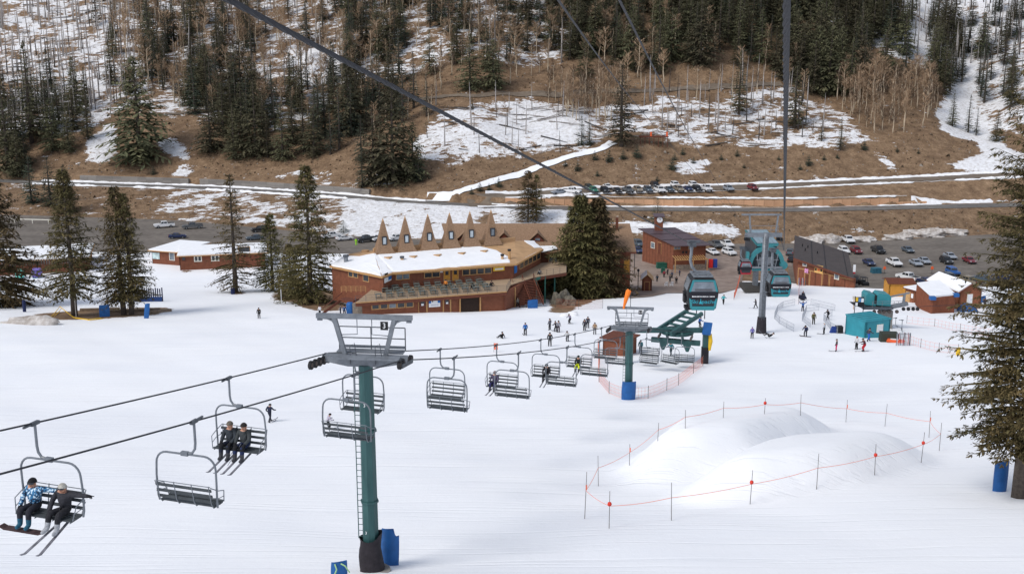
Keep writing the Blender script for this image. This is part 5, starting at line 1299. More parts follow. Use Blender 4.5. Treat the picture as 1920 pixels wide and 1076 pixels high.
lf2, w2, P2_, z12, _z = hut('snow_roofed_cabin', 'short left wing of the low building with the painted mural panel', (286, 494), (338, 498), 12, 3.2, 0.0, TRIM, WOODH, 'building', 0.7, snow=0.3)
w2[0].sign((286.5, 474, 299, 485), mat('mural_pale', (0.5, 0.62, 0.62), var=0.4, scale=1.2), 'mural'); w2[0].window((318, 473, 327, 488), frame=FIN, glass=GLASSL)
lf3, w3, P3_, z13, _z = hut('snow_roofed_cabin', 'wide low building with deep snowy roof behind the far left spruces', (-60, 520), (165, 508), 16, 3.2, 0.0, TRIM, WOODH, 'building', 0.8, snow=0.35)
# row of upright posts along its eave
pf = mat('grey_post', (0.10, 0.085, 0.075), var=0.25)
for i in range(46):
    x = 0.3 + i * (w3[0].len - 0.6) / 45; p = w3[0].pt(x, z13 + 0.1, 0.95); b = MB(); b.bar(lp(lf3, p + Vector((0, 0, -1.0))), lp(lf3, p + Vector((0, 0, 0.25))), 0.30, 0.08); b.build('paling', pf, lf3)
yl, w_, P_, z1_, _z = hut('yellow_shed', 'ochre yellow shed with brown roof at the snow edge of the parking lot', (1666, 556), (1712, 556), 4.0, 2.6, 0.55, WOODD, OCHRE, 'shed')
bs, wb, P_, z1_, _z = hut('snow_roofed_shed', 'brown gabled shed with snowy roof and white window at right', (1797, 580), (1838, 578), 9.5, 3.0, 1.3, WOODD, WOODR, 'shed', snow=0.2, gable_front=True)
wb[0].window((1812, 551, 1824, 569), frame=FIN, glass=mat('white_blind', (0.75, 0.76, 0.78)), fw=0.12)
tk, w_, P_, z1_, _z = hut('storage_hut', 'brown hut with ochre door beside the corrugated container', (1696, 566), (1716, 568), 5, 2.5, 0.0, WOODD, WOODR, 'shed', snow=0.22)
w_[0].door((0.3, w_[0].a.z, 1.2, w_[0].a.z + 2.0), mat('tan_door', (0.5, 0.3, 0.13)), glass=False, world=True); w_[0].sign((1.5, w_[0].a.z + 1.1, 2.0, w_[0].a.z + 1.9), WHITE, world=True)
# corrugated container with snow on top
ca, cb = G(1722, 577), G(1775, 588); 
cq = thing('storage_container', 'red-brown corrugated container with snow on its roof and blue corner tarps', 'container', G(1746, 588))
bpy.context.view_layer.update()
c0, c1, c2 = G(1716, 574), G(1746, 588), G(1789, 586); zt = c1.z + 2.6
CORR = mat('container_brown', (0.185, 0.06, 0.03), var=0.18, scale=1.5, rough=0.7)
for p, q, nm in ((c0, c1, 'side_wall'), (c1, c2, 'end_wall')):
    w_ = Wall(lift(p, 0), lift(q, 0), cq); n_ = int(w_.len / 0.28) ; b = MB(); vs_ = []
    for i in range(n_ * 2 + 1):
        x = w_.len * i / (2 * n_); off = 0.09 if (i // 1) % 2 else 0.0
        vs_ += [lp(cq, w_.pt(x, c1.z - 1, off)), lp(cq, w_.pt(x, zt, off))]
    b.add(vs_, [(2 * i, 2 * i + 2, 2 * i + 3, 2 * i + 1) for i in range(2 * n_)]); b.build(nm, CORR, cq)
c3 = lift(c0 + (c2 - c1), 0)
slabpoly(cq, [lift(c0, zt), lift(c1, zt), lift(c2, zt), lift(c3, zt)], 0.1, WOODD, 'roof')
slabpoly(cq, [lift(c0, zt + 0.3), lift(c1.lerp(c0, 0.04), zt + 0.3), lift(c2, zt + 0.3), lift(c3, zt + 0.3)], 0.297, SNOWM, 'roof_snow')
for p in (c1, c2): b = MB(); b.box(lp(cq, lift(p, zt + 0.05)), (0.9, 0.9, 0.55)); b.build('tarp', BLUEPAD, cq)

# ------------------------------------------------------------ second lift: teal drive terminal on a concrete pier, and its cabin
pb_ = G(1660, 616)
dt = thing('drive_terminal', 'teal drive terminal of the second chairlift on a concrete pier', 'lift terminal', pb_)
s2 = FPX / (proj(*pb_)[2])
zz = lambda py: onY(1660, py, pb_.y).z - pb_.z
xx = lambda px: (px - 1660) / s2
b = MB(); b.box((xx(1661), 0.6, zz(583) / 2 - 0.5), (22 / s2, 1.3, zz(583) + 1.0)); b.build('concrete_pier', CONC, dt)
for xa, xb, yy in ((1619, 1638, -0.2), (1639, 1665, -0.4)):
    q = [(xx(xa), 0, zz(571)), (xx(xb), 0, zz(573)), (xx(xb), 0, zz(556)), (xx(xb) - 0.3, 0, zz(551.5)), (xx(xa) + 0.3, 0, zz(549)), (xx(xa), 0, zz(553))]
    b = MB(); b.prism([(x, yy, z) for x, _, z in q], (0, 2.3, 0)); b.build('motor_cover', TEAL, dt)
b = MB(); b.box((xx(1637), 0.7, zz(561)), (0.35, 2.0, 1.2)); b.build('cover_joint', BLACK, dt)
b = MB(); b.box((xx(1640), 0.3, zz(575.5)), (56 / s2, 2.6, 0.3)); b.build('platform', STEELD, dt)
b = MB(); b.prism([(xx(1597), 0, zz(572)), (xx(1650), 0, zz(576)), (xx(1650), 0, zz(580)), (xx(1612), 0, zz(577))], (0, 2.2, 0)); b.build('platform_apron', RUBBER, dt)
b = MB(); b.bar((xx(1645), 0, zz(580)), (xx(1698), 0, zz(569)), 0.6, 0.5); b.bar((xx(1690), 0, zz(570)), (xx(1691), 0, zz(552)), 0.3, 0.3); b.bar((xx(1666), 0, zz(556)), (xx(1700), 0, zz(549)), 0.25, 0.2); b.build('crossarm', STEEL, dt)
b = MB()
for px in (1628, 1646, 1668, 1676, 1687): b.cyl((xx(px), -1.1, zz(574)), (xx(px), -1.1, zz(562)), 0.03, n=5)
for z in (566, 562): b.cyl((xx(1628), -1.1, zz(z)), (xx(1687), -1.1, zz(z - 1)), 0.03, n=5)
b.build('railing', STEEL, dt)
for i, px in enumerate((1634, 1643, 1652, 1662, 1676, 1688, 1697, 1706, 1714)):
    w_ = MB(); w_.cyl((0, -0.08, 0), (0, 0.08, 0), 0.27, n=12); obj('sheave', w_.mesh('sheave', RUBBER if i > 4 else RUST), dt, (xx(px), -0.7, zz(582 if i < 5 else 577)))
fx, fy = xx(1602), zz(562)
b = MB()
for px, pt_, pbm in ((1595, 552, 585), (1611, 555, 584)): b.bar((xx(px), -1.2, zz(pt_)), (xx(px), -1.2, zz(pbm)), 0.09, 0.09)
b.box((xx(1603), -1.2, zz(562)), (16 / s2, 0.06, 18 / s2)); sf = b.build('notice_board', BLACK, dt)
for px, py, w2_, h2_, m in ((1598, 557.5, 4.3, 7.5, YELLOW), (1603.4, 558.5, 4.8, 7.5, mat('notice_blue', (0.10, 0.25, 0.50), var=0.3)), (1608.4, 559.2, 4.4, 7, WHITE), (1597.8, 566.5, 4.0, 6.5, WHITE)):
    b = MB(); b.box((xx(px), -1.25, zz(py)), (w2_ / s2, 0.03, h2_ / s2)); b.build('notice', m, sf)
cab, wc, Pc, zc_, _z = hut('operator_cabin', 'teal lift operator cabin with ribbed roof in front of the concrete pier', (1584, 626), (1622, 634), 4.2, 2.75, 0.0, TEAL2, TEAL2, 'cabin', 0.08)
wc[1].window((wc[1].len * 0.45, wc[1].a.z + 1.1, wc[1].len * 0.7, wc[1].a.z + 2.2), frame=FIN, glass=WHITE, fw=0.08, world=True)
for i in range(5): b = MB(); b.bar(lp(cab, Pc(0.3 + i * (wc[0].len - 0.6) / 4, 0.0, zc_ + 0.19)), lp(cab, Pc(0.3 + i * (wc[0].len - 0.6) / 4, 4.2, zc_ + 0.19)), 0.08, 0.05); b.build('roof_rib', TEAL2, cab)
# ------------------------------------------------------------ trees
BARK = mat('spruce_bark', (0.060, 0.048, 0.040), var=0.3, scale=5, rough=0.95, col2=(0.13, 0.105, 0.085))
NEEDLE = mat('spruce_needles', (0.050, 0.055, 0.030), scale=0.35, rough=0.85, col2=(0.112, 0.100, 0.056), rnd=0.30, island=0.45, spec=0.15)
NEEDLE_N = mat('near_spruce_needles', (0.055, 0.056, 0.022), scale=0.5, rough=0.85, col2=(0.150, 0.118, 0.050), rnd=0.15, island=0.5, spec=0.15)
NEEDLE_B = mat('blue_green_needles', (0.026, 0.038, 0.027), scale=0.4, rough=0.85, col2=(0.066, 0.078, 0.054), rnd=0.22, island=0.45, spec=0.15)
TWIG = mat('aspen_twigs', (0.30, 0.20, 0.125), scale=0.8, rough=0.9, col2=(0.44, 0.31, 0.20), rnd=0.22)
TWIGD = mat('brown_twigs', (0.11, 0.075, 0.05), scale=0.8, rough=0.9, col2=(0.19, 0.13, 0.09), rnd=0.25)
ASPEN = mat('aspen_bark', (0.40, 0.31, 0.21), scale=2, rough=0.9, col2=(0.58, 0.48, 0.36), rnd=0.15)
DEADW = mat('dead_grey_wood', (0.19, 0.17, 0.16), scale=2, rough=0.95, col2=(0.36, 0.33, 0.31), rnd=0.35)
CHAR = mat('charred_wood', (0.030, 0.026, 0.025), scale=2, rough=0.95, col2=(0.085, 0.072, 0.065), rnd=0.3)

def conifer_meshes(name, seed, h, rad, whorls, per, sprays, needle, base=0.06, ragged=0.25, droop=0.30, spray_len=0.30, power=0.85, trunk_r=0.022, gap=0.0, wid=0.15, cst=0.06, sub=0):
    rr = random.Random(seed)
    tb = MB(); k = 8
    bendx, bendy = rr.uniform(-.01, .01) * h, rr.uniform(-.01, .01) * h
    tb.tube([(bendx * math.sin(PI * i / k), bendy * math.sin(PI * i / k), h * 0.98 * i / k - (0.5 if i == 0 else 0)) for i in range(k + 1)], [h * trunk_r * (1 - 0.93 * i / k) + 0.02 for i in range(k + 1)], 7)
    V, F = [], []
    ga = rr.uniform(0, 6)
    for w in range(whorls):
        t = base + (0.985 - base) * (w + rr.uniform(-.3, .3)) / whorls; t = min(max(t, base), 0.99)
        prof = (1 - t) ** power * min(1.0, 0.55 + (t - base) * 4.5)
        n_ = max(3, int(per * (0.55 + 0.6 * (1 - t)) + rr.random()))
        ga += 0.7
        for j in range(n_):
            if rr.random() < gap: continue
            az = ga + 2 * PI * j / n_ + rr.uniform(-.3, .3)
            L = rad * prof * (1 + rr.uniform(-ragged, ragged)) + 0.10 * rad * (1 - t) + 0.04 * rad
            el0 = R(-8) + R(42) * t + rr.uniform(-.12, .12)
            c, s = math.cos(az), math.sin(az); z0 = t * h
            segs = 4; P = []
            for q in range(segs + 1):
                u = q / segs; rr_ = L * u * math.cos(el0)
                zz_ = z0 + L * u * math.sin(el0) - droop * L * u * u * (1.15 - t) + 0.16 * L * max(0, u - 0.6) ** 1.2
                P.append((c * rr_, s * rr_, zz_))
            # the branch itself, a thin blade
            o = len(V); bw = 0.012 * L + 0.012
            V += [(P[0][0] - s * bw, P[0][1] + c * bw, P[0][2]), (P[0][0] + s * bw, P[0][1] - c * bw, P[0][2]), (P[2][0], P[2][1], P[2][2] + bw), (P[4][0], P[4][1], P[4][2])]
            F += [(o, o + 1, o + 2), (o + 1, o + 3, o + 2), (o, o + 2, o + 3)]
            SB = []
            if sub:
                for q in range(sub):
                    u = 0.16 + 0.84 * (q + rr.random()) / sub; i0 = min(int(u * segs), segs - 1); f = u * segs - i0
                    p = [P[i0][a] + (P[i0 + 1][a] - P[i0][a]) * f for a in range(3)]; side = 1 if q % 2 else -1
                    sl = (0.42 * L * (1.12 - u) + 0.05 * rad) * rr.uniform(.6, 1.25); da = az + side * rr.uniform(.45, 1.15); dz = rr.uniform(-.45, .05)
                    SB.append((p, (math.cos(da) * sl, math.sin(da) * sl, dz * sl), da))
                SB.append((P[2], tuple(P[4][a] - P[2][a] for a in range(3)), az))
            for q in range(sprays):
                if sub:
                    p0, d0, a0 = SB[q % len(SB)]; u = rr.uniform(.08, 1.0); p = [p0[a] + d0[a] * u for a in range(3)]
                    sl = cst * rad * rr.uniform(.6, 1.5); da = a0 + rr.choice((-1, 1)) * rr.uniform(.1, 1.0); dz = rr.uniform(-.85, .35)
                else:
                    u = 0.14 + 0.86 * (q + rr.random()) / sprays; i0 = min(int(u * segs), segs - 1); f = u * segs - i0
                    p = [P[i0][a] + (P[i0 + 1][a] - P[i0][a]) * f for a in range(3)]
                    side = 1 if (q % 2) else -1
                    sl = spray_len * L * (1.05 - 0.62 * u) * rr.uniform(0.65, 1.3) + cst * rad * rr.uniform(.6, 1.2)
                    da = az + side * rr.uniform(0.35, 1.25); dz = rr.uniform(-0.65, 0.06)
                d = (math.cos(da) * sl, math.sin(da) * sl, dz * sl)
                wv = (wid + 0.10 * rr.random()) * sl; px_, py_ = -math.sin(da) * wv, math.cos(da) * wv; tz = rr.uniform(-.6, .25) * wv
                o = len(V)
                V += [(p[0], p[1], p[2]), (p[0] + d[0] * .5 + px_, p[1] + d[1] * .5 + py_, p[2] + d[2] * .5 + tz), (p[0] + d[0], p[1] + d[1], p[2] + d[2] - 0.1 * sl), (p[0] + d[0] * .5 - px_, p[1] + d[1] * .5 - py_, p[2] + d[2] * .5 + tz * 0.5 - 0.1 * wv)]
                F += [(o, o + 1, o + 2), (o, o + 2, o + 3)]
    # leader
    for j in range(10):
        o = len(V); a = rr.uniform(0, 6.3); z = h * (0.93 + 0.07 * j / 10); l_ = 0.05 * rad + 0.12 * rad * (1 - j / 10)
        V += [(0, 0, z), (math.cos(a) * l_, math.sin(a) * l_, z - 0.02 * h + 0.05), (math.cos(a + .6) * l_ * .6, math.sin(a + .6) * l_ * .6, z - 0.03 * h)]
        F.append((o, o + 1, o + 2))
    cb = MB(); cb.add(V, F)
    return tb.mesh(name + '_trunk', BARK, smooth=True), cb.mesh(name + '_crown', needle)
def make_tree(meshes, name, label, cat, loc, rz, sc, group=None, names=('trunk', 'crown')):
    t = thing(name, label, cat, loc, rz, group); t.scale = sc if isinstance(sc, tuple) else (sc, sc, sc)
    for n_, m_ in zip(names, meshes): obj(n_, m_, t)
    return t
# near spruces, one mesh each so that no two look the same
def near_spruce(px, pbase, ptop, label, seed, rad_px, needle=NEEDLE_N, whorls=42, per=8, sprays=46, name='spruce_tree', **kw):
    kw = dict(dict(cst=0.085, wid=0.13, sub=7), **kw)
    p = G(px, pbase); dep = float(proj(*p)[2]); zt = onY(px, ptop, p.y).z; h = zt - p.z; rad = rad_px * dep / FPX
    ms = conifer_meshes(name, seed, h, rad, whorls, per, sprays, needle, **kw)
    return make_tree(ms, name, label, 'tree', p, seed * 1.3, 1.0, 'spruces around the lodge')
near_spruce(1086, 555, 362, 'big dense spruce right of the lodge, left stem of the pair', 11, 72, whorls=46, per=9, sprays=52, base=0.03, ragged=0.32, power=0.92)
near_spruce(1118, 553, 368, 'big dense spruce right of the lodge, right stem of the pair', 12, 70, whorls=46, per=9, sprays=52, base=0.03, ragged=0.32, power=0.92)
near_spruce(140, 592, 312, 'tall open spruce with bare lower trunk on the earth island at far left', 13, 66, base=0.16, gap=0.22, ragged=0.4)
near_spruce(232, 590, 345, 'tall open spruce behind the blue pad on the earth island', 14, 58, base=0.13, gap=0.2, ragged=0.4)
near_spruce(247, 590, 358, 'spruce with pale trunk close behind the leaning blue pad', 15, 50, base=0.15, gap=0.25, ragged=0.4)
near_spruce(442, 548, 322, 'thin ragged spruce in front of the low building', 16, 42, base=0.06, gap=0.35, ragged=0.5, whorls=34)
near_spruce(512, 545, 398, 'small spruce with forked top left of the tall one by the lodge', 17, 40, base=0.08, gap=0.25, ragged=0.4)
near_spruce(582, 568, 305, 'tallest spruce standing just left of the lodge', 18, 62, base=0.05, gap=0.15, ragged=0.35, whorls=46)
near_spruce(545, 560, 455, 'low bushy spruce at the foot of the tallest spruce', 19, 34, base=0.04, gap=0.2)
near_spruce(-8, 575, 290, 'spruce cut by the left edge of the picture', 20, 92, base=0.04, gap=0.15, ragged=0.35)
near_spruce(990, 417, 318, 'ragged half-dead tree standing behind the lodge annex', 21, 30, base=0.10, gap=0.35, ragged=0.5)
near_spruce(1006, 416, 326, 'bare-trunked dying tree right beside the ragged one behind the annex', 22, 24, base=0.2, gap=0.5, ragged=0.5, needle=NEEDLE_N)
near_spruce(1232, 420, 370, 'small dark spruce behind the clock building', 23, 20, NEEDLE_B, whorls=22, per=6, sprays=8)
near_spruce(644, 437, 412, 'little spruce on the snowbank behind the white car', 24, 15, NEEDLE_B, whorls=16, per=6, sprays=7)
# big spruce at the right edge
TR = G(1910, 932); dep = float(proj(*TR)[2]); hh = onY(1910, 0, TR.y).z - TR.z
ms = conifer_meshes('right_spruce', 31, hh, 112 * dep / FPX, 78, 11, 190, NEEDLE_N, base=0.12, ragged=0.55, droop=0.22, wid=0.15, power=0.42, trunk_r=0.016, gap=0.15, cst=0.056, sub=12)
make_tree(ms, 'spruce_tree', 'large near spruce filling the right edge of the picture', 'tree', TR, 0.4, 1.0, 'spruces around the lodge')

# hillside conifers: six shapes shared by all
CON = [conifer_meshes('hill_conifer', 100 + i, 20.0, r, w_, p_, s_, nd, base=b_, gap=g_, ragged=0.35, power=pw) for i, (r, w_, p_, s_, nd, b_, g_, pw) in enumerate([
    (4.4, 26, 7, 9, NEEDLE, 0.05, 0.06, 0.72), (3.6, 28, 7, 9, NEEDLE, 0.08, 0.1, 0.75), (4.9, 26, 8, 9, NEEDLE, 0.04, 0.06, 0.66), (3.0, 26, 6, 8, NEEDLE_B, 0.10, 0.12, 0.8), (3.9, 24, 7, 8, NEEDLE_B, 0.04, 0.08, 0.7), (5.4, 26, 8, 10, NEEDLE, 0.03, 0.04, 0.6)])]
def aspen_meshes(seed, h, crown_r, nb, nt_, twig, trunk_m, cbase=0.45):
    rr = random.Random(seed); tb = MB(); cb = MB(); k = 6
    sway = [(rr.uniform(-.02, .02) * h, rr.uniform(-.02, .02) * h) for _ in range(k + 1)]; sway[0] = (0, 0)
    tb.tube([(sway[i][0], sway[i][1], h * 0.95 * i / k - (0.4 if i == 0 else 0)) for i in range(k + 1)], [0.017 * h * (1 - 0.85 * i / k) + 0.02 for i in range(k + 1)], 5)
    V, F = [], []
    def sliver(p, q, w0):
        d = [q[i] - p[i] for i in range(3)]; a = rr.uniform(0, 6.3); o = len(V); ex = (math.cos(a) * w0, math.sin(a) * w0, 0)
        V.extend([(p[0] - ex[0], p[1] - ex[1], p[2]), (p[0] + ex[0], p[1] + ex[1], p[2]), tuple(q)]); F.append((o, o + 1, o + 2))
    for b_ in range(nb):
        t = cbase + (0.97 - cbase) * (b_ + rr.random()) / nb; i0 = min(int(t * k), k - 1); p = (sway[i0][0], sway[i0][1], t * h * 0.95)
        az = rr.uniform(0, 6.3); L = crown_r * (1.25 - 0.8 * abs((t - cbase) / (1 - cbase) - 0.35)) * rr.uniform(.6, 1.15); el = rr.uniform(0.5, 1.0)
        q = (p[0] + math.cos(az) * L * math.cos(el), p[1] + math.sin(az) * L * math.cos(el), p[2] + L * math.sin(el))
        sliver(p, q, 0.10); sliver(p, q, 0.08)
        for _ in range(nt_):
            u = rr.uniform(.25, 1); s = [p[i] + (q[i] - p[i]) * u for i in range(3)]; a2 = az + rr.uniform(-1.4, 1.4); l2 = L * rr.uniform(.25, .55); e2 = rr.uniform(0.1, 1.2)
            sliver(s, (s[0] + math.cos(a2) * l2 * math.cos(e2), s[1] + math.sin(a2) * l2 * math.cos(e2), s[2] + l2 * math.sin(e2)), 0.075)
    cb.add(V, F); return tb.mesh('aspen_trunk', trunk_m, smooth=True), cb.mesh('aspen_crown', twig)
ASP = [aspen_meshes(200, 14, 3.2, 34, 16, TWIG, ASPEN), aspen_meshes(201, 12, 2.4, 30, 14, TWIG, ASPEN, 0.5), aspen_meshes(202, 15, 2.6, 30, 14, TWIG, ASPEN, 0.35), aspen_meshes(203, 10, 2.4, 30, 16, TWIGD, ASPEN, 0.3), aspen_meshes(204, 13, 1.7, 24, 12, TWIGD, ASPEN, 0.3)]
def snag_mesh(seed, h, nb, m):
    rr = random.Random(seed); b = MB(); lean = rr.uniform(-.03, .03) * h
    b.tube([(0, 0, -0.4), (lean * .4, 0, h * 0.5), (lean, 0, h)], [0.019 * h + 0.05, 0.013 * h + 0.03, 0.03], 5)
    for i in range(nb):
        z = h * rr.uniform(.25, .95); a = rr.uniform(0, 6.3); l_ = rr.uniform(.3, 1.3) * (1.2 - z / h); q = Vector((lean * z / h, 0, z))
        b.tube([q, q + Vector((math.cos(a) * l_, math.sin(a) * l_, rr.uniform(-.35, .2) * l_))], [0.035, 0.01], 3, caps=False)
    return b.mesh('snag_trunk', m)
SNAG = [snag_mesh(300 + i, h, nb, m) for i, (h, nb, m) in enumerate([(14, 14, DEADW), (11, 20, DEADW), (17, 10, DEADW), (9, 24, CHAR), (13, 22, CHAR), (12, 16, DEADW)])]
def sapling_pt(): pass

# scatter: random ground points of the hill kept where the photo shows that kind of tree
rs = np.random.RandomState(42)
NPT = 60000
sx = rs.uniform(-235, 235, NPT); sy = rs.uniform(345, 560, NPT)
yb = (roadY(sx) + 6.5) * (1 - sstep(-16, 6, sx)) + (upY(sx) + 8.0) * sstep(-16, 6, sx)
sz = H(sx, sy); qx, qy, qd = proj(sx, sy, sz)
okh = (sy - yb > 4)
def pick(poly, n, mind, used, seed):
    """n ground points whose place lies inside the outline, at least mind metres apart"""
    m = np.where(inpoly(sx, sy, [tuple(G(max(min(a, 2020), -100), b)[:2]) for a, b in poly]) & okh)[0]
    rq = np.random.RandomState(seed); rq.shuffle(m); out = []
    for i in m:
        if len(out) >= n: break
        a, b_ = sx[i], sy[i]
        if all((a - u[0]) ** 2 + (b_ - u[1]) ** 2 > mind * mind for u in used): used.append((a, b_)); out.append(Vector((a, b_, sz[i])))
    return out
used = []
tr = random.Random(77)
def where(pts):
    """which part of its stand each tree stands in, as the photo shows it"""
    q = [proj(*p)[:2] for p in pts]; xs_ = np.array([float(a[0]) for a in q]); ys_ = np.array([float(a[1]) for a in q]); out = []
    x1_, x2_ = np.quantile(xs_, .33), np.quantile(xs_, .67); ym = np.median(ys_)
    for a, b_ in zip(xs_, ys_): out.append(', %s %s part' % ('upper' if b_ < ym else 'lower', 'left' if a < x1_ else ('right' if a > x2_ else 'middle')))
    return out
def put(meshes, name, label, cat, p, sc, group, names=('trunk', 'crown')):
    t = thing(name, label, cat, p - Vector((0, 0, 0.2)), tr.uniform(0, 6.28), group); s = sc * tr.uniform(.9, 1.1); t.scale = (s * tr.uniform(.88, 1.12), s * tr.uniform(.88, 1.12), s)
    if len(meshes) > 1: t.rotation_euler.x = tr.uniform(-.025, .025); t.rotation_euler.y = tr.uniform(-.025, .025)
    for n_, m_ in zip(names, meshes): obj(n_, m_, t)
    return t
def put1(me, name, label, cat, p, sc, group, rot=None):
    o = obj(name, me, None, p - Vector((0, 0, 0.2)), tr.uniform(0, 6.28)); o.scale = (sc, sc, sc * tr.uniform(.8, 1.15)); o.rotation_euler.x = tr.uniform(-.05, .05) if rot is None else rot[0]; o.rotation_euler.y = tr.uniform(-.05, .05) if rot is None else rot[1]
    return tag(o, label, cat, group)
# hand-placed conifers: (px, base py, top py, kind, label)
HAND = [(262, 302, 100, 5, 'big broad dark spruce at left standing above the stone wall'), (165, 262, 165, 1, 'dark conifer left of the big broad spruce'), (60, 268, 72, 1, 'tall narrow conifer at far left on the burnt slope'), (395, 285, 165, 2, 'dark conifer just right of the brown gully'), (440, 298, 190, 0, 'conifer in the middle of the left dark clump'), (480, 292, 150, 2, 'taller conifer of the left dark clump'), (530, 300, 190, 0, 'conifer at the right of the left dark clump'), (570, 285, 175, 1, 'slender conifer between the two dark clumps'), (620, 290, 200, 3, 'narrow conifer left of the broad roadside spruce'), (700, 345, 195, 0, 'broad roadside spruce, left stem'), (738, 340, 150, 5, 'broadest tall spruce near the road, centre left'), (775, 335, 225, 2, 'lower spruce hugging the broad one near the road'), (680, 350, 275, 4, 'small spruce at the foot of the roadside spruces'), (785, 340, 280, 4, 'bushy low spruce at the right end of the roadside clump'),
        (885, 205, 178, 4, 'lone small round conifer beside the dirt track'), (882, 168, 60, 2, 'dark conifer above the dirt track, centre'), (925, 165, 70, 5, 'broad dark conifer above the dirt track, centre right'), (1165, 275, 115, 1, 'tall thin conifer beside the snowy trail end'), (1090, 272, 215, 4, 'short dense conifer pair at the edge of the open snow'), (1105, 272, 222, 4, 'right one of the short conifer pair on the open snow'), (1385, 215, 90, 1, 'ragged conifer with long bare trunk on the right spur'), (1490, 240, 110, 1, 'dark conifer beside the vertical gondola rope'), (1575, 282, 218, 3, 'small flat-topped pine on the right spur'), (1540, 265, 215, 3, 'small ragged pine left of the flat-topped pine'), (1815, 250, 175, 3, 'dark conifer at the left side of the snow gully'), (1830, 255, 200, 3, 'shorter dark conifer beside the snow gully'), (1868, 265, 205, 0, 'dark conifer in the middle of the snow gully'), (1785, 238, 172, 1, 'conifer at the mouth of the snow gully'),
        (15, 320, 150, 0, 'dark conifer at the left edge above the stone wall'), (100, 282, 180, 2, 'conifer clump left of the snow patch'), (130, 285, 195, 0, 'right conifer of the clump left of the snow patch'), (60, 380, 290, 4, 'young spruce beside the road at far left'), (95, 385, 290, 4, 'young spruce second from left below the stone wall'), (125, 400, 305, 0, 'spruce standing below the road at left'), (35, 330, 240, 2, 'low conifer at far left behind the stone wall')]
for i, (px, pb, pt_, kd, lab) in enumerate(HAND):
    p = G(px, pb); h = (onY(px, pt_, p.y).z - p.z); used.append((p.x, p.y))
    t = thing('conifer', lab, 'tree', p - Vector((0, 0, 0.2)), i * 1.7, 'conifers on the hillside'); wf = tr.uniform(.95, 1.2)
    t.scale = (h / 20 * wf, h / 20 * wf, h / 20)
    for n_, m_ in zip(('trunk', 'crown'), CON[kd]): obj(n_, m_, t)
FOREST = [  # outline (photo), count, spacing, height, kinds, label
    ([(170, 0), (500, 0), (480, 60), (440, 170), (230, 200), (180, 120)], 14, 6, 21, (0, 1, 3), 'conifer scattered among bare trees high on the left slope'),
    ([(340, 150), (660, 140), (680, 230), (640, 292), (380, 292), (340, 220)], 20, 6, 22, (0, 2, 4, 5), 'conifer in the dark clump left of centre above the road'),
    ([(640, 0), (1060, 0), (1060, 120), (830, 165), (640, 160)], 34, 5, 20, (0, 1, 2, 4), 'conifer in the mixed wood high in the centre'),
    ([(1000, 0), (1300, 0), (1300, 120), (1200, 150), (1060, 155)], 42, 4.5, 21, (0, 1, 2, 5), 'conifer in the wood right of centre above the track'),
    ([(1280, 0), (1640, 0), (1690, 60), (1720, 120), (1700, 160), (1560, 190), (1440, 140), (1300, 130)], 78, 4.2, 22, (0, 2, 5, 5, 1), 'conifer in the dense dark stand at upper right'),
    ([(1740, 30), (1790, 40), (1800, 110), (1770, 220), (1740, 160)], 14, 4.5, 19, (3, 1, 0), 'narrow conifer on the left bank of the snow gully'),
    ([(1830, 60), (1900, 70), (1900, 220), (1840, 200), (1825, 150)], 16, 4.5, 18, (3, 1, 0), 'narrow conifer on the right bank of the snow gully'),
    ([(0, 180), (150, 200), (140, 260), (0, 300)], 8, 7, 20, (0, 2), 'conifer in the thin stand at far left'),
    ([(560, 150), (740, 160), (740, 230), (600, 230)], 10, 6, 18, (0, 3), 'conifer among the bare trees left of the open snow'),
    ([(1560, 10), (1720, 20), (1720, 60), (1600, 60)], 10, 7, 14, (1, 3), 'small conifer on the pale slope at top right')]
for k, (poly, n, md, hgt, kinds, lab) in enumerate(FOREST):
    pts_ = pick(poly, n, md, used, k)
    for p, wh in zip(pts_, where(pts_)): put(CON[tr.choice(kinds)], 'conifer', lab + (wh if n > 10 else ''), 'tree', p, hgt / 20 * tr.uniform(.7, 1.15), 'conifers on the hillside')
GROVE = [
    ([(180, 0), (680, 0), (700, 120), (560, 210), (240, 200)], 46, 5, 1.0, (0, 1, 2, 4), 'bare tan aspen on the upper left slope'),
    ([(380, 120), (700, 150), (680, 260), (400, 240)], 22, 5, 0.95, (0, 1, 3), 'bare tan aspen among the dark conifers left of centre'),
    ([(660, 0), (1060, 0), (1060, 160), (820, 180), (640, 190)], 34, 5, 1.0, (0, 1, 4), 'bare tan aspen in the mixed wood high in the centre'),
    ([(1020, 150), (1180, 150), (1180, 235), (1080, 240), (1020, 210)], 30, 2.5, 0.75, (1, 3, 4), 'bare aspen of the thicket at the edge of the open snow'),
    ([(1560, 160), (1720, 150), (1760, 200), (1740, 245), (1640, 255), (1580, 215)], 46, 3.0, 0.9, (0, 1, 3, 4), 'bare aspen of the tan grove on the right spur'),
    ([(1180, 60), (1500, 100), (1560, 190), (1300, 190), (1180, 170)], 22, 5, 0.9, (1, 2, 4), 'bare aspen along the foot of the dense dark stand'),
    ([(600, 130), (820, 180), (800, 260), (640, 240)], 18, 4, 0.85, (1, 2, 4), 'bare aspen left of the open snow')]
used2 = []
for k, (poly, n, md, hgt, kinds, lab) in enumerate(GROVE):
    pts_ = pick(poly, n, md, used2, 50 + k)
    for p, wh in zip(pts_, where(pts_)): put(ASP[tr.choice(kinds)], 'aspen_tree', lab + (wh if n > 10 else ''), 'tree', p, hgt * tr.uniform(.75, 1.2), 'bare aspens on the hillside')
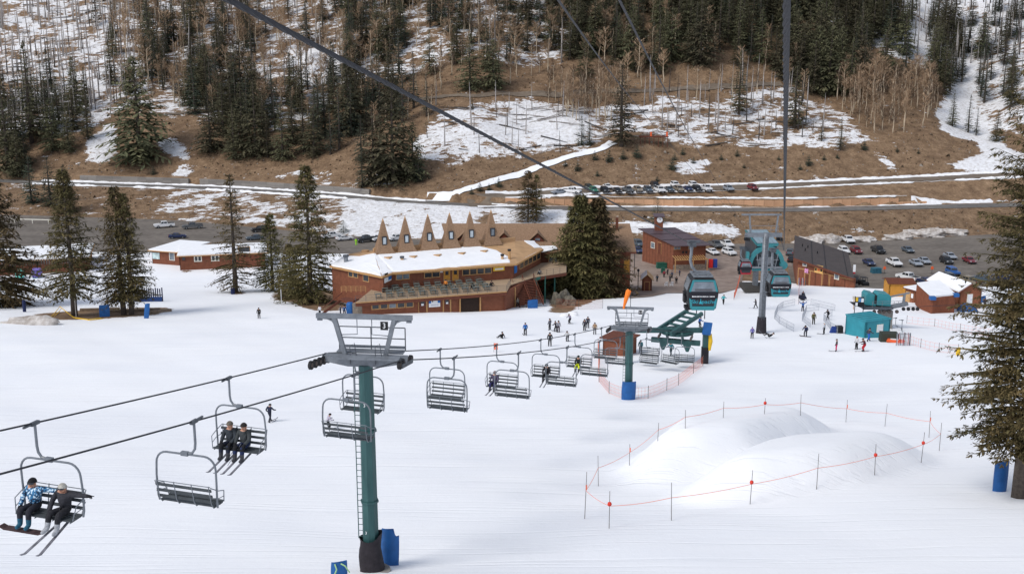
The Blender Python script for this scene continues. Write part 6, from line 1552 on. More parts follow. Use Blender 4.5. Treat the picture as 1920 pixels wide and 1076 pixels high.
SNAGS = [
    ([(0, 0), (260, 0), (250, 190), (130, 250), (0, 260)], 95, 2.0, (0, 1, 2, 5, 3), 'dead grey tree on the burnt snowy slope at upper left'),
    ([(180, 0), (640, 0), (640, 160), (300, 180)], 50, 3, (0, 1, 2, 5), 'dead grey tree among the aspens at upper left'),
    ([(800, 200), (1120, 200), (1120, 290), (800, 300)], 22, 4, (0, 1, 3), 'dead tree standing on the open snow patch'),
    ([(1180, 170), (1500, 170), (1560, 260), (1250, 260)], 36, 3, (0, 1, 2, 4), 'dead tree on the log-strewn slope right of centre'),
    ([(1560, 0), (1960, 0), (1960, 60), (1640, 90)], 45, 3, (3, 4, 0), 'charred dead tree on the pale slope at top right'),
    ([(1830, 0), (1960, 0), (1960, 160), (1850, 130)], 40, 2.5, (3, 4, 1), 'charred dead tree at the far right of the slope'),
    ([(700, 0), (1200, 0), (1200, 110), (700, 130)], 12, 5, (0, 2, 1), 'dead tree in the mixed wood high in the centre')]
used3 = []
for k, (poly, n, md, kinds, lab) in enumerate(SNAGS):
    pts_ = pick(poly, n, md, used3, 80 + k)
    for p, wh in zip(pts_, where(pts_)): put1(SNAG[tr.choice(kinds)], 'dead_tree', lab + (wh if n > 10 else ''), 'dead tree', p, tr.uniform(.6, 1.05), 'standing dead trees on the hillside')
# the rest of each wood, past the individual trees: one mass per kind
def mass(name, label, meshes_list, spots, m_names, mats_):
    Vs, Fs, Mi, off = [], [], [], 0
    cache = {}
    for me_ in {m for ms_ in meshes_list for m in ms_}:
        co = np.empty(len(me_.vertices) * 3); me_.vertices.foreach_get('co', co); co = co.reshape(-1, 3)
        me_.calc_loop_triangles(); tri = np.empty(len(me_.loop_triangles) * 3, np.int32); me_.loop_triangles.foreach_get('vertices', tri); cache[me_.name] = (co, tri.reshape(-1, 3), mats_.index(me_.materials[0]))
    for p, k, sc_, az in spots:
        c, s_ = math.cos(az), math.sin(az); Rm = np.array([[c, s_, 0], [-s_, c, 0], [0, 0, 1]]) * sc_
        for me_ in meshes_list[k]:
            co, tri, mi = cache[me_.name]; Vs.append(co @ Rm + np.array(p)); Fs.append(tri + off); Mi.append(np.full(len(tri), mi)); off += len(co)
    V_ = np.concatenate(Vs).astype(np.float32); F_ = np.concatenate(Fs).astype(np.int32); M_ = np.concatenate(Mi).astype(np.int32)
    me_ = bpy.data.meshes.new(name); me_.vertices.add(len(V_)); me_.vertices.foreach_set('co', V_.ravel()); me_.loops.add(F_.size); me_.loops.foreach_set('vertex_index', F_.ravel()); me_.polygons.add(len(F_)); me_.polygons.foreach_set('loop_start', np.arange(0, F_.size, 3, dtype=np.int32))
    for m in mats_: me_.materials.append(m)
    me_.polygons.foreach_set('material_index', M_); me_.update(calc_edges=True); return tag(obj(name, me_), label, kind='stuff')
def far_spots(polys, kinds, smin, smax, used_, seed):
    out = []
    for j, (poly, n, md) in enumerate(polys):
        for p in pick(poly, n, md, used_, seed + j): out.append((p - Vector((0, 0, .2)), tr.choice(kinds), tr.uniform(smin, smax), tr.uniform(0, 6.3)))
    return out
sp1 = far_spots([([(640, -60), (1060, -60), (1060, 100), (640, 130)], 55, 3.6), ([(1000, -60), (1300, -60), (1300, 110), (1060, 130)], 60, 3.6), ([(1280, -60), (1640, -60), (1700, 60), (1700, 150), (1500, 160), (1300, 120)], 80, 3.4), ([(180, -60), (640, -60), (640, 80), (200, 110)], 34, 4), ([(1740, 0), (1930, 0), (1920, 200), (1840, 180), (1760, 180)], 18, 4), ([(360, 170), (680, 170), (680, 300), (380, 295)], 34, 3.2), ([(-40, 150), (200, 170), (190, 300), (-40, 320)], 18, 4), ([(660, 190), (800, 200), (800, 345), (680, 345)], 9, 3.0), ([(200, 60), (480, 40), (470, 190), (230, 200)], 26, 4)], (0, 1, 3, 4), .65, 1.1, used, 300)
mass('conifer_wood', 'dark conifers filling the rest of the hillside wood', CON, sp1, None, [BARK, NEEDLE, NEEDLE_B])
sp2 = far_spots([([(180, -60), (760, -60), (740, 120), (560, 210), (240, 190)], 210, 1.8), ([(660, -60), (1260, -60), (1200, 140), (820, 180), (640, 190)], 150, 2.2), ([(1560, 165), (1740, 160), (1760, 215), (1640, 250), (1580, 215)], 50, 2.0), ([(1030, 160), (1180, 160), (1180, 235), (1060, 235)], 30, 1.8)], (0, 1, 2, 3, 4), .6, 1.1, used2, 320)
mass('aspen_wood', 'bare tan aspens filling the rest of the hillside wood', ASP, sp2, None, [ASPEN, TWIG, TWIGD])
sp3 = far_spots([([(-60, -60), (270, -60), (250, 190), (130, 250), (-60, 260)], 320, 1.0), ([(180, -60), (700, -60), (660, 170), (300, 190)], 110, 1.8), ([(1500, -60), (1980, -60), (1980, 150), (1700, 110)], 150, 1.8), ([(1180, 170), (1500, 170), (1560, 260), (1250, 260)], 30, 2.5), ([(700, -60), (1300, -60), (1200, 120), (700, 140)], 50, 3)], (0, 1, 2, 3, 4, 5), .55, 1.05, used3, 340)
mass('dead_wood', 'standing dead trees filling the rest of the burnt slopes', [(m,) for m in SNAG], sp3, None, [DEADW, CHAR])
# fallen logs
LOGS = []
for i, (l_, m) in enumerate(((7, DEADW), (10, CHAR), (5, CHAR), (12, DEADW))):
    b = MB(); q = random.Random(400 + i); b.tube([(-l_ / 2, 0, 0.1), (0, q.uniform(-.2, .2), 0.12), (l_ / 2, 0, 0.05)], [0.22, 0.17, 0.07], 6)
    for j in range(5): x = q.uniform(-l_ / 2, l_ / 2); b.tube([(x, 0, 0.1), (x + q.uniform(-.4, .4), q.uniform(-1, 1), q.uniform(.3, 1.0))], [0.04, 0.01], 3, caps=False)
    LOGS.append(b.mesh('log', m))
LZ = [([(820, 205), (1300, 200), (1580, 230), (1450, 280), (1180, 270), (860, 300)], 80, 'fallen log on the log-strewn snow of the middle slope'),
      ([(0, 0), (260, 0), (250, 190), (130, 250), (0, 260)], 70, 'fallen log on the burnt snowy slope at upper left'),
      ([(180, 0), (640, 0), (640, 160), (300, 180)], 26, 'fallen log among the aspens at upper left'),
      ([(1560, 0), (1960, 0), (1960, 160), (1700, 110)], 30, 'fallen log on the pale slope at top right'),
      ([(960, 195), (1100, 205), (1080, 235), (980, 230)], 22, 'fallen log in the brown heap on the open snow'),
      ([(380, 285), (560, 280), (540, 310), (400, 310)], 5, 'fallen log on the brown bank above the stone wall')]
used4 = []
for k, (poly, n, lab) in enumerate(LZ):
    pts_ = pick(poly, n, 0.8, used4, 120 + k)
    for p, wh in zip(pts_, where(pts_)):
        dirx = tr.uniform(-.45, .45) + (PI if tr.random() < .5 else 0); e = 1.0; sl = math.atan2(gz(p.x + math.cos(dirx) * 2, p.y + math.sin(dirx) * 2) - gz(p.x - math.cos(dirx) * 2, p.y - math.sin(dirx) * 2), 4)
        o = obj('fallen_log', tr.choice(LOGS), None, p + Vector((0, 0, 0.35))); o.rotation_euler = (0, -sl, dirx); s = tr.uniform(.5, 1.1); o.scale = (s, s, s); tag(o, lab + (wh if n > 10 else ''), 'log', 'fallen logs on the hillside')
# saplings on the brown spur
SAP = conifer_meshes('sapling', 500, 3.0, 1.25, 11, 9, 9, NEEDLE_B, base=0.02, droop=0.1)
SAPS = [(1115, 300, 13), (1142, 303, 16), (1168, 298, 13), (1194, 295, 18), (1083, 320, 14), (1120, 330, 8), (1260, 318, 18), (1265, 300, 10), (1300, 306, 9), (1232, 340, 8), (1516, 310, 15), (1500, 318, 8), (1620, 281, 14), (1682, 285, 7), (1722, 288, 6), (1352, 300, 9), (1382, 293, 10), (1395, 315, 7), (935, 350, 13), (917, 357, 10), (900, 358, 12), (884, 364, 9), (288, 327, 12), (1545, 300, 8), (1570, 297, 7), (1060, 312, 9), (1280, 290, 10), (1460, 300, 7)]
for i, (px, py, hp) in enumerate(SAPS):
    p = G(px, py); s = hp * float(proj(*p)[2]) / FPX / 3.0
    t = thing('spruce_sapling', 'young spruce sapling on the brown grass slope above the road' if px > 1000 else 'young spruce sapling beside the lower snowy trail and wall', 'sapling', p, i * 2.1, 'spruce saplings on the grass slope'); t.scale = (s * 1.5, s * 1.5, s * 1.35)
    for n_, m_ in zip(('trunk', 'crown'), SAP): obj(n_, m_, t)

# narrow snowy trail climbing from the road, and the dirt track across the hill
def trail(name, pix, half, m, dz):
    P = []
    pts = [G(*p) for p in pix]
    for a, c in zip(pts[:-1], pts[1:]):
        k = max(2, int((c - a).length / 1.5))
        for i in range(k): P.append(a.lerp(c, i / k))
    P.append(pts[-1]); v, f = [], []; q = random.Random(9)
    for i, p in enumerate(P):
        d = (P[min(i + 1, len(P) - 1)] - P[max(i - 1, 0)]); d.z = 0; d.normalize(); n_ = Vector((-d.y, d.x, 0)); h_ = half * q.uniform(.8, 1.15)
        for s in (-1, 0, 1): x, y = p.x + n_.x * h_ * s, p.y + n_.y * h_ * s; v.append((x, y, gz(x, y) + dz + (0.05 if s == 0 else 0)))
        if i:
            for k in (0, 1): a = 3 * (i - 1) + k; f.append((a, a + 1, a + 4, a + 3))
    b = MB(); b.add(v, f); o = b.build(name, m, smooth=True)
    if o.data.polygons[0].normal.z < 0: o.data.flip_normals()
    return tag(o, kind='structure')
trail('path', [(800, 377), (850, 364), (900, 349), (950, 334), (1000, 318), (1050, 301), (1100, 287), (1130, 280), (1150, 268)], 1.5, SNOWM, 0.30)
trail('path', [(760, 190), (880, 181), (1000, 177), (1100, 173), (1200, 172), (1300, 166), (1400, 162), (1465, 158)], 1.6, DIRTROAD, 0.30)
trail('path', [(310, 215), (360, 211), (400, 212)], 1.0, DIRTROAD, 0.30)

# ------------------------------------------------------------ dry tufts, brush and stones on the bare slopes
def ground_cover():
    rq = np.random.RandomState(5); n_ = 15000; X = rq.uniform(-190, 190, n_); Y = rq.uniform(296, 470, n_); Z = H(X, Y)
    yb_ = (roadY(X) + 6.5) * (1 - sstep(-16, 6, X)) + (upY(X) + 8.0) * sstep(-16, 6, X)
    ok = ((Y - yb_ > 1.5) | ((Y > lotY(X) + 1) & (Y < roadY(X) - 5)))
    ix = np.clip(np.searchsorted(XS, X), 0, len(XS) - 1); iy = np.clip(np.searchsorted(YS, Y), 0, len(YS) - 1); ok &= snow[iy, ix] < 0.42
    V, F, M = [], [], []; rr = random.Random(8)
    for x, y, z in zip(X[ok], Y[ok], Z[ok]):
        h = rr.uniform(.15, .5) * (1.8 if rr.random() < .06 else 1); k = rr.choice((0, 0, 0, 1, 1, 2)); w_ = h * rr.uniform(.5, 1.1)
        for j in range(3):
            a = rr.uniform(0, 6.3); o = len(V); c, s = math.cos(a) * w_, math.sin(a) * w_
            V += [(x - c, y - s, z - .05), (x + c, y + s, z - .05), (x + rr.uniform(-.5, .5) * w_, y + rr.uniform(-.5, .5) * w_, z + h)]; F.append((o, o + 1, o + 2)); M.append(k)
    b = MB(); b.v, b.f, b.m = V, F, M
    return b.build('dry_brush', [mat('dry_grass_tuft', (0.30, 0.21, 0.125), var=0.25), mat('dark_brush', (0.085, 0.058, 0.036), var=0.3), mat('pale_stone', (0.34, 0.30, 0.26), var=0.2)])
tag(ground_cover(), 'dry grass tufts, low brush and stones on the brown slopes', kind='stuff')
# ------------------------------------------------------------ cars
def paint(name, c, metal=0.0): return mat('car_paint_' + name, c, var=0.06, scale=0.8, rough=0.28, metal=metal, spec=0.55)
PAINT = {'white': paint('white', (0.72, 0.72, 0.72)), 'black': paint('black', (0.014, 0.015, 0.018)), 'navy': paint('navy', (0.012, 0.025, 0.085)), 'blue': paint('blue', (0.02, 0.10, 0.32)), 'red': paint('red', (0.16, 0.012, 0.02)), 'silver': paint('silver', (0.27, 0.30, 0.34)), 'grey': paint('grey', (0.10, 0.105, 0.11)), 'tan': paint('tan', (0.25, 0.21, 0.16)), 'green': paint('green', (0.02, 0.16, 0.10)), 'slate': paint('slate', (0.07, 0.095, 0.12)), 'dgreen': paint('dark_green', (0.02, 0.035, 0.03))}
TYRE = mat('tyre', (0.016, 0.016, 0.017), rough=0.9); RIM = mat('alloy_rim', (0.25, 0.26, 0.27), rough=0.4, metal=0.5)
CARGLASS = mat('car_glass', (0.015, 0.018, 0.022), rough=0.08, spec=0.7, var=0.1)
LAMPW = mat('headlamp', (0.6, 0.62, 0.62), rough=0.2); LAMPR = mat('tail_lamp', (0.35, 0.01, 0.01), rough=0.3); TRIMB = mat('bumper_black', (0.025, 0.025, 0.027), rough=0.6)
CARS = {   # side profile: lower body outline then roof line, x forward
    'sedan': dict(L=4.7, W=1.82, body=[(-2.3, .35), (2.25, .35), (2.35, .55), (2.25, .78), (1.15, .95), (-1.55, 1.0), (-2.3, .98), (-2.35, .6)], roof=[(0.95, .95), (0.25, 1.40), (-0.85, 1.44), (-1.75, 1.0)], wx=1.38, wr=.33),
    'suv': dict(L=4.6, W=1.88, body=[(-2.25, .38), (2.2, .38), (2.3, .6), (2.2, .98), (1.1, 1.10), (-2.2, 1.12), (-2.3, .7)], roof=[(0.95, 1.09), (0.40, 1.66), (-1.8, 1.70), (-2.2, 1.12)], wx=1.36, wr=.37),
    'pickup': dict(L=5.8, W=2.0, body=[(-2.85, .5), (2.75, .5), (2.85, .8), (2.75, 1.12), (1.45, 1.22), (-2.85, 1.22), (-2.9, .8)], roof=[(1.25, 1.21), (0.75, 1.86), (-0.75, 1.88), (-0.95, 1.22)], wx=1.75, wr=.41),
    'jeep': dict(L=4.3, W=1.88, body=[(-2.05, .5), (1.9, .5), (2.1, .7), (2.05, 1.10), (0.85, 1.18), (-2.1, 1.18)], roof=[(0.65, 1.17), (0.50, 1.80), (-2.0, 1.84), (-2.08, 1.18)], wx=1.3, wr=.42)}
def car_parts(kind):
    c = CARS[kind]; W = c['W'] / 2; out = []
    b = MB(); k = len(c['body']); prof = c['body']
    vs_ = [(x, -W * (0.93 if z > .9 or z < .4 else 1), z) for x, z in prof] + [(x, W * (0.93 if z > .9 or z < .4 else 1), z) for x, z in prof]
    b.add(vs_, [tuple(range(k)), tuple(reversed(range(k, 2 * k)))] + [(i, k + i, k + (i + 1) % k, (i + 1) % k) for i in range(k)])
    r = c['roof']; Wt = W * .76; ri = [(x, z) for x, z in r]
    b.add([(ri[0][0], -W * .9, ri[0][1]), (ri[1][0], -Wt, ri[1][1]), (ri[2][0], -Wt, ri[2][1]), (ri[3][0], -W * .9, ri[3][1]), (ri[0][0], W * .9, ri[0][1]), (ri[1][0], Wt, ri[1][1]), (ri[2][0], Wt, ri[2][1]), (ri[3][0], W * .9, ri[3][1])], [(3, 2, 1, 0), (4, 5, 6, 7), (0, 1, 5, 4), (1, 2, 6, 5), (2, 3, 7, 6)])
    out.append(('body', b.mesh('car_body', PAINT['white']), True))
    def lerp2(p, q, t): return (p[0] + (q[0] - p[0]) * t, p[1] + (q[1] - p[1]) * t)
    def glass(p, q, wa, wb, off, lo=.12, hi=.9):
        a, d = lerp2(p, q, lo), lerp2(p, q, hi); wl, wh = wa + (wb - wa) * lo - .1, wa + (wb - wa) * hi - .1; nx_, nz_ = (q[1] - p[1]), -(q[0] - p[0]); n_ = math.hypot(nx_, nz_); ox, oz = nx_ / n_ * .02 * off, nz_ / n_ * .02 * off
        g = MB(); g.add([(a[0] + ox, -wl, a[1] + oz), (a[0] + ox, wl, a[1] + oz), (d[0] + ox, wh, d[1] + oz), (d[0] + ox, -wh, d[1] + oz)], [(0, 1, 2, 3)]); return g.mesh('car_glass', CARGLASS)
    out.append(('windscreen', glass(ri[0], ri[1], W * .9, Wt, 1), False)); out.append(('rear_window', glass(ri[3], ri[2], W * .9, Wt, -1), False))
    for s in (-1, 1):
        g = MB(); off = .02
        a, d, e, f = lerp2(ri[0], ri[1], .12), lerp2(ri[0], ri[1], .9), lerp2(ri[3], ri[2], .9), lerp2(ri[3], ri[2], .12)
        mid = (a[0] + f[0]) / 2
        def wy(z): return W * .9 + (Wt - W * .9) * (z - ri[0][1]) / (ri[1][1] - ri[0][1]) + off
        for (p, q, r_, t_) in (((a[0] - .12, a[1]), (d[0] - .1, d[1]), (mid + .05, d[1]), (mid + .05, a[1])), ((mid - .05, a[1]), (mid - .05, d[1]), (e[0] + .12, d[1]), (f[0] + .15, f[1]))):
            g.add([(x, s * wy(z), z) for x, z in (p, q, r_, t_)], [(0, 1, 2, 3)])
        out.append(('side_window', g.mesh('car_side_window', CARGLASS), False))
    wm = MB(); wr = c['wr']; wm.cyl((0, -.12, 0), (0, .12, 0), wr, n=14); wt = wm.mesh('tyre', TYRE); rm = MB(); rm.cyl((0, -.13, 0), (0, .13, 0), wr * .6, n=10); rmm = rm.mesh('rim', RIM)
    xf, xb = prof[2][0], prof[-1][0]
    lm = MB(); lm.box((0, 0, 0), (.08, .38, .16)); lamp = lm.mesh('lamp', LAMPW); lr = MB(); lr.box((0, 0, 0), (.08, .22, .26)); lampr = lr.mesh('tail_lamp', LAMPR)
    bp = MB(); zf = .5 if kind in ('sedan', 'suv') else .62; bp.box((prof[2][0] - .02, 0, zf), (.16, W * 1.8, .2)); bp2 = MB(); bp2.box((prof[-1][0] + .02, 0, zf), (.16, W * 1.8, .2))
    bed = None
    if kind == 'pickup': bb = MB(); bb.box((-1.95, 0, 1.225), (1.75, W * 1.6, .02)); bed = bb.mesh('load_bed', TRIMB)
    return out, wt, rmm, lamp, lampr, bp.mesh('bumper', TRIMB), bp2.mesh('bumper', TRIMB), bed, xf, xb, prof
CP_ = {k: car_parts(k) for k in CARS}
def car(px, py, kind, col, head, label, group, dz=0.06):
    p = G(px, py); c = CARS[kind]; out, wt, rmm, lamp, lampr, bp, bp2, bed, xf, xb, prof = CP_[kind]
    a = math.atan2(head[1], head[0]); t = thing('pickup_truck' if kind == 'pickup' else 'parked_car', label, {'sedan': 'car', 'suv': 'car', 'pickup': 'pickup', 'jeep': 'jeep'}[kind], p + Vector((0, 0, dz)), a, group)
    for n_, me_, painted in out:
        o = obj(n_, me_, t)
        if painted: o.material_slots[0].link = 'OBJECT'; o.material_slots[0].material = PAINT[col]
    for sx_ in (-1, 1):
        for sy_ in (-1, 1):
            w_ = obj('wheel', wt, t, (sx_ * c['wx'], sy_ * (c['W'] / 2 - .1), c['wr'])); obj('rim', rmm, w_)
    for s in (-1, 1): obj('headlight', lamp, t, (xf - .08, s * c['W'] * .33, .78 if kind == 'sedan' else .92)); obj('tail_light', lampr, t, (xb + .02, s * c['W'] * .40, .85 if kind == 'sedan' else .98))
    obj('bumper', bp, t); obj('bumper', bp2, t)
    if bed: obj('load_bed', bed, t)
    return t
RL = 'cars in the right parking lot'; LL = 'cars in the left parking lot'; UR = 'cars along the upper road'
hR = (0.05, -1.0)
for a in [(1590, 455, 'pickup', 'white', hR, 'white pickup at the snow heap behind the shop roof'), (1582, 475, 'suv', 'white', hR, 'white car next to the dark red one behind the shop'), (1605, 475, 'suv', 'red', hR, 'dark red car next to the white one behind the shop'), (1646, 474, 'pickup', 'black', (0.05, -1.0), 'black pickup in the back row of the right lot'), (1702, 473, 'sedan', 'slate', (0.05, -1.0), 'dark grey car alone in the back row of the right lot'), (1629, 497, 'sedan', 'navy', (0.04, -1.0), 'dark blue car above the teal dumpster'), (1676, 498, 'pickup', 'white', (0.08, -1.0), 'white pickup in the middle of the right lot'), (1717, 498, 'sedan', 'silver', (0.04, -1.0), 'silver car, nearer of two beside each other'), (1733, 494, 'sedan', 'silver', (0.02, -1.0), 'silver blue car, farther of two beside each other'), (1774, 494, 'suv', 'black', (0.04, -1.0), 'black off-roader hiding a silver car'), (1781, 485, 'sedan', 'silver', (0.04, -1.0), 'silver car half hidden behind the black off-roader'), (1817, 493, 'sedan', 'red', (0.04, -1.0), 'dark red car at the right end of the right lot'), (1786, 516, 'jeep', 'blue', (0.08, -1.0), 'bright blue jeep behind the snow-roofed shed'), (1815, 533, 'pickup', 'tan', (-0.45, 0.9), 'tan grey pickup seen from behind beside the shed roof'), (1781, 526, 'suv', 'slate', (0.08, -1.0), 'dark car just left of the tan pickup'), (1734, 534, 'suv', 'navy', (-0.1, 1.0), 'dark navy car seen from behind right of the ochre shed'), (1702, 526, 'pickup', 'white', (-0.5, 0.87), 'white pickup behind the ochre shed'), (1841, 530, 'pickup', 'slate', (-0.5, 0.87), 'dark pickup half hidden by the near spruce'), (1880, 524, 'sedan', 'navy', (-0.7, 0.7), 'dark blue car showing through the near spruce'), (1603, 530, 'suv', 'black', (0.3, 0.95), 'black car behind the corner of the rental shop'), (1481, 478, 'suv', 'slate', (0.3, 0.95), 'car between the gondola station and the shop'), (1484, 490, 'sedan', 'black', (0.3, 0.95), 'dark car in the shade beside the shop wall')]: car(*a, RL)
for a in [(308, 427, 'pickup', 'white', (-0.9, -0.42), 'white pickup in front of the snow gully'), (361, 429, 'pickup', 'grey', (-0.93, -0.35), 'dark grey pickup right of the white one'), (333, 447, 'sedan', 'navy', (0.95, 0.25), 'dark blue car alone in the left lot'), (487, 435, 'suv', 'black', (-0.9, -0.4), 'black car behind the small forked spruce'), (478, 450, 'sedan', 'slate', (-0.9, -0.4), 'grey car just above the low building roof'), (646, 451, 'sedan', 'white', (0.85, 0.5), 'white car in front of the little spruce'), (622, 447, 'pickup', 'white', (0.85, 0.5), 'white pickup half hidden by the tallest spruce'), (687, 454, 'pickup', 'black', (-0.8, -0.6), 'dark pickup beside the person in lime vest'), (710, 452, 'suv', 'white', (-0.7, -0.7), 'white car directly left of the first spire'), (743, 451, 'suv', 'white', (-0.8, -0.6), 'white car between the first two spires'), (1197, 462, 'suv', 'slate', (0.2, -1), 'dark car left of the clock building, farther'), (1196, 474, 'sedan', 'navy', (0.2, -1), 'dark car left of the clock building, nearer'), (1342, 464, 'pickup', 'grey', (0.22, -0.98), 'grey pickup right of the clock building, back row'), (1362, 463, 'pickup', 'white', (0.22, -0.98), 'white pickup right of the clock building, back row'), (1336, 477, 'sedan', 'white', (0.3, -0.95), 'white car right of the clock building, front row'), (1367, 478, 'suv', 'white', (0.35, -0.93), 'white car right of the clock building, front row, right one')]: car(*a, LL)
hU = (0.2, -0.98)
for a in [(992, 366, 'suv', 'white', hU, 'white car showing behind the half-dead tree'), (1048, 365, 'sedan', 'silver', (-0.9, -0.4), 'silver car, first at the left of the road row'), (1072, 364, 'pickup', 'white', (0.9, -0.4), 'white pickup, second in the road row'), (1104, 357, 'suv', 'dgreen', hU, 'dark off-roader behind the green one in the road row'), (1113, 362, 'suv', 'green', hU, 'bright green car in the road row'), (1134, 362, 'suv', 'black', hU, 'black car right of the bright green one'), (1139, 355, 'sedan', 'white', hU, 'white car parked behind the black one in the road row'), (1157, 362, 'sedan', 'black', hU, 'black car third right of the green one'), (1177, 362, 'pickup', 'grey', hU, 'dark pickup near the middle of the road row'), (1196, 361, 'suv', 'tan', hU, 'brownish car near the middle of the road row'), (1215, 361, 'suv', 'slate', hU, 'blue grey car left of the white pickup in the road row'), (1228, 352, 'suv', 'black', hU, 'dark car behind the white pickup in the road row'), (1237, 362, 'pickup', 'white', hU, 'white pickup right of the middle of the road row'), (1255, 360, 'sedan', 'slate', hU, 'grey blue car right of the white pickup in the road row'), (1266, 352, 'suv', 'white', hU, 'white car in the back row, left of two'), (1273, 360, 'suv', 'tan', hU, 'tan silver car below the back-row white car'), (1290, 359, 'sedan', 'navy', hU, 'navy car in the road row'), (1300, 352, 'suv', 'white', hU, 'white car in the back row, right of two'), (1307, 359, 'suv', 'black', hU, 'black car before the last white pickup in the road row'), (1324, 359, 'pickup', 'white', hU, 'white pickup at the right end of the road row'), (1366, 359, 'suv', 'silver', hU, 'silver car standing apart right of the road row'), (1411, 357, 'suv', 'red', hU, 'dark red car, rightmost on the upper road')]: car(*a, UR, dz=0.2)

# ------------------------------------------------------------ people
SKIN = mat('skin', (0.50, 0.27, 0.18), var=0.08, rough=0.6)
def cloth(c, n=None): return mat('cloth_%d_%d_%d' % tuple(int(v * 255) for v in c), c, var=0.3, scale=9, rough=0.85, bump=0.7, bscale=13)
NAV, BLK, GRY, WHT = (0.012, 0.016, 0.035), (0.010, 0.010, 0.012), (0.06, 0.065, 0.072), (0.62, 0.63, 0.65)
POSES = {
    'stand': dict(pelvis=(0, 0, .96), chest=(0, .01, 1.28), neck=(0, .01, 1.47), head=(0, .03, 1.60), top=(0, .03, 1.70), sh=((-.2, 0, 1.42), (.2, 0, 1.42)), el=((-.29, .02, 1.15), (.29, .02, 1.15)), wr=((-.27, .16, .93), (.27, .16, .93)), hip=((-.1, 0, .92), (.1, 0, .92)), kn=((-.13, .05, .50), (.13, .05, .50)), an=((-.14, 0, .1), (.14, 0, .1)), toe=((-.15, .2, .05), (.15, .2, .05))),
    'ski': dict(pelvis=(0, -.14, .82), chest=(0, .02, 1.12), neck=(0, .10, 1.30), head=(0, .15, 1.42), top=(0, .16, 1.53), sh=((-.2, .03, 1.26), (.2, .03, 1.26)), el=((-.32, .12, 1.02), (.32, .12, 1.02)), wr=((-.33, .36, .98), (.33, .36, .98)), hip=((-.1, -.13, .79), (.1, -.13, .79)), kn=((-.14, .12, .46), (.14, .12, .46)), an=((-.14, -.02, .12), (.14, -.02, .12)), toe=((-.14, .2, .06), (.14, .2, .06))),
    'stride': dict(pelvis=(0, 0, .92), chest=(.02, .05, 1.24), neck=(.02, .08, 1.43), head=(.02, .11, 1.55), top=(.02, .12, 1.66), sh=((-.2, .03, 1.38), (.2, .06, 1.38)), el=((-.32, -.08, 1.13), (.32, .2, 1.15)), wr=((-.36, .08, .95), (.34, .42, 1.08)), hip=((-.1, 0, .89), (.1, 0, .89)), kn=((-.14, .22, .50), (.14, -.08, .48)), an=((-.14, .26, .1), (.16, -.32, .14)), toe=((-.14, .46, .05), (.16, -.14, .05))),
    'sit': dict(pelvis=(0, 0, .12), chest=(0, -.02, .46), neck=(0, .0, .65), head=(0, .03, .78), top=(0, .03, .88), sh=((-.2, 0, .60), (.2, 0, .60)), el=((-.27, .10, .35), (.27, .10, .35)), wr=((-.2, .32, .22), (.2, .32, .22)), hip=((-.1, .02, .08), (.1, .02, .08)), kn=((-.15, .46, .12), (.15, .46, .12)), an=((-.15, .50, -.32), (.15, .50, -.32)), toe=((-.15, .70, -.36), (.15, .70, -.36))),
    'arms': dict(pelvis=(0, 0, .94), chest=(0, .01, 1.26), neck=(0, .01, 1.45), head=(0, .03, 1.58), top=(0, .03, 1.68), sh=((-.2, 0, 1.40), (.2, 0, 1.40)), el=((-.46, .03, 1.42), (.46, .03, 1.42)), wr=((-.60, .08, 1.60), (.60, .08, 1.60)), hip=((-.1, 0, .90), (.1, 0, .90)), kn=((-.13, .08, .50), (.13, .08, .50)), an=((-.14, 0, .1), (.14, 0, .1)), toe=((-.15, .2, .05), (.15, .2, .05)))}
POSES['ground'] = dict(POSES['sit'], kn=((-.2, .34, .46), (.2, .34, .46)), an=((-.22, .62, .08), (.22, .62, .08)), toe=((-.22, .80, .14), (.22, .80, .14)), wr=((-.36, -.2, .1), (.36, -.2, .1)), el=((-.32, -.12, .34), (.32, -.12, .34)))
POSES['blue'] = dict(POSES['sit'], el=((-.34, .06, .36), (.42, -.10, .58)), wr=((-.27, .30, .16), (.72, -.14, .56)))
POSES['point'] = dict(POSES['sit'], el=((-.36, .06, .36), (.54, .08, .64)), wr=((-.25, .36, .14), (.95, .16, .70)), chest=(.02, -.02, .46), top=(.05, .10, .87), head=(.03, .06, .77), kn=((-.16, .46, .14), (.12, .44, .12)), an=((-.20, .56, -.28), (.10, .52, -.32)), toe=((-.24, .78, -.36), (.12, .74, -.38)))
BODY = {}
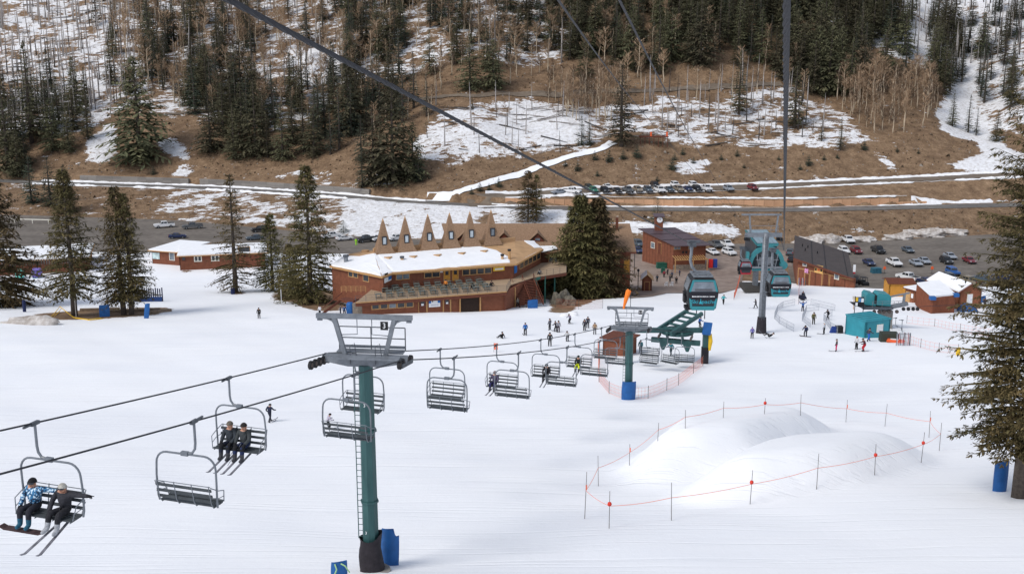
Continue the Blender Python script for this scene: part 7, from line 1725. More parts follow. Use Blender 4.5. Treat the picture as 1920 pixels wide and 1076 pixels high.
def body_mesh(pose, fingers=False):
    key = (pose, fingers)
    if key in BODY: return BODY[key]
    J = POSES[pose]; bm = bmesh.new(); sk = bm.verts.layers.skin.verify(); tags = []
    def v(co, r, root=False):
        q = bm.verts.new(co); q[sk].radius = (r, r); q[sk].use_root = root; return q
    E = []
    def e(a, c, tg): bm.edges.new((a, c)); E.append((a.co.copy(), c.co.copy(), tg))
    pe = v(J['pelvis'], .155, True); ch = v(J['chest'], .175); nk = v(J['neck'], .075); hd = v(J['head'], .105); tp = v(J['top'], .085)
    mid = v(Vector(J['pelvis']).lerp(Vector(J['chest']), .5), .15)
    bulk = 1.16 if fingers else 1.0
    for q in (pe, mid, ch): q[sk].radius = (q[sk].radius[0] * bulk, q[sk].radius[1] * bulk)
    e(pe, mid, 0); e(mid, ch, 0); e(ch, nk, 0); e(nk, hd, 3); e(hd, tp, 3)
    for s in (0, 1):
        sh = v(J['sh'][s], .095 * bulk); el = v(J['el'][s], .070 * bulk); wr = v(J['wr'][s], .055 * bulk); d = (Vector(J['wr'][s]) - Vector(J['el'][s])).normalized(); ha = v(Vector(J['wr'][s]) + d * .10, .048)
        e(ch, sh, 0); e(sh, el, 0); e(el, wr, 0); e(wr, ha, 4)
        if fingers:
            sd = d.cross(Vector((0, 0, 1))); sd = sd.normalized() if sd.length > .1 else Vector((1, 0, 0)); dn_ = Vector((0, 0, -1)); ptg = (pose == 'point' and s == 1)
            for k in range(4):
                q = Vector(J['wr'][s]) + d * .13 + sd * (.030 * (k - 1.5)); ln = (.055, .068, .062, .048)[k]; curl = .15 if (ptg and k == 3) else .8
                f1 = v(q, .016); f2 = v(q + d * ln * (1.3 if ptg and k == 3 else .7) + dn_ * ln * curl * .5, .013); f3 = v(q + d * ln * (2.4 if ptg and k == 3 else .8) + dn_ * ln * curl * 1.3, .011); e(ha, f1, 4); e(f1, f2, 4); e(f2, f3, 4)
            th = v(Vector(J['wr'][s]) + d * .06 + sd * .05, .018); t2_ = v(Vector(J['wr'][s]) + d * .11 + sd * .075 + dn_ * .02, .014); e(wr, th, 4); e(th, t2_, 4)
        hp = v(J['hip'][s], .118); kn = v(J['kn'][s], .090 * bulk); an = v(J['an'][s], .080); to = v(J['toe'][s], .058)
        e(pe, hp, 1); e(hp, kn, 1); cf_ = v(Vector(J['kn'][s]).lerp(Vector(J['an'][s]), .55), .088); e(kn, cf_, 1); e(cf_, an, 2); e(an, to, 2)
    me = bpy.data.meshes.new('body'); bm.to_mesh(me); bm.free()
    o = bpy.data.objects.new('tmp', me); COL.objects.link(o); sm = o.modifiers.new('s', 'SKIN'); sm.use_smooth_shade = True; ss = o.modifiers.new('d', 'SUBSURF'); ss.levels = 1; ss.render_levels = 1
    dg = bpy.context.evaluated_depsgraph_get(); m2 = bpy.data.meshes.new_from_object(o.evaluated_get(dg)); bpy.data.objects.remove(o)
    m2.materials.clear()
    for mm_ in (WHITE, WHITE, WHITE, SKIN, WHITE): m2.materials.append(mm_)
    A_ = np.array([x[0] for x in E]); B_ = np.array([x[1] for x in E]); T_ = np.array([x[2] for x in E])
    C_ = np.array([p.center for p in m2.polygons]); AB = B_ - A_; L2 = (AB ** 2).sum(1) + 1e-9
    idxs = []
    for c in C_:
        t = np.clip(((c - A_) * AB).sum(1) / L2, 0, 1); dd = ((A_ + AB * t[:, None] - c) ** 2).sum(1); idxs.append(int(T_[dd.argmin()]))
    m2.polygons.foreach_set('material_index', idxs); m2.update(); BODY[key] = m2; return m2
HELM = {}
def person(label, loc, pose, rz, jacket, pants, hat=BLK, sc=1.0, gear='ski', boots=(0.05, 0.05, 0.055), tilt=None, group=None, fingers=False, face='goggles', jmat=None, gloves=BLK):
    t = thing('person', label, 'person', loc, rz, group); t.scale = (sc, sc, sc)
    if tilt: t.rotation_euler = (tilt[0], tilt[1], rz)
    J = POSES[pose]; o = obj('body', body_mesh(pose, fingers), t)
    for i, m_ in enumerate((jmat or cloth(jacket), cloth(pants), cloth(boots), SKIN, cloth(gloves))): o.material_slots[i].link = 'OBJECT'; o.material_slots[i].material = m_
    hd, tp = Vector(J['head']), Vector(J['top']); up = (tp - hd).normalized()
    # helmet or cap: a dome on the crown
    b = MB(); k = 10; vs_ = []; c = hd + up * .035
    for l_ in range(5):
        a = l_ / 4 * PI / 2
        for j in range(k): q = 2 * PI * j / k; vs_.append(tuple(c + Vector((math.cos(q) * .128 * math.cos(a), math.sin(q) * .145 * math.cos(a) - .01, .135 * math.sin(a)))))
    b.add(vs_, [(l_ * k + j, l_ * k + (j + 1) % k, (l_ + 1) * k + (j + 1) % k, (l_ + 1) * k + j) for l_ in range(4) for j in range(k)]); b.build('helmet', cloth(hat), t, smooth=True)
    if face == 'goggles': b = MB(); b.tube([hd + Vector((-.10, .06, .03)), hd + Vector((-.05, .115, .03)), hd + Vector((.05, .115, .03)), hd + Vector((.10, .06, .03))], .036, 6); b.build('goggles', GLASS, t)
    if fingers:
        b = MB(); b.add([hd + Vector((-.022, .085, .0)), hd + Vector((.022, .085, .0)), hd + Vector((0, .135, -.025)), hd + Vector((0, .09, -.035))], [(0, 1, 2), (1, 3, 2), (3, 0, 2)]); b.build('nose', SKIN, t)
        b = MB(); b.box(hd + Vector((0, .088, -.065)), (.055, .02, .014)); b.build('mouth', cloth((0.25, 0.08, 0.06)), t)
        for s in (-1, 1): b = MB(); b.tube([hd + Vector((s * .10, 0, .03)), hd + Vector((s * .115, -.01, 0)), hd + Vector((s * .10, 0, -.035))], .018, 5); b.build('ear', SKIN, t)
    if gear == 'ski':
        for s in (0, 1):
            a = Vector(J['an'][s]); to = Vector(J['toe'][s]); d = to - a; d.z = 0 if pose not in ('sit', 'point', 'blue') else d.z; d.normalize(); z = Vector((0, 0, min(to.z, a.z) - .06 - a.z)); c0 = a + z
            b = MB(); b.bar(c0 - d * .62, c0 + d * .85, .085, .022); b.bar(c0 + d * .85, c0 + d * 1.0 + Vector((0, 0, .07)), .08, .02); b.build('ski', mat('ski_topsheet', (0.16, 0.16, 0.18), var=0.5, scale=5), t)
    if gear == 'board':
        a, c = Vector(J['an'][0]), Vector(J['an'][1]); m_ = (a + c) / 2 + Vector((0, .06, -.13 if pose not in ('stand', 'ski') else -.08)); d = (c - a).normalized()
        b = MB(); b.bar(m_ - d * .62, m_ + d * .62, .27, .025, up=(0, 0, 1)); b.bar(m_ + d * .62, m_ + d * .78 + Vector((0, 0, .06)), .24, .02); b.bar(m_ - d * .62, m_ - d * .78 + Vector((0, 0, .06)), .24, .02); b.build('snowboard', mat('snowboard_brown', (0.055, 0.03, 0.03), var=0.5, scale=6), t)
    return t
def stand(px, py, label, jacket, pants=BLK, pose='stand', face_=0.0, hat=BLK, sc=1.0, gear='ski', **kw): return person(label, G(px, py), pose, face_, jacket, pants, hat, sc, gear, **kw)
sn_ = Vector((0, 0, 0))
# riders on the chairs (local chair frame: seat at z -2.84)
def rider(key, xs, pose, label, jacket, pants, hat, gear='ski', fingers=True, sc=1.0, face='goggles', boots=(0.05, 0.05, 0.055), jmat=None, lean=0.0):
    c = CHAIRS[key]; m = Matrix.Translation(c.location) @ Matrix.Rotation(c.rotation_euler.z, 4, 'Z'); p = m @ Vector((-0.42 + xs, 0.10, -2.845 + 0.04))
    return person(label, p, pose, c.rotation_euler.z, jacket, pants, hat, sc, gear, fingers=fingers, face=face, boots=boots, jmat=jmat, tilt=(lean, 0))
BLJ = bpy.data.materials.new('blue_white_patterned_jacket'); BLJ.use_nodes = True
_n, _l = BLJ.node_tree.nodes, BLJ.node_tree.links; _t = _n.new('ShaderNodeTexNoise'); _t.inputs['Scale'].default_value = 16; _t.inputs['Detail'].default_value = 1; _c = _n.new('ShaderNodeTexCoord'); _l.new(_c.outputs['Object'], _t.inputs[0])
_r = _n.new('ShaderNodeValToRGB'); _r.color_ramp.interpolation = 'CONSTANT'
for i, (po, co) in enumerate(((0.0, (0.01, 0.03, 0.07)), (0.44, (0.02, 0.16, 0.34)), (0.57, (0.55, 0.68, 0.75)))):
    e_ = _r.color_ramp.elements[i] if i < 2 else _r.color_ramp.elements.new(po); e_.position = po; e_.color = (*co, 1)
_l.new(_t.outputs['Fac'], _r.inputs[0]); _l.new(_r.outputs[0], _n['Principled BSDF'].inputs['Base Color'])
# an uphill chair faces the camera side, so its right-hand seat is at picture left
rider('a', 0.62, 'blue', 'snowboarder in blue and white patterned jacket seated at left on the nearest chair', (0, 0.1, 0.3), (0.02, 0.02, 0.028), BLK, 'board', jmat=BLJ, boots=(0.02, 0.10, 0.16)).scale = (-1.08, 1.08, 1.08)
rider('a', -0.50, 'point', 'skier in black with pale helmet pointing to the right from the nearest chair', (0.028, 0.028, 0.034), (0.02, 0.02, 0.024), (0.42, 0.40, 0.35), boots=(0.34, 0.35, 0.37)).scale = (-1.08, 1.08, 1.08)
rider('c', 0.42, 'sit', 'skier in dark grey jacket with brown hat and red scarf, left on the second chair', (0.032, 0.038, 0.045), (0.016, 0.02, 0.038), (0.13, 0.11, 0.085), face='none', sc=1.08)
rider('c', -0.22, 'sit', 'bareheaded skier in grey jacket and blue trousers, right on the second chair', (0.045, 0.05, 0.052), (0.014, 0.024, 0.075), (0.025, 0.02, 0.018), face='none', sc=1.08)
rider('h', 0.55, 'sit', 'chair rider in purple-blue trousers with skis held up, above the empty chair', (0.07, 0.06, 0.10), (0.03, 0.03, 0.10), (0.2, 0.15, 0.15), fingers=False, lean=0.15)
rider('j', -0.10, 'sit', 'chair rider all in black seated alone', (0.012, 0.011, 0.014), (0.01, 0.01, 0.012), BLK, fingers=False)
rider('l', 0.05, 'sit', 'chair rider in black jacket and bright yellow trousers', (0.012, 0.016, 0.016), (0.62, 0.70, 0.02), (0.015, 0.03, 0.03), fingers=False)
# poles held by the pair on the second chair
for i, (dx, lab) in enumerate(((0.12, 'ski pole slanting between the two riders of the second chair'), (0.02, 'second ski pole beside the knees of the bareheaded skier'))):
    c = CHAIRS['c']; m = Matrix.Translation(c.location) @ Matrix.Rotation(c.rotation_euler.z, 4, 'Z'); b = MB(); b.cyl(m @ Vector((-0.70 + dx, 0.45, -2.55)), m @ Vector((-0.15 + dx * 2, 0.62, -3.5)), 0.012, n=5); tag(b.build('ski_pole', STEEL), lab, 'ski pole')
PE = [
    (486, 597, 'person in black jacket standing alone on the snow left of the tower', BLK, BLK, 'stand', PI, BLK, 1.0, 'none'), (600, 592, 'person in white top and black trousers near the lodge side stair', (0.55, 0.55, 0.58), BLK, 'stand', 2.5, BLK, 1.0, 'none'), (639, 591, 'person in grey standing left of the blue barrel', (0.10, 0.10, 0.13), NAV, 'stand', 1.5, BLK, 1.0, 'none'), (646, 592, 'person in dark blue standing by the blue barrel', (0.02, 0.06, 0.16), NAV, 'stand', 3.5, BLK, 1.0, 'none'),
    (985, 629, 'skier in bright blue jacket facing the lodge', (0.01, 0.11, 0.36), BLK, 'stand', 0.2, BLK, 1.05, 'ski'), (942, 634, 'person in black sitting on the snow', BLK, BLK, 'ground', 1.2, BLK, 1.0, 'none'), (1031, 619, 'skier in grey jacket, left of the small group', (0.13, 0.13, 0.15), (0.03, 0.03, 0.035), 'stand', 0.8, BLK, 1.0, 'none'), (1042, 622, 'skier in dark clothes behind the white-jacket one', (0.02, 0.02, 0.03), BLK, 'ski', 0.5, BLK, 1.0, 'ski'), (1047, 623, 'skier in pale grey jacket in the small group', (0.30, 0.30, 0.33), (0.05, 0.03, 0.04), 'stand', 3.6, BLK, 1.0, 'ski'), (1031, 649, 'skier in dark grey standing nearest below the small group', (0.035, 0.037, 0.04), (0.02, 0.02, 0.022), 'stand', 3.0, BLK, 1.08, 'none'), (1068, 607, 'skier in black and white top crouching near the windsock', (0.20, 0.18, 0.24), BLK, 'ski', 2.2, BLK, 1.0, 'ski'), (1096, 620, 'person in dark grey, left of the pair by the rope fence', (0.05, 0.048, 0.06), BLK, 'stand', 2.5, BLK, 1.0, 'ski'), (1102, 615, 'person in navy, right of the pair by the rope fence', NAV, BLK, 'stand', 3.2, BLK, 1.0, 'ski'), (1115, 627, 'person in tan jacket beside the rope fence', (0.30, 0.19, 0.10), (0.12, 0.12, 0.13), 'stand', 3.2, (0.05, 0.035, 0.03), 1.0, 'none'), (1064, 640, 'skier in white jacket just above the yellow-trousered rider', (0.5, 0.5, 0.5), BLK, 'ski', 2.6, BLK, .95, 'ski'),
    (737, 584, 'child in red jacket and green trousers at the lodge wall', (0.35, 0.02, 0.04), (0.02, 0.22, 0.14), 'stand', 3.0, (0.3, 0.05, 0.05), .85, 'none'), (754, 584, 'person in purple jacket at the lodge wall', (0.10, 0.04, 0.12), NAV, 'stand', 3.2, BLK, 1.0, 'none'), (769, 584, 'person in white jacket at the lodge wall', (0.6, 0.6, 0.6), (0.4, 0.4, 0.42), 'stand', 2.2, WHT, 1.0, 'none'), (779, 583, 'person in yellow jacket and pink trousers at the lodge wall', (0.65, 0.5, 0.06), (0.62, 0.03, 0.25), 'stand', 3.6, (0.3, 0.25, 0.1), 1.0, 'none'), (910, 583, 'person in white jacket and green trousers at the lodge corner', (0.55, 0.56, 0.58), (0.02, 0.20, 0.15), 'stand', 2.8, (0.4, 0.4, 0.4), 1.0, 'none'), (915, 580, 'person in slate jacket and teal trousers at the lodge corner', (0.10, 0.13, 0.17), (0.02, 0.17, 0.16), 'stand', 3.6, (0.3, 0.3, 0.32), 1.0, 'none'), (944, 575, 'child in dark clothes at the foot of the lodge stairs', (0.03, 0.06, 0.06), BLK, 'stand', 3.0, BLK, .7, 'none'), (971, 577, 'person in grey at the bottom of the lodge stairs', (0.12, 0.12, 0.11), BLK, 'stride', 0.5, (0.15, 0.14, 0.12), 1.0, 'none'),
    (1312, 614, 'skier in blue jacket gliding right of the terminal', (0.012, 0.06, 0.22), BLK, 'ski', -1.0, BLK, 1.0, 'ski'), (1356, 571, 'person striding with teal jacket right of the large gondola', (0.04, 0.30, 0.33), BLK, 'stride', -0.6, BLK, 1.05, 'none'), (1417, 578, 'skier in black leaning behind the gondola tower', BLK, BLK, 'stride', 1.2, BLK, .95, 'ski'), (1410, 635, 'child in violet jacket at the foot of the gondola tower', (0.13, 0.12, 0.34), BLK, 'stand', 0.0, (0.15, 0.12, 0.3), .95, 'none'), (1505, 584, 'person in blue jacket with both arms raised', (0.02, 0.10, 0.32), NAV, 'arms', 0.1, BLK, 1.0, 'none'), (1525, 608, 'person in olive jacket in the queue pen', (0.11, 0.10, 0.035), (0.05, 0.045, 0.03), 'stand', 3.3, (0.06, 0.05, 0.03), 1.08, 'none'), (1552, 600, 'person in black in the queue pen', BLK, BLK, 'stride', 1.8, BLK, 1.0, 'none'), (1545, 627, 'skier in white top beside the teal cabin', (0.5, 0.5, 0.52), BLK, 'stand', 1.0, WHT, 1.0, 'ski'), (1510, 631, 'skier in navy bending forward below the queue pen', (0.02, 0.03, 0.07), (0.03, 0.03, 0.04), 'ski', 2.6, BLK, 1.05, 'board'), (1568, 659, 'child in brown jacket and pink trousers', (0.07, 0.05, 0.045), (0.55, 0.03, 0.12), 'stand', 1.2, (0.06, 0.04, 0.03), .95, 'ski'), (1606, 655, 'skier in white jacket and black trousers with red hat', (0.55, 0.55, 0.57), BLK, 'stand', 2.0, (0.4, 0.06, 0.05), 1.0, 'ski'), (1619, 659, 'skier in maroon jacket and red trousers', (0.07, 0.02, 0.03), (0.45, 0.02, 0.03), 'ski', 1.6, (0.06, 0.03, 0.03), 1.12, 'ski'), (1628, 640, 'lift worker in bright blue trousers at the cabin corner', (0.05, 0.05, 0.06), (0.02, 0.10, 0.42), 'stride', -1.2, BLK, 1.1, 'none'), (1641, 616, 'person in black between the cabin and the concrete pier', BLK, BLK, 'stand', 1.6, BLK, 1.2, 'none'), (1805, 591, 'person in black in front of the snow-roofed shed', (0.015, 0.015, 0.025), BLK, 'stand', 3.0, BLK, .95, 'ski'), (1846, 577, 'person in dark jacket right of the snow-roofed shed', (0.05, 0.03, 0.045), (0.04, 0.04, 0.05), 'stand', 3.0, BLK, 1.0, 'none'),
    (506, 791, 'skier in dark navy seen from behind right of the second chair', (0.018, 0.022, 0.045), (0.014, 0.016, 0.03), 'stride', -0.5, BLK, 1.0, 'ski'), (617, 804, 'skier in white patterned jacket behind the chair at the tower', (0.42, 0.38, 0.45), BLK, 'ski', -1.2, BLK, .9, 'ski'), (1201, 662, 'skier in teal waiting at the loading ramp', (0.03, 0.13, 0.16), (0.03, 0.05, 0.07), 'stand', 2.6, BLK, 1.0, 'none'), (1258, 667, 'skier in teal jacket loading at the terminal', (0.03, 0.17, 0.21), (0.03, 0.05, 0.06), 'stride', 2.4, BLK, 1.05, 'ski')]
for px, py, lab, jc, pc, po, fa_, ht, sc, gear in PE: stand(px, py, lab, jc, pc, po, fa_, ht, sc, gear)
person('skier in black lying on the snow with skis in the air', G(1441, 634) + Vector((0, 0, .2)), 'sit', 1.2, BLK, BLK, BLK, 1.0, 'ski', tilt=(0.9, 0.3))
for px, py, lab, jc, po in ((836, 543, 'person in orange shirt standing on the lodge deck', (0.60, 0.20, 0.03), 'stand'), (887, 541, 'person in black seated on the lodge deck, left of two', BLK, 'ground'), (922, 536, 'person in black seated on the lodge deck, right of two', BLK, 'ground'), (1012, 514, 'person in grey seated on the right-hand deck', (0.2, 0.2, 0.2), 'ground')):
    person(lab, onZ(px, py, ZD), po, 2.8, jc, BLK, BLK, 1.0, 'none')
person('person in lime green vest walking beside the dark pickup', G(668, 460), 'stand', 0.4, (0.35, 0.75, 0.03), (0.35, 0.75, 0.03), BLK, 1.1, 'none', boots=(0.35, 0.75, 0.03))
for i, (px, py, jc, lab) in enumerate(((1245, 521, (0.25, 0.02, 0.04), 'person in red at the plaza tables'), (1252, 516, NAV, 'person in navy at the back of the plaza tables'), (1260, 522, (0.04, 0.05, 0.08), 'person in dark grey in the middle of the plaza tables'), (1268, 533, BLK, 'person in black standing in front of the plaza tables'), (1274, 518, (0.02, 0.03, 0.09), 'person in blue at the right of the plaza tables'), (1256, 529, (0.05, 0.05, 0.05), 'person in charcoal at the near plaza table'), (1232, 529, (0.02, 0.04, 0.06), 'person in dark clothes beside the kiosk opening'))):
    person(lab, G(px, py), 'stand', i * 1.1, jc, BLK, BLK, 1.0, 'none')
# ------------------------------------------------------------ roped ring round the snow heaps
RING = [(1096, 972, 884, 1), (1142, 990, 920, 2), (1259, 975, 904, 0), (1406, 946, 881, 2), (1531, 917, 850, 0), (1640, 891, 832, 2), (1727, 867, 810, 2), (1761, 845, 792, 0), (1742, 820, 770, 1), (1659, 799, 757, 0), (1586, 791, 749, 1), (1501, 778, 739, 0), (1433, 776, 746, 2), (1356, 783, 754, 0), (1285, 802, 768, 0), (1233, 826, 792, 0), (1180, 872, 832, 1), (1122, 911, 854, 0)]
POLED = []
desc = {0: 'plain thin bamboo pole of the roped ring', 1: 'thin bamboo pole with small orange flag of the roped ring', 2: 'thin bamboo pole with red ball marker of the roped ring'}
for i, (px, pb, pt_, kd) in enumerate(RING):
    p = G(px, pb); side = 'front' if i < 7 else ('right' if i < 9 else ('back' if i < 14 else 'left'))
    place = {0: 'at its left corner', 1: 'lowest of the front', 2: 'second along the front', 3: 'third along the front', 4: 'fourth along the front', 5: 'fifth along the front', 6: 'sixth along the front', 7: 'at its right tip', 8: 'just above the right tip', 9: 'first of the back from the right', 10: 'second of the back from the right', 11: 'third of the back from the right', 12: 'behind the crest of the heaps', 13: 'behind the left heap', 14: 'upper left of the heaps', 15: 'left of the heaps, third from the corner', 16: 'left of the heaps, second from the corner', 17: 'next to the left corner'}[i]
    h = min(max(onY(px, pt_, p.y).z - p.z, 1.3), 3.4); lean = (-(i % 3) + 1) * 0.03
    t = thing('bamboo_pole', {0: 'plain bamboo pole of the roped ring, ', 1: 'flagged bamboo pole of the roped ring, ', 2: 'bamboo pole with red ball, roped ring, '}[kd] + place, 'pole', p, 0, 'poles of the roped ring')
    b = MB(); b.cyl((0, 0, -.3), (lean * h, 0, h), .022, .016, n=5); b.build('cane', BAMBOO, t)
    zr = h * .60
    if kd == 2:
        b = MB(); k = 8; vs_ = []
        for l_ in range(5):
            a = (l_ / 4 - .5) * PI
            for j in range(k): q = 2 * PI * j / k; vs_.append((lean * zr + .13 * math.cos(q) * math.cos(a), .13 * math.sin(q) * math.cos(a), zr + .12 + .14 * math.sin(a)))
        b.add(vs_, [(l_ * k + j, l_ * k + (j + 1) % k, (l_ + 1) * k + (j + 1) % k, (l_ + 1) * k + j) for l_ in range(4) for j in range(k)]); b.build('ball', mat('red_marker', (0.62, 0.04, 0.02), rough=0.5), t, smooth=True)
    if kd == 1: b = MB(); b.box((lean * zr + .03, 0, zr + .2), (.09, .03, .32)); b.build('flag', PINKROPE, t)
    POLED.append(p + Vector((lean * zr, 0, zr)))
b = MB()
for a, c in zip(POLED, POLED[1:] + POLED[:1]):
    b.tube([a.lerp(c, q / 6) - Vector((0, 0, .10 * math.sin(PI * q / 6))) for q in range(7)], .016, 4)
tag(b.build('fence_rope', PINKROPE), 'orange rope strung round the two snow heaps', 'rope')

# ------------------------------------------------------------ orange netting round the second tower, and other fences
def net(label, pts, h, cell=0.32, m=PINKROPE, rad=0.010):
    P = [G(*q) for q in pts]; t = thing('safety_net', label, 'net', P[0]); o = P[0]; b = MB(); pb_ = MB()
    for a, c in zip(P[:-1], P[1:]):
        L = (c - a).length; k = max(1, int(L / cell)); rows = max(2, int(h / cell))
        for r_ in range(rows + 1): b.tube([a.lerp(c, q / 4) - o + Vector((0, 0, .1 + h * r_ / rows - .06 * math.sin(PI * q / 4))) for q in range(5)], rad, 3, caps=False)
        for i in range(k + 1): q = a.lerp(c, i / k) - o; b.tube([q + Vector((0, 0, .1)), q + Vector((0, 0, .1 + h))], rad, 3, caps=False)
    nt_ = b.build('net', m, t); nt_['kind'] = 'stuff'
    for p in P: q = p - o; pb2 = MB(); pb2.cyl(q + Vector((0, 0, -.2)), q + Vector((0, 0, h + .25)), .03, n=5); pb2.build('pole', BAMBOO, t)
    return t
net('pink orange safety net hung round the foot of the second tower', [(1122, 690), (1123, 716), (1142, 738), (1172, 749), (1215, 747), (1250, 732), (1272, 722), (1300, 700), (1318, 686)], 1.1)
net('narrow orange net strip standing left of the second tower', [(1121, 664), (1124, 690)], 1.8, 0.22)
net('faint pink rope fence at the right of the second chairlift', [(1700, 606), (1752, 612), (1800, 622), (1860, 632)], 1.0, 0.9, rad=0.012)
net('second pink rope fence running to the yellow pad at right', [(1695, 640), (1726, 652), (1760, 660), (1796, 663)], 1.0, 0.9, rad=0.012)
net('orange net beside the gondola track', [(1376, 562), (1382, 545), (1388, 520)], 1.2, 0.3)
net('orange net strip beside the rental shop steps', [(1497, 570), (1498, 545), (1499, 530)], 1.3, 0.3)
net('red orange net at the foot of the rock by the big spruce', [(1042, 577), (1085, 580), (1130, 578)], 1.5, 0.22, m=mat('rusty_net', (0.42, 0.12, 0.07)))
def barrier(label, a, c, h=1.1):
    A_, B_ = G(*a), G(*c); t = thing('crowd_barrier', label, 'barrier', A_, 0, 'barriers of the queue pen'); b = MB(); d = B_ - A_
    for z in (.12, h * .5, h): b.tube([Vector((0, 0, z)), d + Vector((0, 0, z))], .024, 5)
    k = max(3, int(d.length / .35))
    for i in range(k + 1): b.tube([d * (i / k) + Vector((0, 0, -.1 if i in (0, k) else .12)), d * (i / k) + Vector((0, 0, h))], .024 if i in (0, k) else .010, 4)
    b.build('panel', mat('barrier_zinc', (0.38, 0.40, 0.44), rough=0.5, metal=0.3), t); return t
BQ = [(1452, 598), (1458, 584), (1468, 577), (1490, 572)]
for i, (a, c) in enumerate(zip(BQ[:-1], BQ[1:])): barrier('steel barrier panel, %s of the left curved row by the gondola tower' % ('first', 'second', 'third')[i], a, c)
for i, (a, c) in enumerate(zip([(1452, 598), (1461, 607), (1475, 615)], [(1461, 607), (1475, 615), (1488, 622)])): barrier('steel barrier panel, %s of the near straight row' % ('first', 'second', 'third')[i], a, c)
for i, (a, c) in enumerate((((1504, 602), (1519, 614)), ((1504, 602), (1512, 584)), ((1512, 584), (1535, 582)), ((1544, 602), (1557, 618)), ((1557, 618), (1570, 626)), ((1544, 600), (1560, 592)), ((1520, 572), (1565, 583)))): barrier('steel barrier panel of the queue pen, ' + ('lower left of the olive jacket', 'left of the olive jacket', 'above the olive jacket', 'left of the white-topped skier', 'next to the teal cabin', 'behind the black figure', 'along the back of the pen')[i], a, c)

# ------------------------------------------------------------ odds and ends
def box_thing(name, label, cat, px, py, d, m, rz=0.0, dz=0.0, top=None):
    p = G(px, py); t = thing(name, label, cat, p + Vector((0, 0, dz)), rz)
    b = MB(); x, y, z = d[0] / 2, d[1] / 2, d[2]; tpr = .94
    b.add([(-x, -y, 0), (x, -y, 0), (x, y, 0), (-x, y, 0), (-x * tpr, -y * tpr, z), (x * tpr, -y * tpr, z), (x * tpr, y * tpr, z), (-x * tpr, y * tpr, z)], [(0, 3, 2, 1), (4, 5, 6, 7), (0, 1, 5, 4), (1, 2, 6, 5), (2, 3, 7, 6), (3, 0, 4, 7)]); b.build('body', m, t)
    if top: b = MB(); b.box((0, 0, z + .05), (d[0] * 1.02, d[1] * 1.02, .10)); b.build('lid', top, t)
    return t
TEALB = mat('dumpster_teal', (0.03, 0.12, 0.17), var=0.2, rough=0.6); GRNB = mat('dumpster_green', (0.015, 0.09, 0.06), var=0.2, rough=0.6)
dm = box_thing('dumpster', 'teal open dumpster in the right parking lot', 'dumpster', 1642, 512, (2.2, 1.5, 1.3), TEALB, 0.1)
for i in range(5): b = MB(); b.box((-0.85 + .42 * i, -.77, .62), (.07, .08, 1.15)); b.build('rib', TEALB, dm)
box_thing('dumpster', 'dark green dumpster beside the clock building', 'dumpster', 1240, 503, (2.4, 1.4, 1.3), GRNB, 0.1, top=GRNB)
box_thing('waste_bin', 'dark green bin in front of the green dumpster', 'bin', 1243, 512, (.9, .9, 1.2), GRNB, top=GRNB)
for px, pz, lab in ((1658, 513, 'orange sign on a stand in the parking lot, right of the teal dumpster'), (1747, 513, 'orange sign on a stand left of the blue jeep')):
    t = thing('stand_sign', lab, 'sign', G(px, pz)); b = MB(); b.cyl((0, 0, 0), (0, 0, 1.2), .04, n=6); b.box((0, 0, .03), (.8, .8, .06)); b.build('stand', BLACK, t); b = MB(); b.prism([(-.28, -.03, 1.0), (.28, -.03, 1.0), (.34, -.03, 1.4), (.15, -.03, 1.75), (-.15, -.03, 1.75), (-.34, -.03, 1.4)], (0, .05, 0)); b.build('board', ORANGE, t)
# corner furniture at the rental shop
box_thing('bench_box', 'tan wooden box under the shop window', 'box', 1571, 537, (2.1, 1.0, 1.1), mat('tan_box', (0.42, 0.26, 0.13)), -0.06)
box_thing('red_cabinet', 'red cabinet at the right end of the shop front', 'cabinet', 1588, 538, (1.3, .7, 1.3), mat('cabinet_red', (0.30, 0.03, 0.03)))
t = thing('feather_banner', 'white and red feather banner beside the shop', 'banner', G(1597, 537)); b = MB(); b.cyl((0, 0, 0), (0, 0, 4.6), .04, n=5); b.build('pole', STEELD, t); b = MB(); b.box((.3, 0, 3.9), (.55, .04, 1.6)); b.build('cloth', WHITE, t); b = MB(); b.box((.3, 0, 2.95), (.5, .04, .4)); b.build('cloth', cloth((0.4, 0.03, 0.04)), t)
t = thing('ski_rack', 'rack of skis left of the shop door', 'rack', G(1503, 536)); b = MB(); b.bar((-.8, 0, .9), (.8, 0, .9), .08, .08); b.bar((-.8, 0, 0), (-.8, 0, 1.0), .08, .08); b.bar((.8, 0, 0), (.8, 0, 1.0), .08, .08); b.build('frame', STEELD, t)
for i in range(8): b = MB(); b.bar((-.7 + .2 * i, -.15, 0), (-.7 + .2 * i + .03, .05, 1.75), .09, .03); b.build('ski', cloth(((.5, .5, .52), (.05, .06, .2), (.35, .05, .05), (.1, .1, .1))[i % 4]), t)
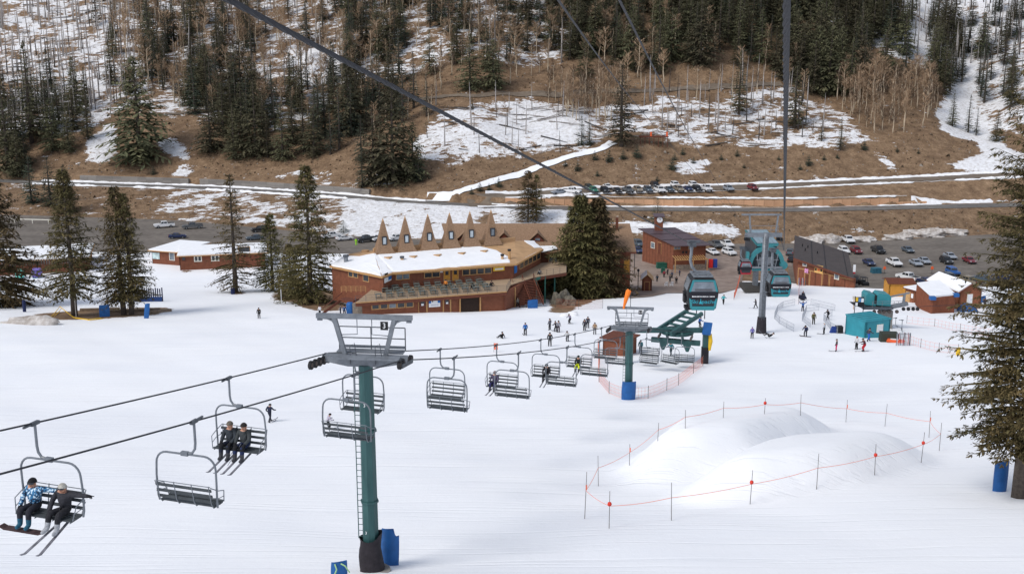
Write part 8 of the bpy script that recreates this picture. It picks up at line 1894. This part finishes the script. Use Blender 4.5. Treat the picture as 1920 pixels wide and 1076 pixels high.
# small utility vehicle
uv = thing('utility_vehicle', 'black open utility buggy at the corner of the parking lot', 'buggy', G(1619, 536), -1.45)
b = MB(); b.box((0, 0, .6), (2.7, 1.35, .45)); b.prism([(.5, -.65, .8), (1.35, -.65, .8), (1.3, -.65, .98), (.6, -.65, 1.05)], (0, 1.3, 0)); b.build('body', BLACK, uv)
b = MB()
for sx_ in (-.5, .6):
    for sy_ in (-.62, .62): b.bar((sx_, sy_, .8), (sx_ * .8, sy_ * .9, 1.85), .06, .06)
b.build('roll_cage', BLACK, uv); b = MB(); b.box((.03, 0, 1.88), (1.3, 1.25, .07)); b.build('roof', TRIMB, uv); b = MB(); b.box((-.95, 0, .95), (.95, 1.3, .3)); b.build('cargo_box', TRIMB, uv)
for sx_ in (-.9, .95):
    for sy_ in (-.6, .6): w_ = MB(); w_.cyl((0, -.13, 0), (0, .13, 0), .34, n=12); obj('wheel', w_.mesh('wheel', TYRE), uv, (sx_, sy_, .34))
# snowmobile with driver shape
sm_ = thing('snowmobile', 'dark blue snowmobile parked above the blue-jacket figure', 'snowmobile', G(1505, 563), -1.4)
b = MB(); b.prism([(-1.3, -.28, .35), (.2, -.28, .35), (1.0, -.28, .45), (1.2, -.28, .62), (.6, -.28, .98), (.1, -.28, .85), (-1.2, -.28, .78)], (0, .56, 0)); b.build('body', cloth(NAV), sm_); b = MB(); b.box((-.5, 0, .2), (1.9, .40, .34)); b.build('track', TYRE, sm_); b = MB(); b.prism([(.45, -.22, .95), (.65, -.22, .92), (.35, -.22, 1.3)], (0, .44, 0)); b.build('windshield', GLASS, sm_)
for s in (-1, 1): b = MB(); b.bar((.4, s * .42, .06), (1.5, s * .42, .06), .14, .05); b.bar((1.5, s * .42, .06), (1.75, s * .42, .2), .14, .05); b.build('ski', BLACK, sm_)
person('driver in dark blue sitting on the snowmobile', G(1505, 563) + Vector((0, 0, .82)), 'sit', -1.4 - PI / 2, NAV, BLK, BLK, 1.0, 'none')
# blue pads, barrels and fence of the earth island at left
bent_pad('crash_pad', 'flat blue crash pad on the earth island in front of the spruces', 196, 594, 1.6, 1.95, 0.02, 0.05, curve=0.3)
bent_pad('crash_pad', 'narrow blue crash pad leaning to the right on the earth island', 274, 597, .75, 2.4, 0.14, 0.1, curve=0.5)
bent_pad('crash_pad', 'dark blue wrapped post at far left behind the snow heap', 45, 585, .55, 2.0, 0.02, 0.0, m=mat('navy_pad', (0.012, 0.02, 0.07)), curve=1.2)
bent_pad('crash_pad', 'square blue mat at the foot of the lodge stairs', 999, 578, 1.7, 1.5, 0.0, 0.15, curve=0.2)
bent_pad('crash_pad', 'blue mat standing right of the snow-roofed shed', 1843, 567, .9, 1.2, 0.12, 0.3, curve=0.3)
bent_pad('crash_pad', 'blue wrap round the trunk of the thin ragged spruce', 436, 552, .8, 1.3, 0.0, 0.0, m=mat('navy_pad', (0.012, 0.02, 0.07)), curve=1.2)
bent_pad('crash_pad', 'small yellow pad on the rope fence at right', 1797, 666, .5, 1.0, 0.0, 0.0, m=YELLOW, curve=0.9)
p = G(657, 590); t = thing('blue_barrel', 'tall blue plastic barrel at the left corner of the lodge', 'barrel', p); b = MB(); b.tube([(0, 0, 0), (0, 0, .2), (0, 0, 1.0), (0, 0, 1.8), (0, 0, 2.05)], [.55, .62, .66, .6, .45], 14); b.build('barrel', BLUEPAD, t, smooth=True); b = MB(); b.cyl((0.9, 0, 0), (.9, 0, .35), .35, n=10); b.build('tub', YELLOW, t)
pf_ = thing('picket_fence', 'dark blue picket fence behind the leaning pad at left', 'fence', G(258, 565)); o = pf_.location.copy(); q0, q1 = G(256, 566), G(305, 565); PICK = mat('picket_navy', (0.03, 0.035, 0.075), var=0.4, scale=3)
for i in range(13): q = q0.lerp(q1, i / 12) - o; b = MB(); b.box((q.x, q.y, q.z + 1.3), (.22, .06, 2.6 - .2 * (i % 3))); b.build('picket', PICK, pf_)
for z in (.6, 1.2): b = MB(); b.bar(q0 - o + Vector((0, .06, z)), q1 - o + Vector((0, .06, z)), .06, .14); b.build('rail', PICK, pf_)
b = MB(); b.bar(q0 - o + Vector((-4, -.3, .5)), q1 - o + Vector((0, -.3, .5)), .06, .9); b.build('blue_net', mat('navy_net', (0.02, 0.05, 0.16)), pf_)
LOGM = mat('split_log', (0.22, 0.16, 0.11), var=0.25, scale=2)
for i, (a, c, lab) in enumerate((((150, 584), (225, 582), 'weathered timber lying behind the flat blue pad'), ((200, 587), (300, 583), 'long weathered timber between the blue pads'), ((283, 588), (320, 584), 'short timber right of the leaning pad'))):
    A_, B_ = G(*a), G(*c); b = MB(); b.bar(A_ + Vector((0, 0, .25)), B_ + Vector((0, 0, .25)), .5, .5); tag(b.build('timber_log', LOGM), lab, 'timber')
hp = [G(88, 598), G(98, 593), G(108, 586), G(113, 583), G(124, 588), G(138, 596), G(165, 600), G(190, 597)]; hp[2].z += .4; hp[3].z += .7; hp[4].z += .3
b = MB(); b.tube([q + Vector((0, 0, .08)) for q in hp], .06, 6); tag(b.build('snowmaking_hose', YELLOW), 'yellow hose looped over the earth island', 'hose')
hp2 = [q + Vector((.5, -.5, -.15 if i in (2, 3, 4) else 0)) for i, q in enumerate(hp)]; b = MB(); b.tube([q + Vector((0, 0, .08)) for q in hp2], .06, 6); tag(b.build('snowmaking_hose', YELLOW), 'second yellow hose lying just in front of the looped one', 'hose')
# old cabins on display
def old_cabin(px, py, body_m, lab):
    p = G(px, py); t = thing('old_gondola_cabin', lab, 'gondola', p, 0.1, 'old cabins on display'); b = MB()
    k = 12; ring_ = [(0.98 * (abs(math.cos(a)) ** .5) * (1 if math.cos(a) >= 0 else -1), .75 * (abs(math.sin(a)) ** .5) * (1 if math.sin(a) >= 0 else -1)) for a in [2 * PI * j / k for j in range(k)]]
    lv = [(.15, .78), (.35, .95), (1.1, 1.0), (1.12, .97), (1.75, .90), (1.95, .72), (2.0, .4)]; vs_ = [(x * s, y * s, z) for z, s in lv for x, y in ring_]
    b.add(vs_, [(l_ * k + j, l_ * k + (j + 1) % k, (l_ + 1) * k + (j + 1) % k, (l_ + 1) * k + j) for l_ in range(6) for j in range(k)] + [tuple(6 * k + j for j in range(k))]); b.build('shell', body_m, t, smooth=False)
    for x in (-.48, .48): b = MB(); b.box((x, -.71, 1.42), (.5, .06, .42)); b.build('window', GLASS, t)
    b = MB(); b.box((0, 0, .08), (1.5, 1.1, .12)); b.build('base', TEAL2, t); return t
old_cabin(38, 521, mat('mint_paint', (0.18, 0.62, 0.52), rough=0.4), 'mint green old gondola cabin in front of the far left building')
oc = old_cabin(70, 521, mat('violet_paint', (0.16, 0.12, 0.42), rough=0.4), 'violet old gondola cabin right of the mint green one'); oc.scale = (1.15, 1.15, 1.15)
b = MB(); b.box((0, -.78, .75), (.7, .04, .2)); b.build('emblem', WHITE, oc)
# rock outcrop by the big spruce
def rock(px, py, sx_, sy_, sz_, seed, lab):
    rr = random.Random(seed); bm = bmesh.new(); bmesh.ops.create_icosphere(bm, subdivisions=3, radius=1.0)
    for v_ in bm.verts:
        n_ = v_.co.normalized(); f = 1 + .22 * math.sin(3.1 * n_.x + seed) * math.sin(2.7 * n_.y + 2 * seed) + .14 * math.sin(6.3 * n_.z + 5 * n_.x) + rr.uniform(-.14, .10); v_.co = Vector((n_.x * sx_ * f, n_.y * sy_ * f, n_.z * sz_ * f))
    me_ = bpy.data.meshes.new('boulder'); bm.to_mesh(me_); bm.free(); me_.materials.append(mat('grey_boulder', (0.07, 0.063, 0.048), scale=1.6, rough=0.95, col2=(0.19, 0.17, 0.135), bump=1.0, bscale=4)); o = obj('boulder', me_, None, G(px, py)); return tag(o, lab, 'rock')
rock(1050, 570, 1.5, 1.5, 2.6, 2, 'tall grey boulder left of the big spruce'); rock(1068, 572, 1.2, 1.3, 1.6, 5, 'rounded boulder at the foot of the big spruce'); rock(1028, 560, .9, .9, 1.1, 8, 'smaller rock under the right-hand deck')
# snow heaps
def heap(px, py, sx_, sy_, sz_, seed, lab, m=SNOWB):
    o = rock(px, py, sx_, sy_, sz_, seed, lab); o.name = 'snow_heap'; o.data.materials.clear(); o.data.materials.append(m); o['category'] = 'snow heap'
    o.data.polygons.foreach_set('use_smooth', [True] * len(o.data.polygons)); return o
DIRTY = mat('dirty_snow', (0.26, 0.21, 0.17), scale=0.9, rough=0.95, col2=(0.66, 0.63, 0.60), bump=0.9, bscale=2.5)
for a in ((1515, 455, 4.2, 2.2, 1.6, 3, 'dirty snow heap behind the shop roof, leftmost'), (1548, 453, 4.0, 2.2, 2.2, 4, 'highest dirty snow heap left of the white pickup'), (1615, 452, 4.5, 2.0, 1.3, 6, 'dirty snow heap right of the white pickup'), (1680, 448, 5.0, 2.0, 1.4, 7, 'dirty snow heap at the back of the right lot'), (1725, 440, 6.0, 2.4, 1.5, 9, 'long snow heap at the back of the right lot'), (1775, 437, 6.0, 2.2, 1.4, 10, 'snow heap nearest the right end of the lot')): (lambda o: o.data.polygons.foreach_set('use_smooth', [False] * len(o.data.polygons)))(heap(*a, m=DIRTY))
heap(60, 606, 4.5, 1.8, 1.0, 11, 'low greyish snow heap at far left in front of the earth island', m=DIRTY)
heap(770, 586, 1.2, .6, .45, 12, 'small snow heap against the lodge wall')
heap(1066, 592, 1.6, .8, .6, 13, 'small snow heap below the boulder')
# lift base clutter
box_thing('equipment_box', 'dark green box with orange lines beside the concrete pier', 'box', 1666, 640, (2.4, 1.6, 1.25), mat('box_dark_green', (0.035, 0.04, 0.03)), -0.1)
t = thing('rescue_toboggan', 'orange rescue toboggan in front of the dark box', 'sled', G(1678, 642), -0.25); b = MB(); b.prism([(-1.1, -.35, .1), (.9, -.35, .05), (1.2, -.3, .3), (.9, -.35, .4), (-.9, -.4, .45)], (0, .75, 0)); b.build('hull', ORANGE, t); b = MB(); b.box((-.1, 0, .44), (1.0, .5, .06)); b.build('cover', WHITE, t)
t = thing('ski_rack', 'grey ski rack full of skis beside the orange toboggan', 'rack', G(1693, 648)); b = MB()
for x in (-.9, 0, .9): b.bar((x, 0, 0), (x, 0, 1.7), .07, .07)
for z in (.3, 1.1, 1.6): b.bar((-.9, 0, z), (.9, 0, z), .05, .05)
b.build('frame', STEEL, t)
for i in range(9): b = MB(); b.bar((-.8 + .2 * i, -.12, .1), (-.78 + .2 * i, .05, 1.75), .09, .03); b.build('ski', cloth(((.35, .35, .38), (.25, .04, .06), (.05, .05, .07))[i % 3]), t)
c = copy_tree(CHAIR); c.location = onD(1680, 596, float(proj(*pb_)[2]) - 2); c.rotation_euler = (0, 0, 1.9); c['label'] = 'chair of the second chairlift hanging behind the ski rack, farther'; c['group'] = 'chairs of the second chairlift'
c2_ = copy_tree(CHAIR); c2_.location = onD(1692, 600, float(proj(*pb_)[2]) - 3); c2_.rotation_euler = (0, 0, 1.3); c2_['label'] = 'chair of the second chairlift carrying a rider in black'; c2_['group'] = 'chairs of the second chairlift'
person('rider in black and tan on the second chairlift', Matrix.Translation(c2_.location) @ Matrix.Rotation(1.3, 4, 'Z') @ Vector((-.42, .1, -2.8)), 'sit', 1.3, BLK, (0.25, 0.18, 0.1), BLK, 1.0, 'none')
p0_ = Vector(c.location); b = MB(); b.tube([onY(1700, 576, p0_.y), onY(1820, 570, p0_.y + 8)], .03, 5); tag(b.build('haul_rope', ROPE), 'thin rope of the second chairlift running right', 'rope')
t = thing('tool_cart', 'blue and black gear pile left of the teal cabin', 'gear', G(1573, 624)); b = MB(); b.box((0, 0, .5), (.9, .9, 1.0)); b.build('bin', BLACK, t); b = MB(); b.prism([(-1.3, -.3, 0), (-.4, -.3, 0), (-.5, -.3, .9), (-1.0, -.3, .9)], (0, .6, 0)); b.build('bag', cloth((0.02, 0.05, 0.22)), t)
t = thing('blue_tent', 'small blue tarp tent beside the snow-roofed shed', 'tarp', G(1815, 584)); b = MB(); b.prism([(-1.6, -.6, 0), (1.6, -.6, 0), (1.0, -.6, .9), (0, -.6, 1.3), (-1.0, -.6, .9)], (0, 1.6, 0)); b.build('tarp', BLUEPAD, t)
for px, py, lab in ((1600, 580, 'small trail sign on a wooden post left of the notice board'), (1288, 565, 'small trail sign on a wooden post left of the large gondola')):
    t = thing('trail_sign', lab, 'sign', G(px, py)); b = MB(); b.cyl((0, 0, 0), (0, 0, 1.9), .06, n=6); b.build('post', TRIM, t); b = MB(); b.box((0, -.06, 2.05), (.55, .05, .5)); b.build('board', mat('pale_board', (0.5, 0.45, 0.38)), t)
# white garden chairs and tables at the plaza edge
for i, (px, py) in enumerate(((1249, 538), (1259, 538), (1293, 540), (1300, 541))):
    t = thing('garden_chair', 'white garden chair at the plaza edge, ' + ('first', 'second', 'third', 'fourth')[i] + ' from the left', 'chair', G(px, py), PI + .2 * i, 'white garden chairs'); b = MB(); b.box((0, 0, .42), (.6, .6, .06)); b.build('seat', WHITE, t); b = MB(); b.box((0, .3, .8), (.6, .06, .8), mtx=Matrix.Rotation(R(-14), 3, 'X')); b.build('backrest', WHITE, t)
    for sx_ in (-.26, .26):
        for sy_ in (-.26, .26): b = MB(); b.box((sx_, sy_, .2), (.06, .06, .42)); b.build('leg', WHITE, t)
    for sx_ in (-.32, .32): b = MB(); b.box((sx_, 0, .62), (.1, .6, .04)); b.build('armrest', WHITE, t)
# metal tables with benches on the deck
MESHG = mat('green_grey_mesh_metal', (0.13, 0.145, 0.13), var=0.3, scale=3, rough=0.6)
def deck_table():
    t = thing('patio_table', 'x', 'table'); b = MB(); b.box((0, 0, .74), (.95, .6, .04)); b.build('tabletop', MESHG, t)
    for sx_ in (-.4, .4): b = MB(); b.box((sx_, 0, .36), (.06, .5, .74)); b.build('leg', MESHG, t)
    for sy_ in (-.72, .72): b = MB(); b.box((0, sy_, .45), (1.0, .22, .04)); b.box((-.48, sy_ * 1.15, .65), (.04, .04, .5)); b.box((.48, sy_ * 1.15, .65), (.04, .04, .5)); b.box((0, sy_ * 1.15, .88), (1.0, .04, .05)); b.build('bench', MESHG, t)
    return t
DT = deck_table(); first_t = True; o_ = LW.pt(0, ZD, 0)
for r_ in range(4):
    for k in range(11):
        x = 3.6 + k * 1.85 + (r_ % 2) * .3 + (3 - r_) * .0; y = -1.3 - r_ * 1.85
        if x < 3.0 + r_ * 1.2: continue
        t = DT if first_t else copy_tree(DT); first_t = False; t.location = LW.pt(x, ZD, y); t.rotation_euler = (0, 0, LY + random.uniform(-.2, .2)); t['label'] = 'green-grey metal table with benches on the lodge deck, ' + ('front', 'second', 'third', 'back')[r_] + ' row'; t['group'] = 'metal tables on the lodge deck'
# lamp post by the annex and snow gun shape on a pole at left
for px, pb2, pt_, lab in ((1196, 545, 505, 'dark lamp post in front of the kiosk'), (1189, 520, 470, 'dark lamp post beside the annex corner')):
    p = G(px, pb2); t = thing('lamp_post', lab, 'lamp post', p); h = onY(px, pt_, p.y).z - p.z; b = MB(); b.cyl((0, 0, 0), (0, 0, h - .5), .08, n=7); b.build('post', TRIMB, t); b = MB(); b.tube([(0, 0, h - .5), (0, 0, h - .4), (0, 0, h), (0, 0, h + .1)], [.12, .22, .25, .1], 8); b.build('lantern', TRIMB, t)
pp0, pp1 = G(262, 588), onY(215, 447, 176); b = MB(); b.cyl(pp0 + Vector((0, 0, 2.5)), pp1, .10, .07, n=7); tag(b.build('slanted_pole', mat('pale_pole', (0.45, 0.42, 0.38))), 'long pale pole slanting through the spruce at left', 'pole')
b = MB(); p = G(1150 - 620, 575 + 0) if False else G(528, 572); b.cyl(p, p + Vector((0, 0, 2.8)), .07, n=6); tag(b.build('white_post', mat('white_post_paint', (0.6, 0.6, 0.6))), 'white post at the left end of the bare bank by the lodge', 'post')
b = MB(); p = G(143, 594); b.cyl(p, p + Vector((0, 0, 3.2)), .09, n=6); tag(b.build('grey_post', mat('pale_pole', (0.45, 0.42, 0.38))), 'pale post beside the trunk on the earth island', 'post')
# little flagged platform on the hill
wp = G(1225, 270); t = thing('wooden_platform', 'dark timber platform with two orange panels on the middle slope', 'platform', wp)
b = MB(); b.box((0, 0, 2.4), (9.5, 3.0, .3)); b.build('deck', WOODD, t)
for x in np.linspace(-4.4, 4.4, 7): b = MB(); b.bar((x, -1.3, -1), (x, -1.3, 2.4), .18, .18); b.build('leg', WOODD, t)
for x in (-1.0, 4.2): b = MB(); b.box((x, -1.2, 3.3), (.6, .1, 1.4)); b.build('orange_panel', ORANGE, t)
b = MB(); b.bar((-4.7, 1.3, 3.6), (4.7, 1.3, 3.6), .12, .12); b.build('rail', WOODD, t)
# orange flag panel beside the chairs, guard rails at far left
p = G(926, 660); t = thing('marker_flag', 'orange flag panel on the snow behind the chairs', 'flag', p); b = MB(); b.cyl((0, 0, 0), (0, 0, 1.2), .02, n=5); b.build('pole', BAMBOO, t); b = MB(); b.box((.25, 0, .75), (.5, .03, .85)); b.build('cloth', PINKROPE, t)
ga_, gb_ = G(20, 418), G(95, 420)
t = thing('guard_rail', 'pale pipe guard rail beyond the far left roof', 'rail', ga_); b = MB(); b.bar((0, 0, 1.2), gb_ - ga_ + Vector((0, 0, 1.2)), .25, .25); b.build('rail', FIN, t)
for q in (.1, .55, .95): b = MB(); v_ = (gb_ - ga_) * q; b.bar(v_, v_ + Vector((0, 0, 1.2)), .2, .2); b.build('post', FIN, t)
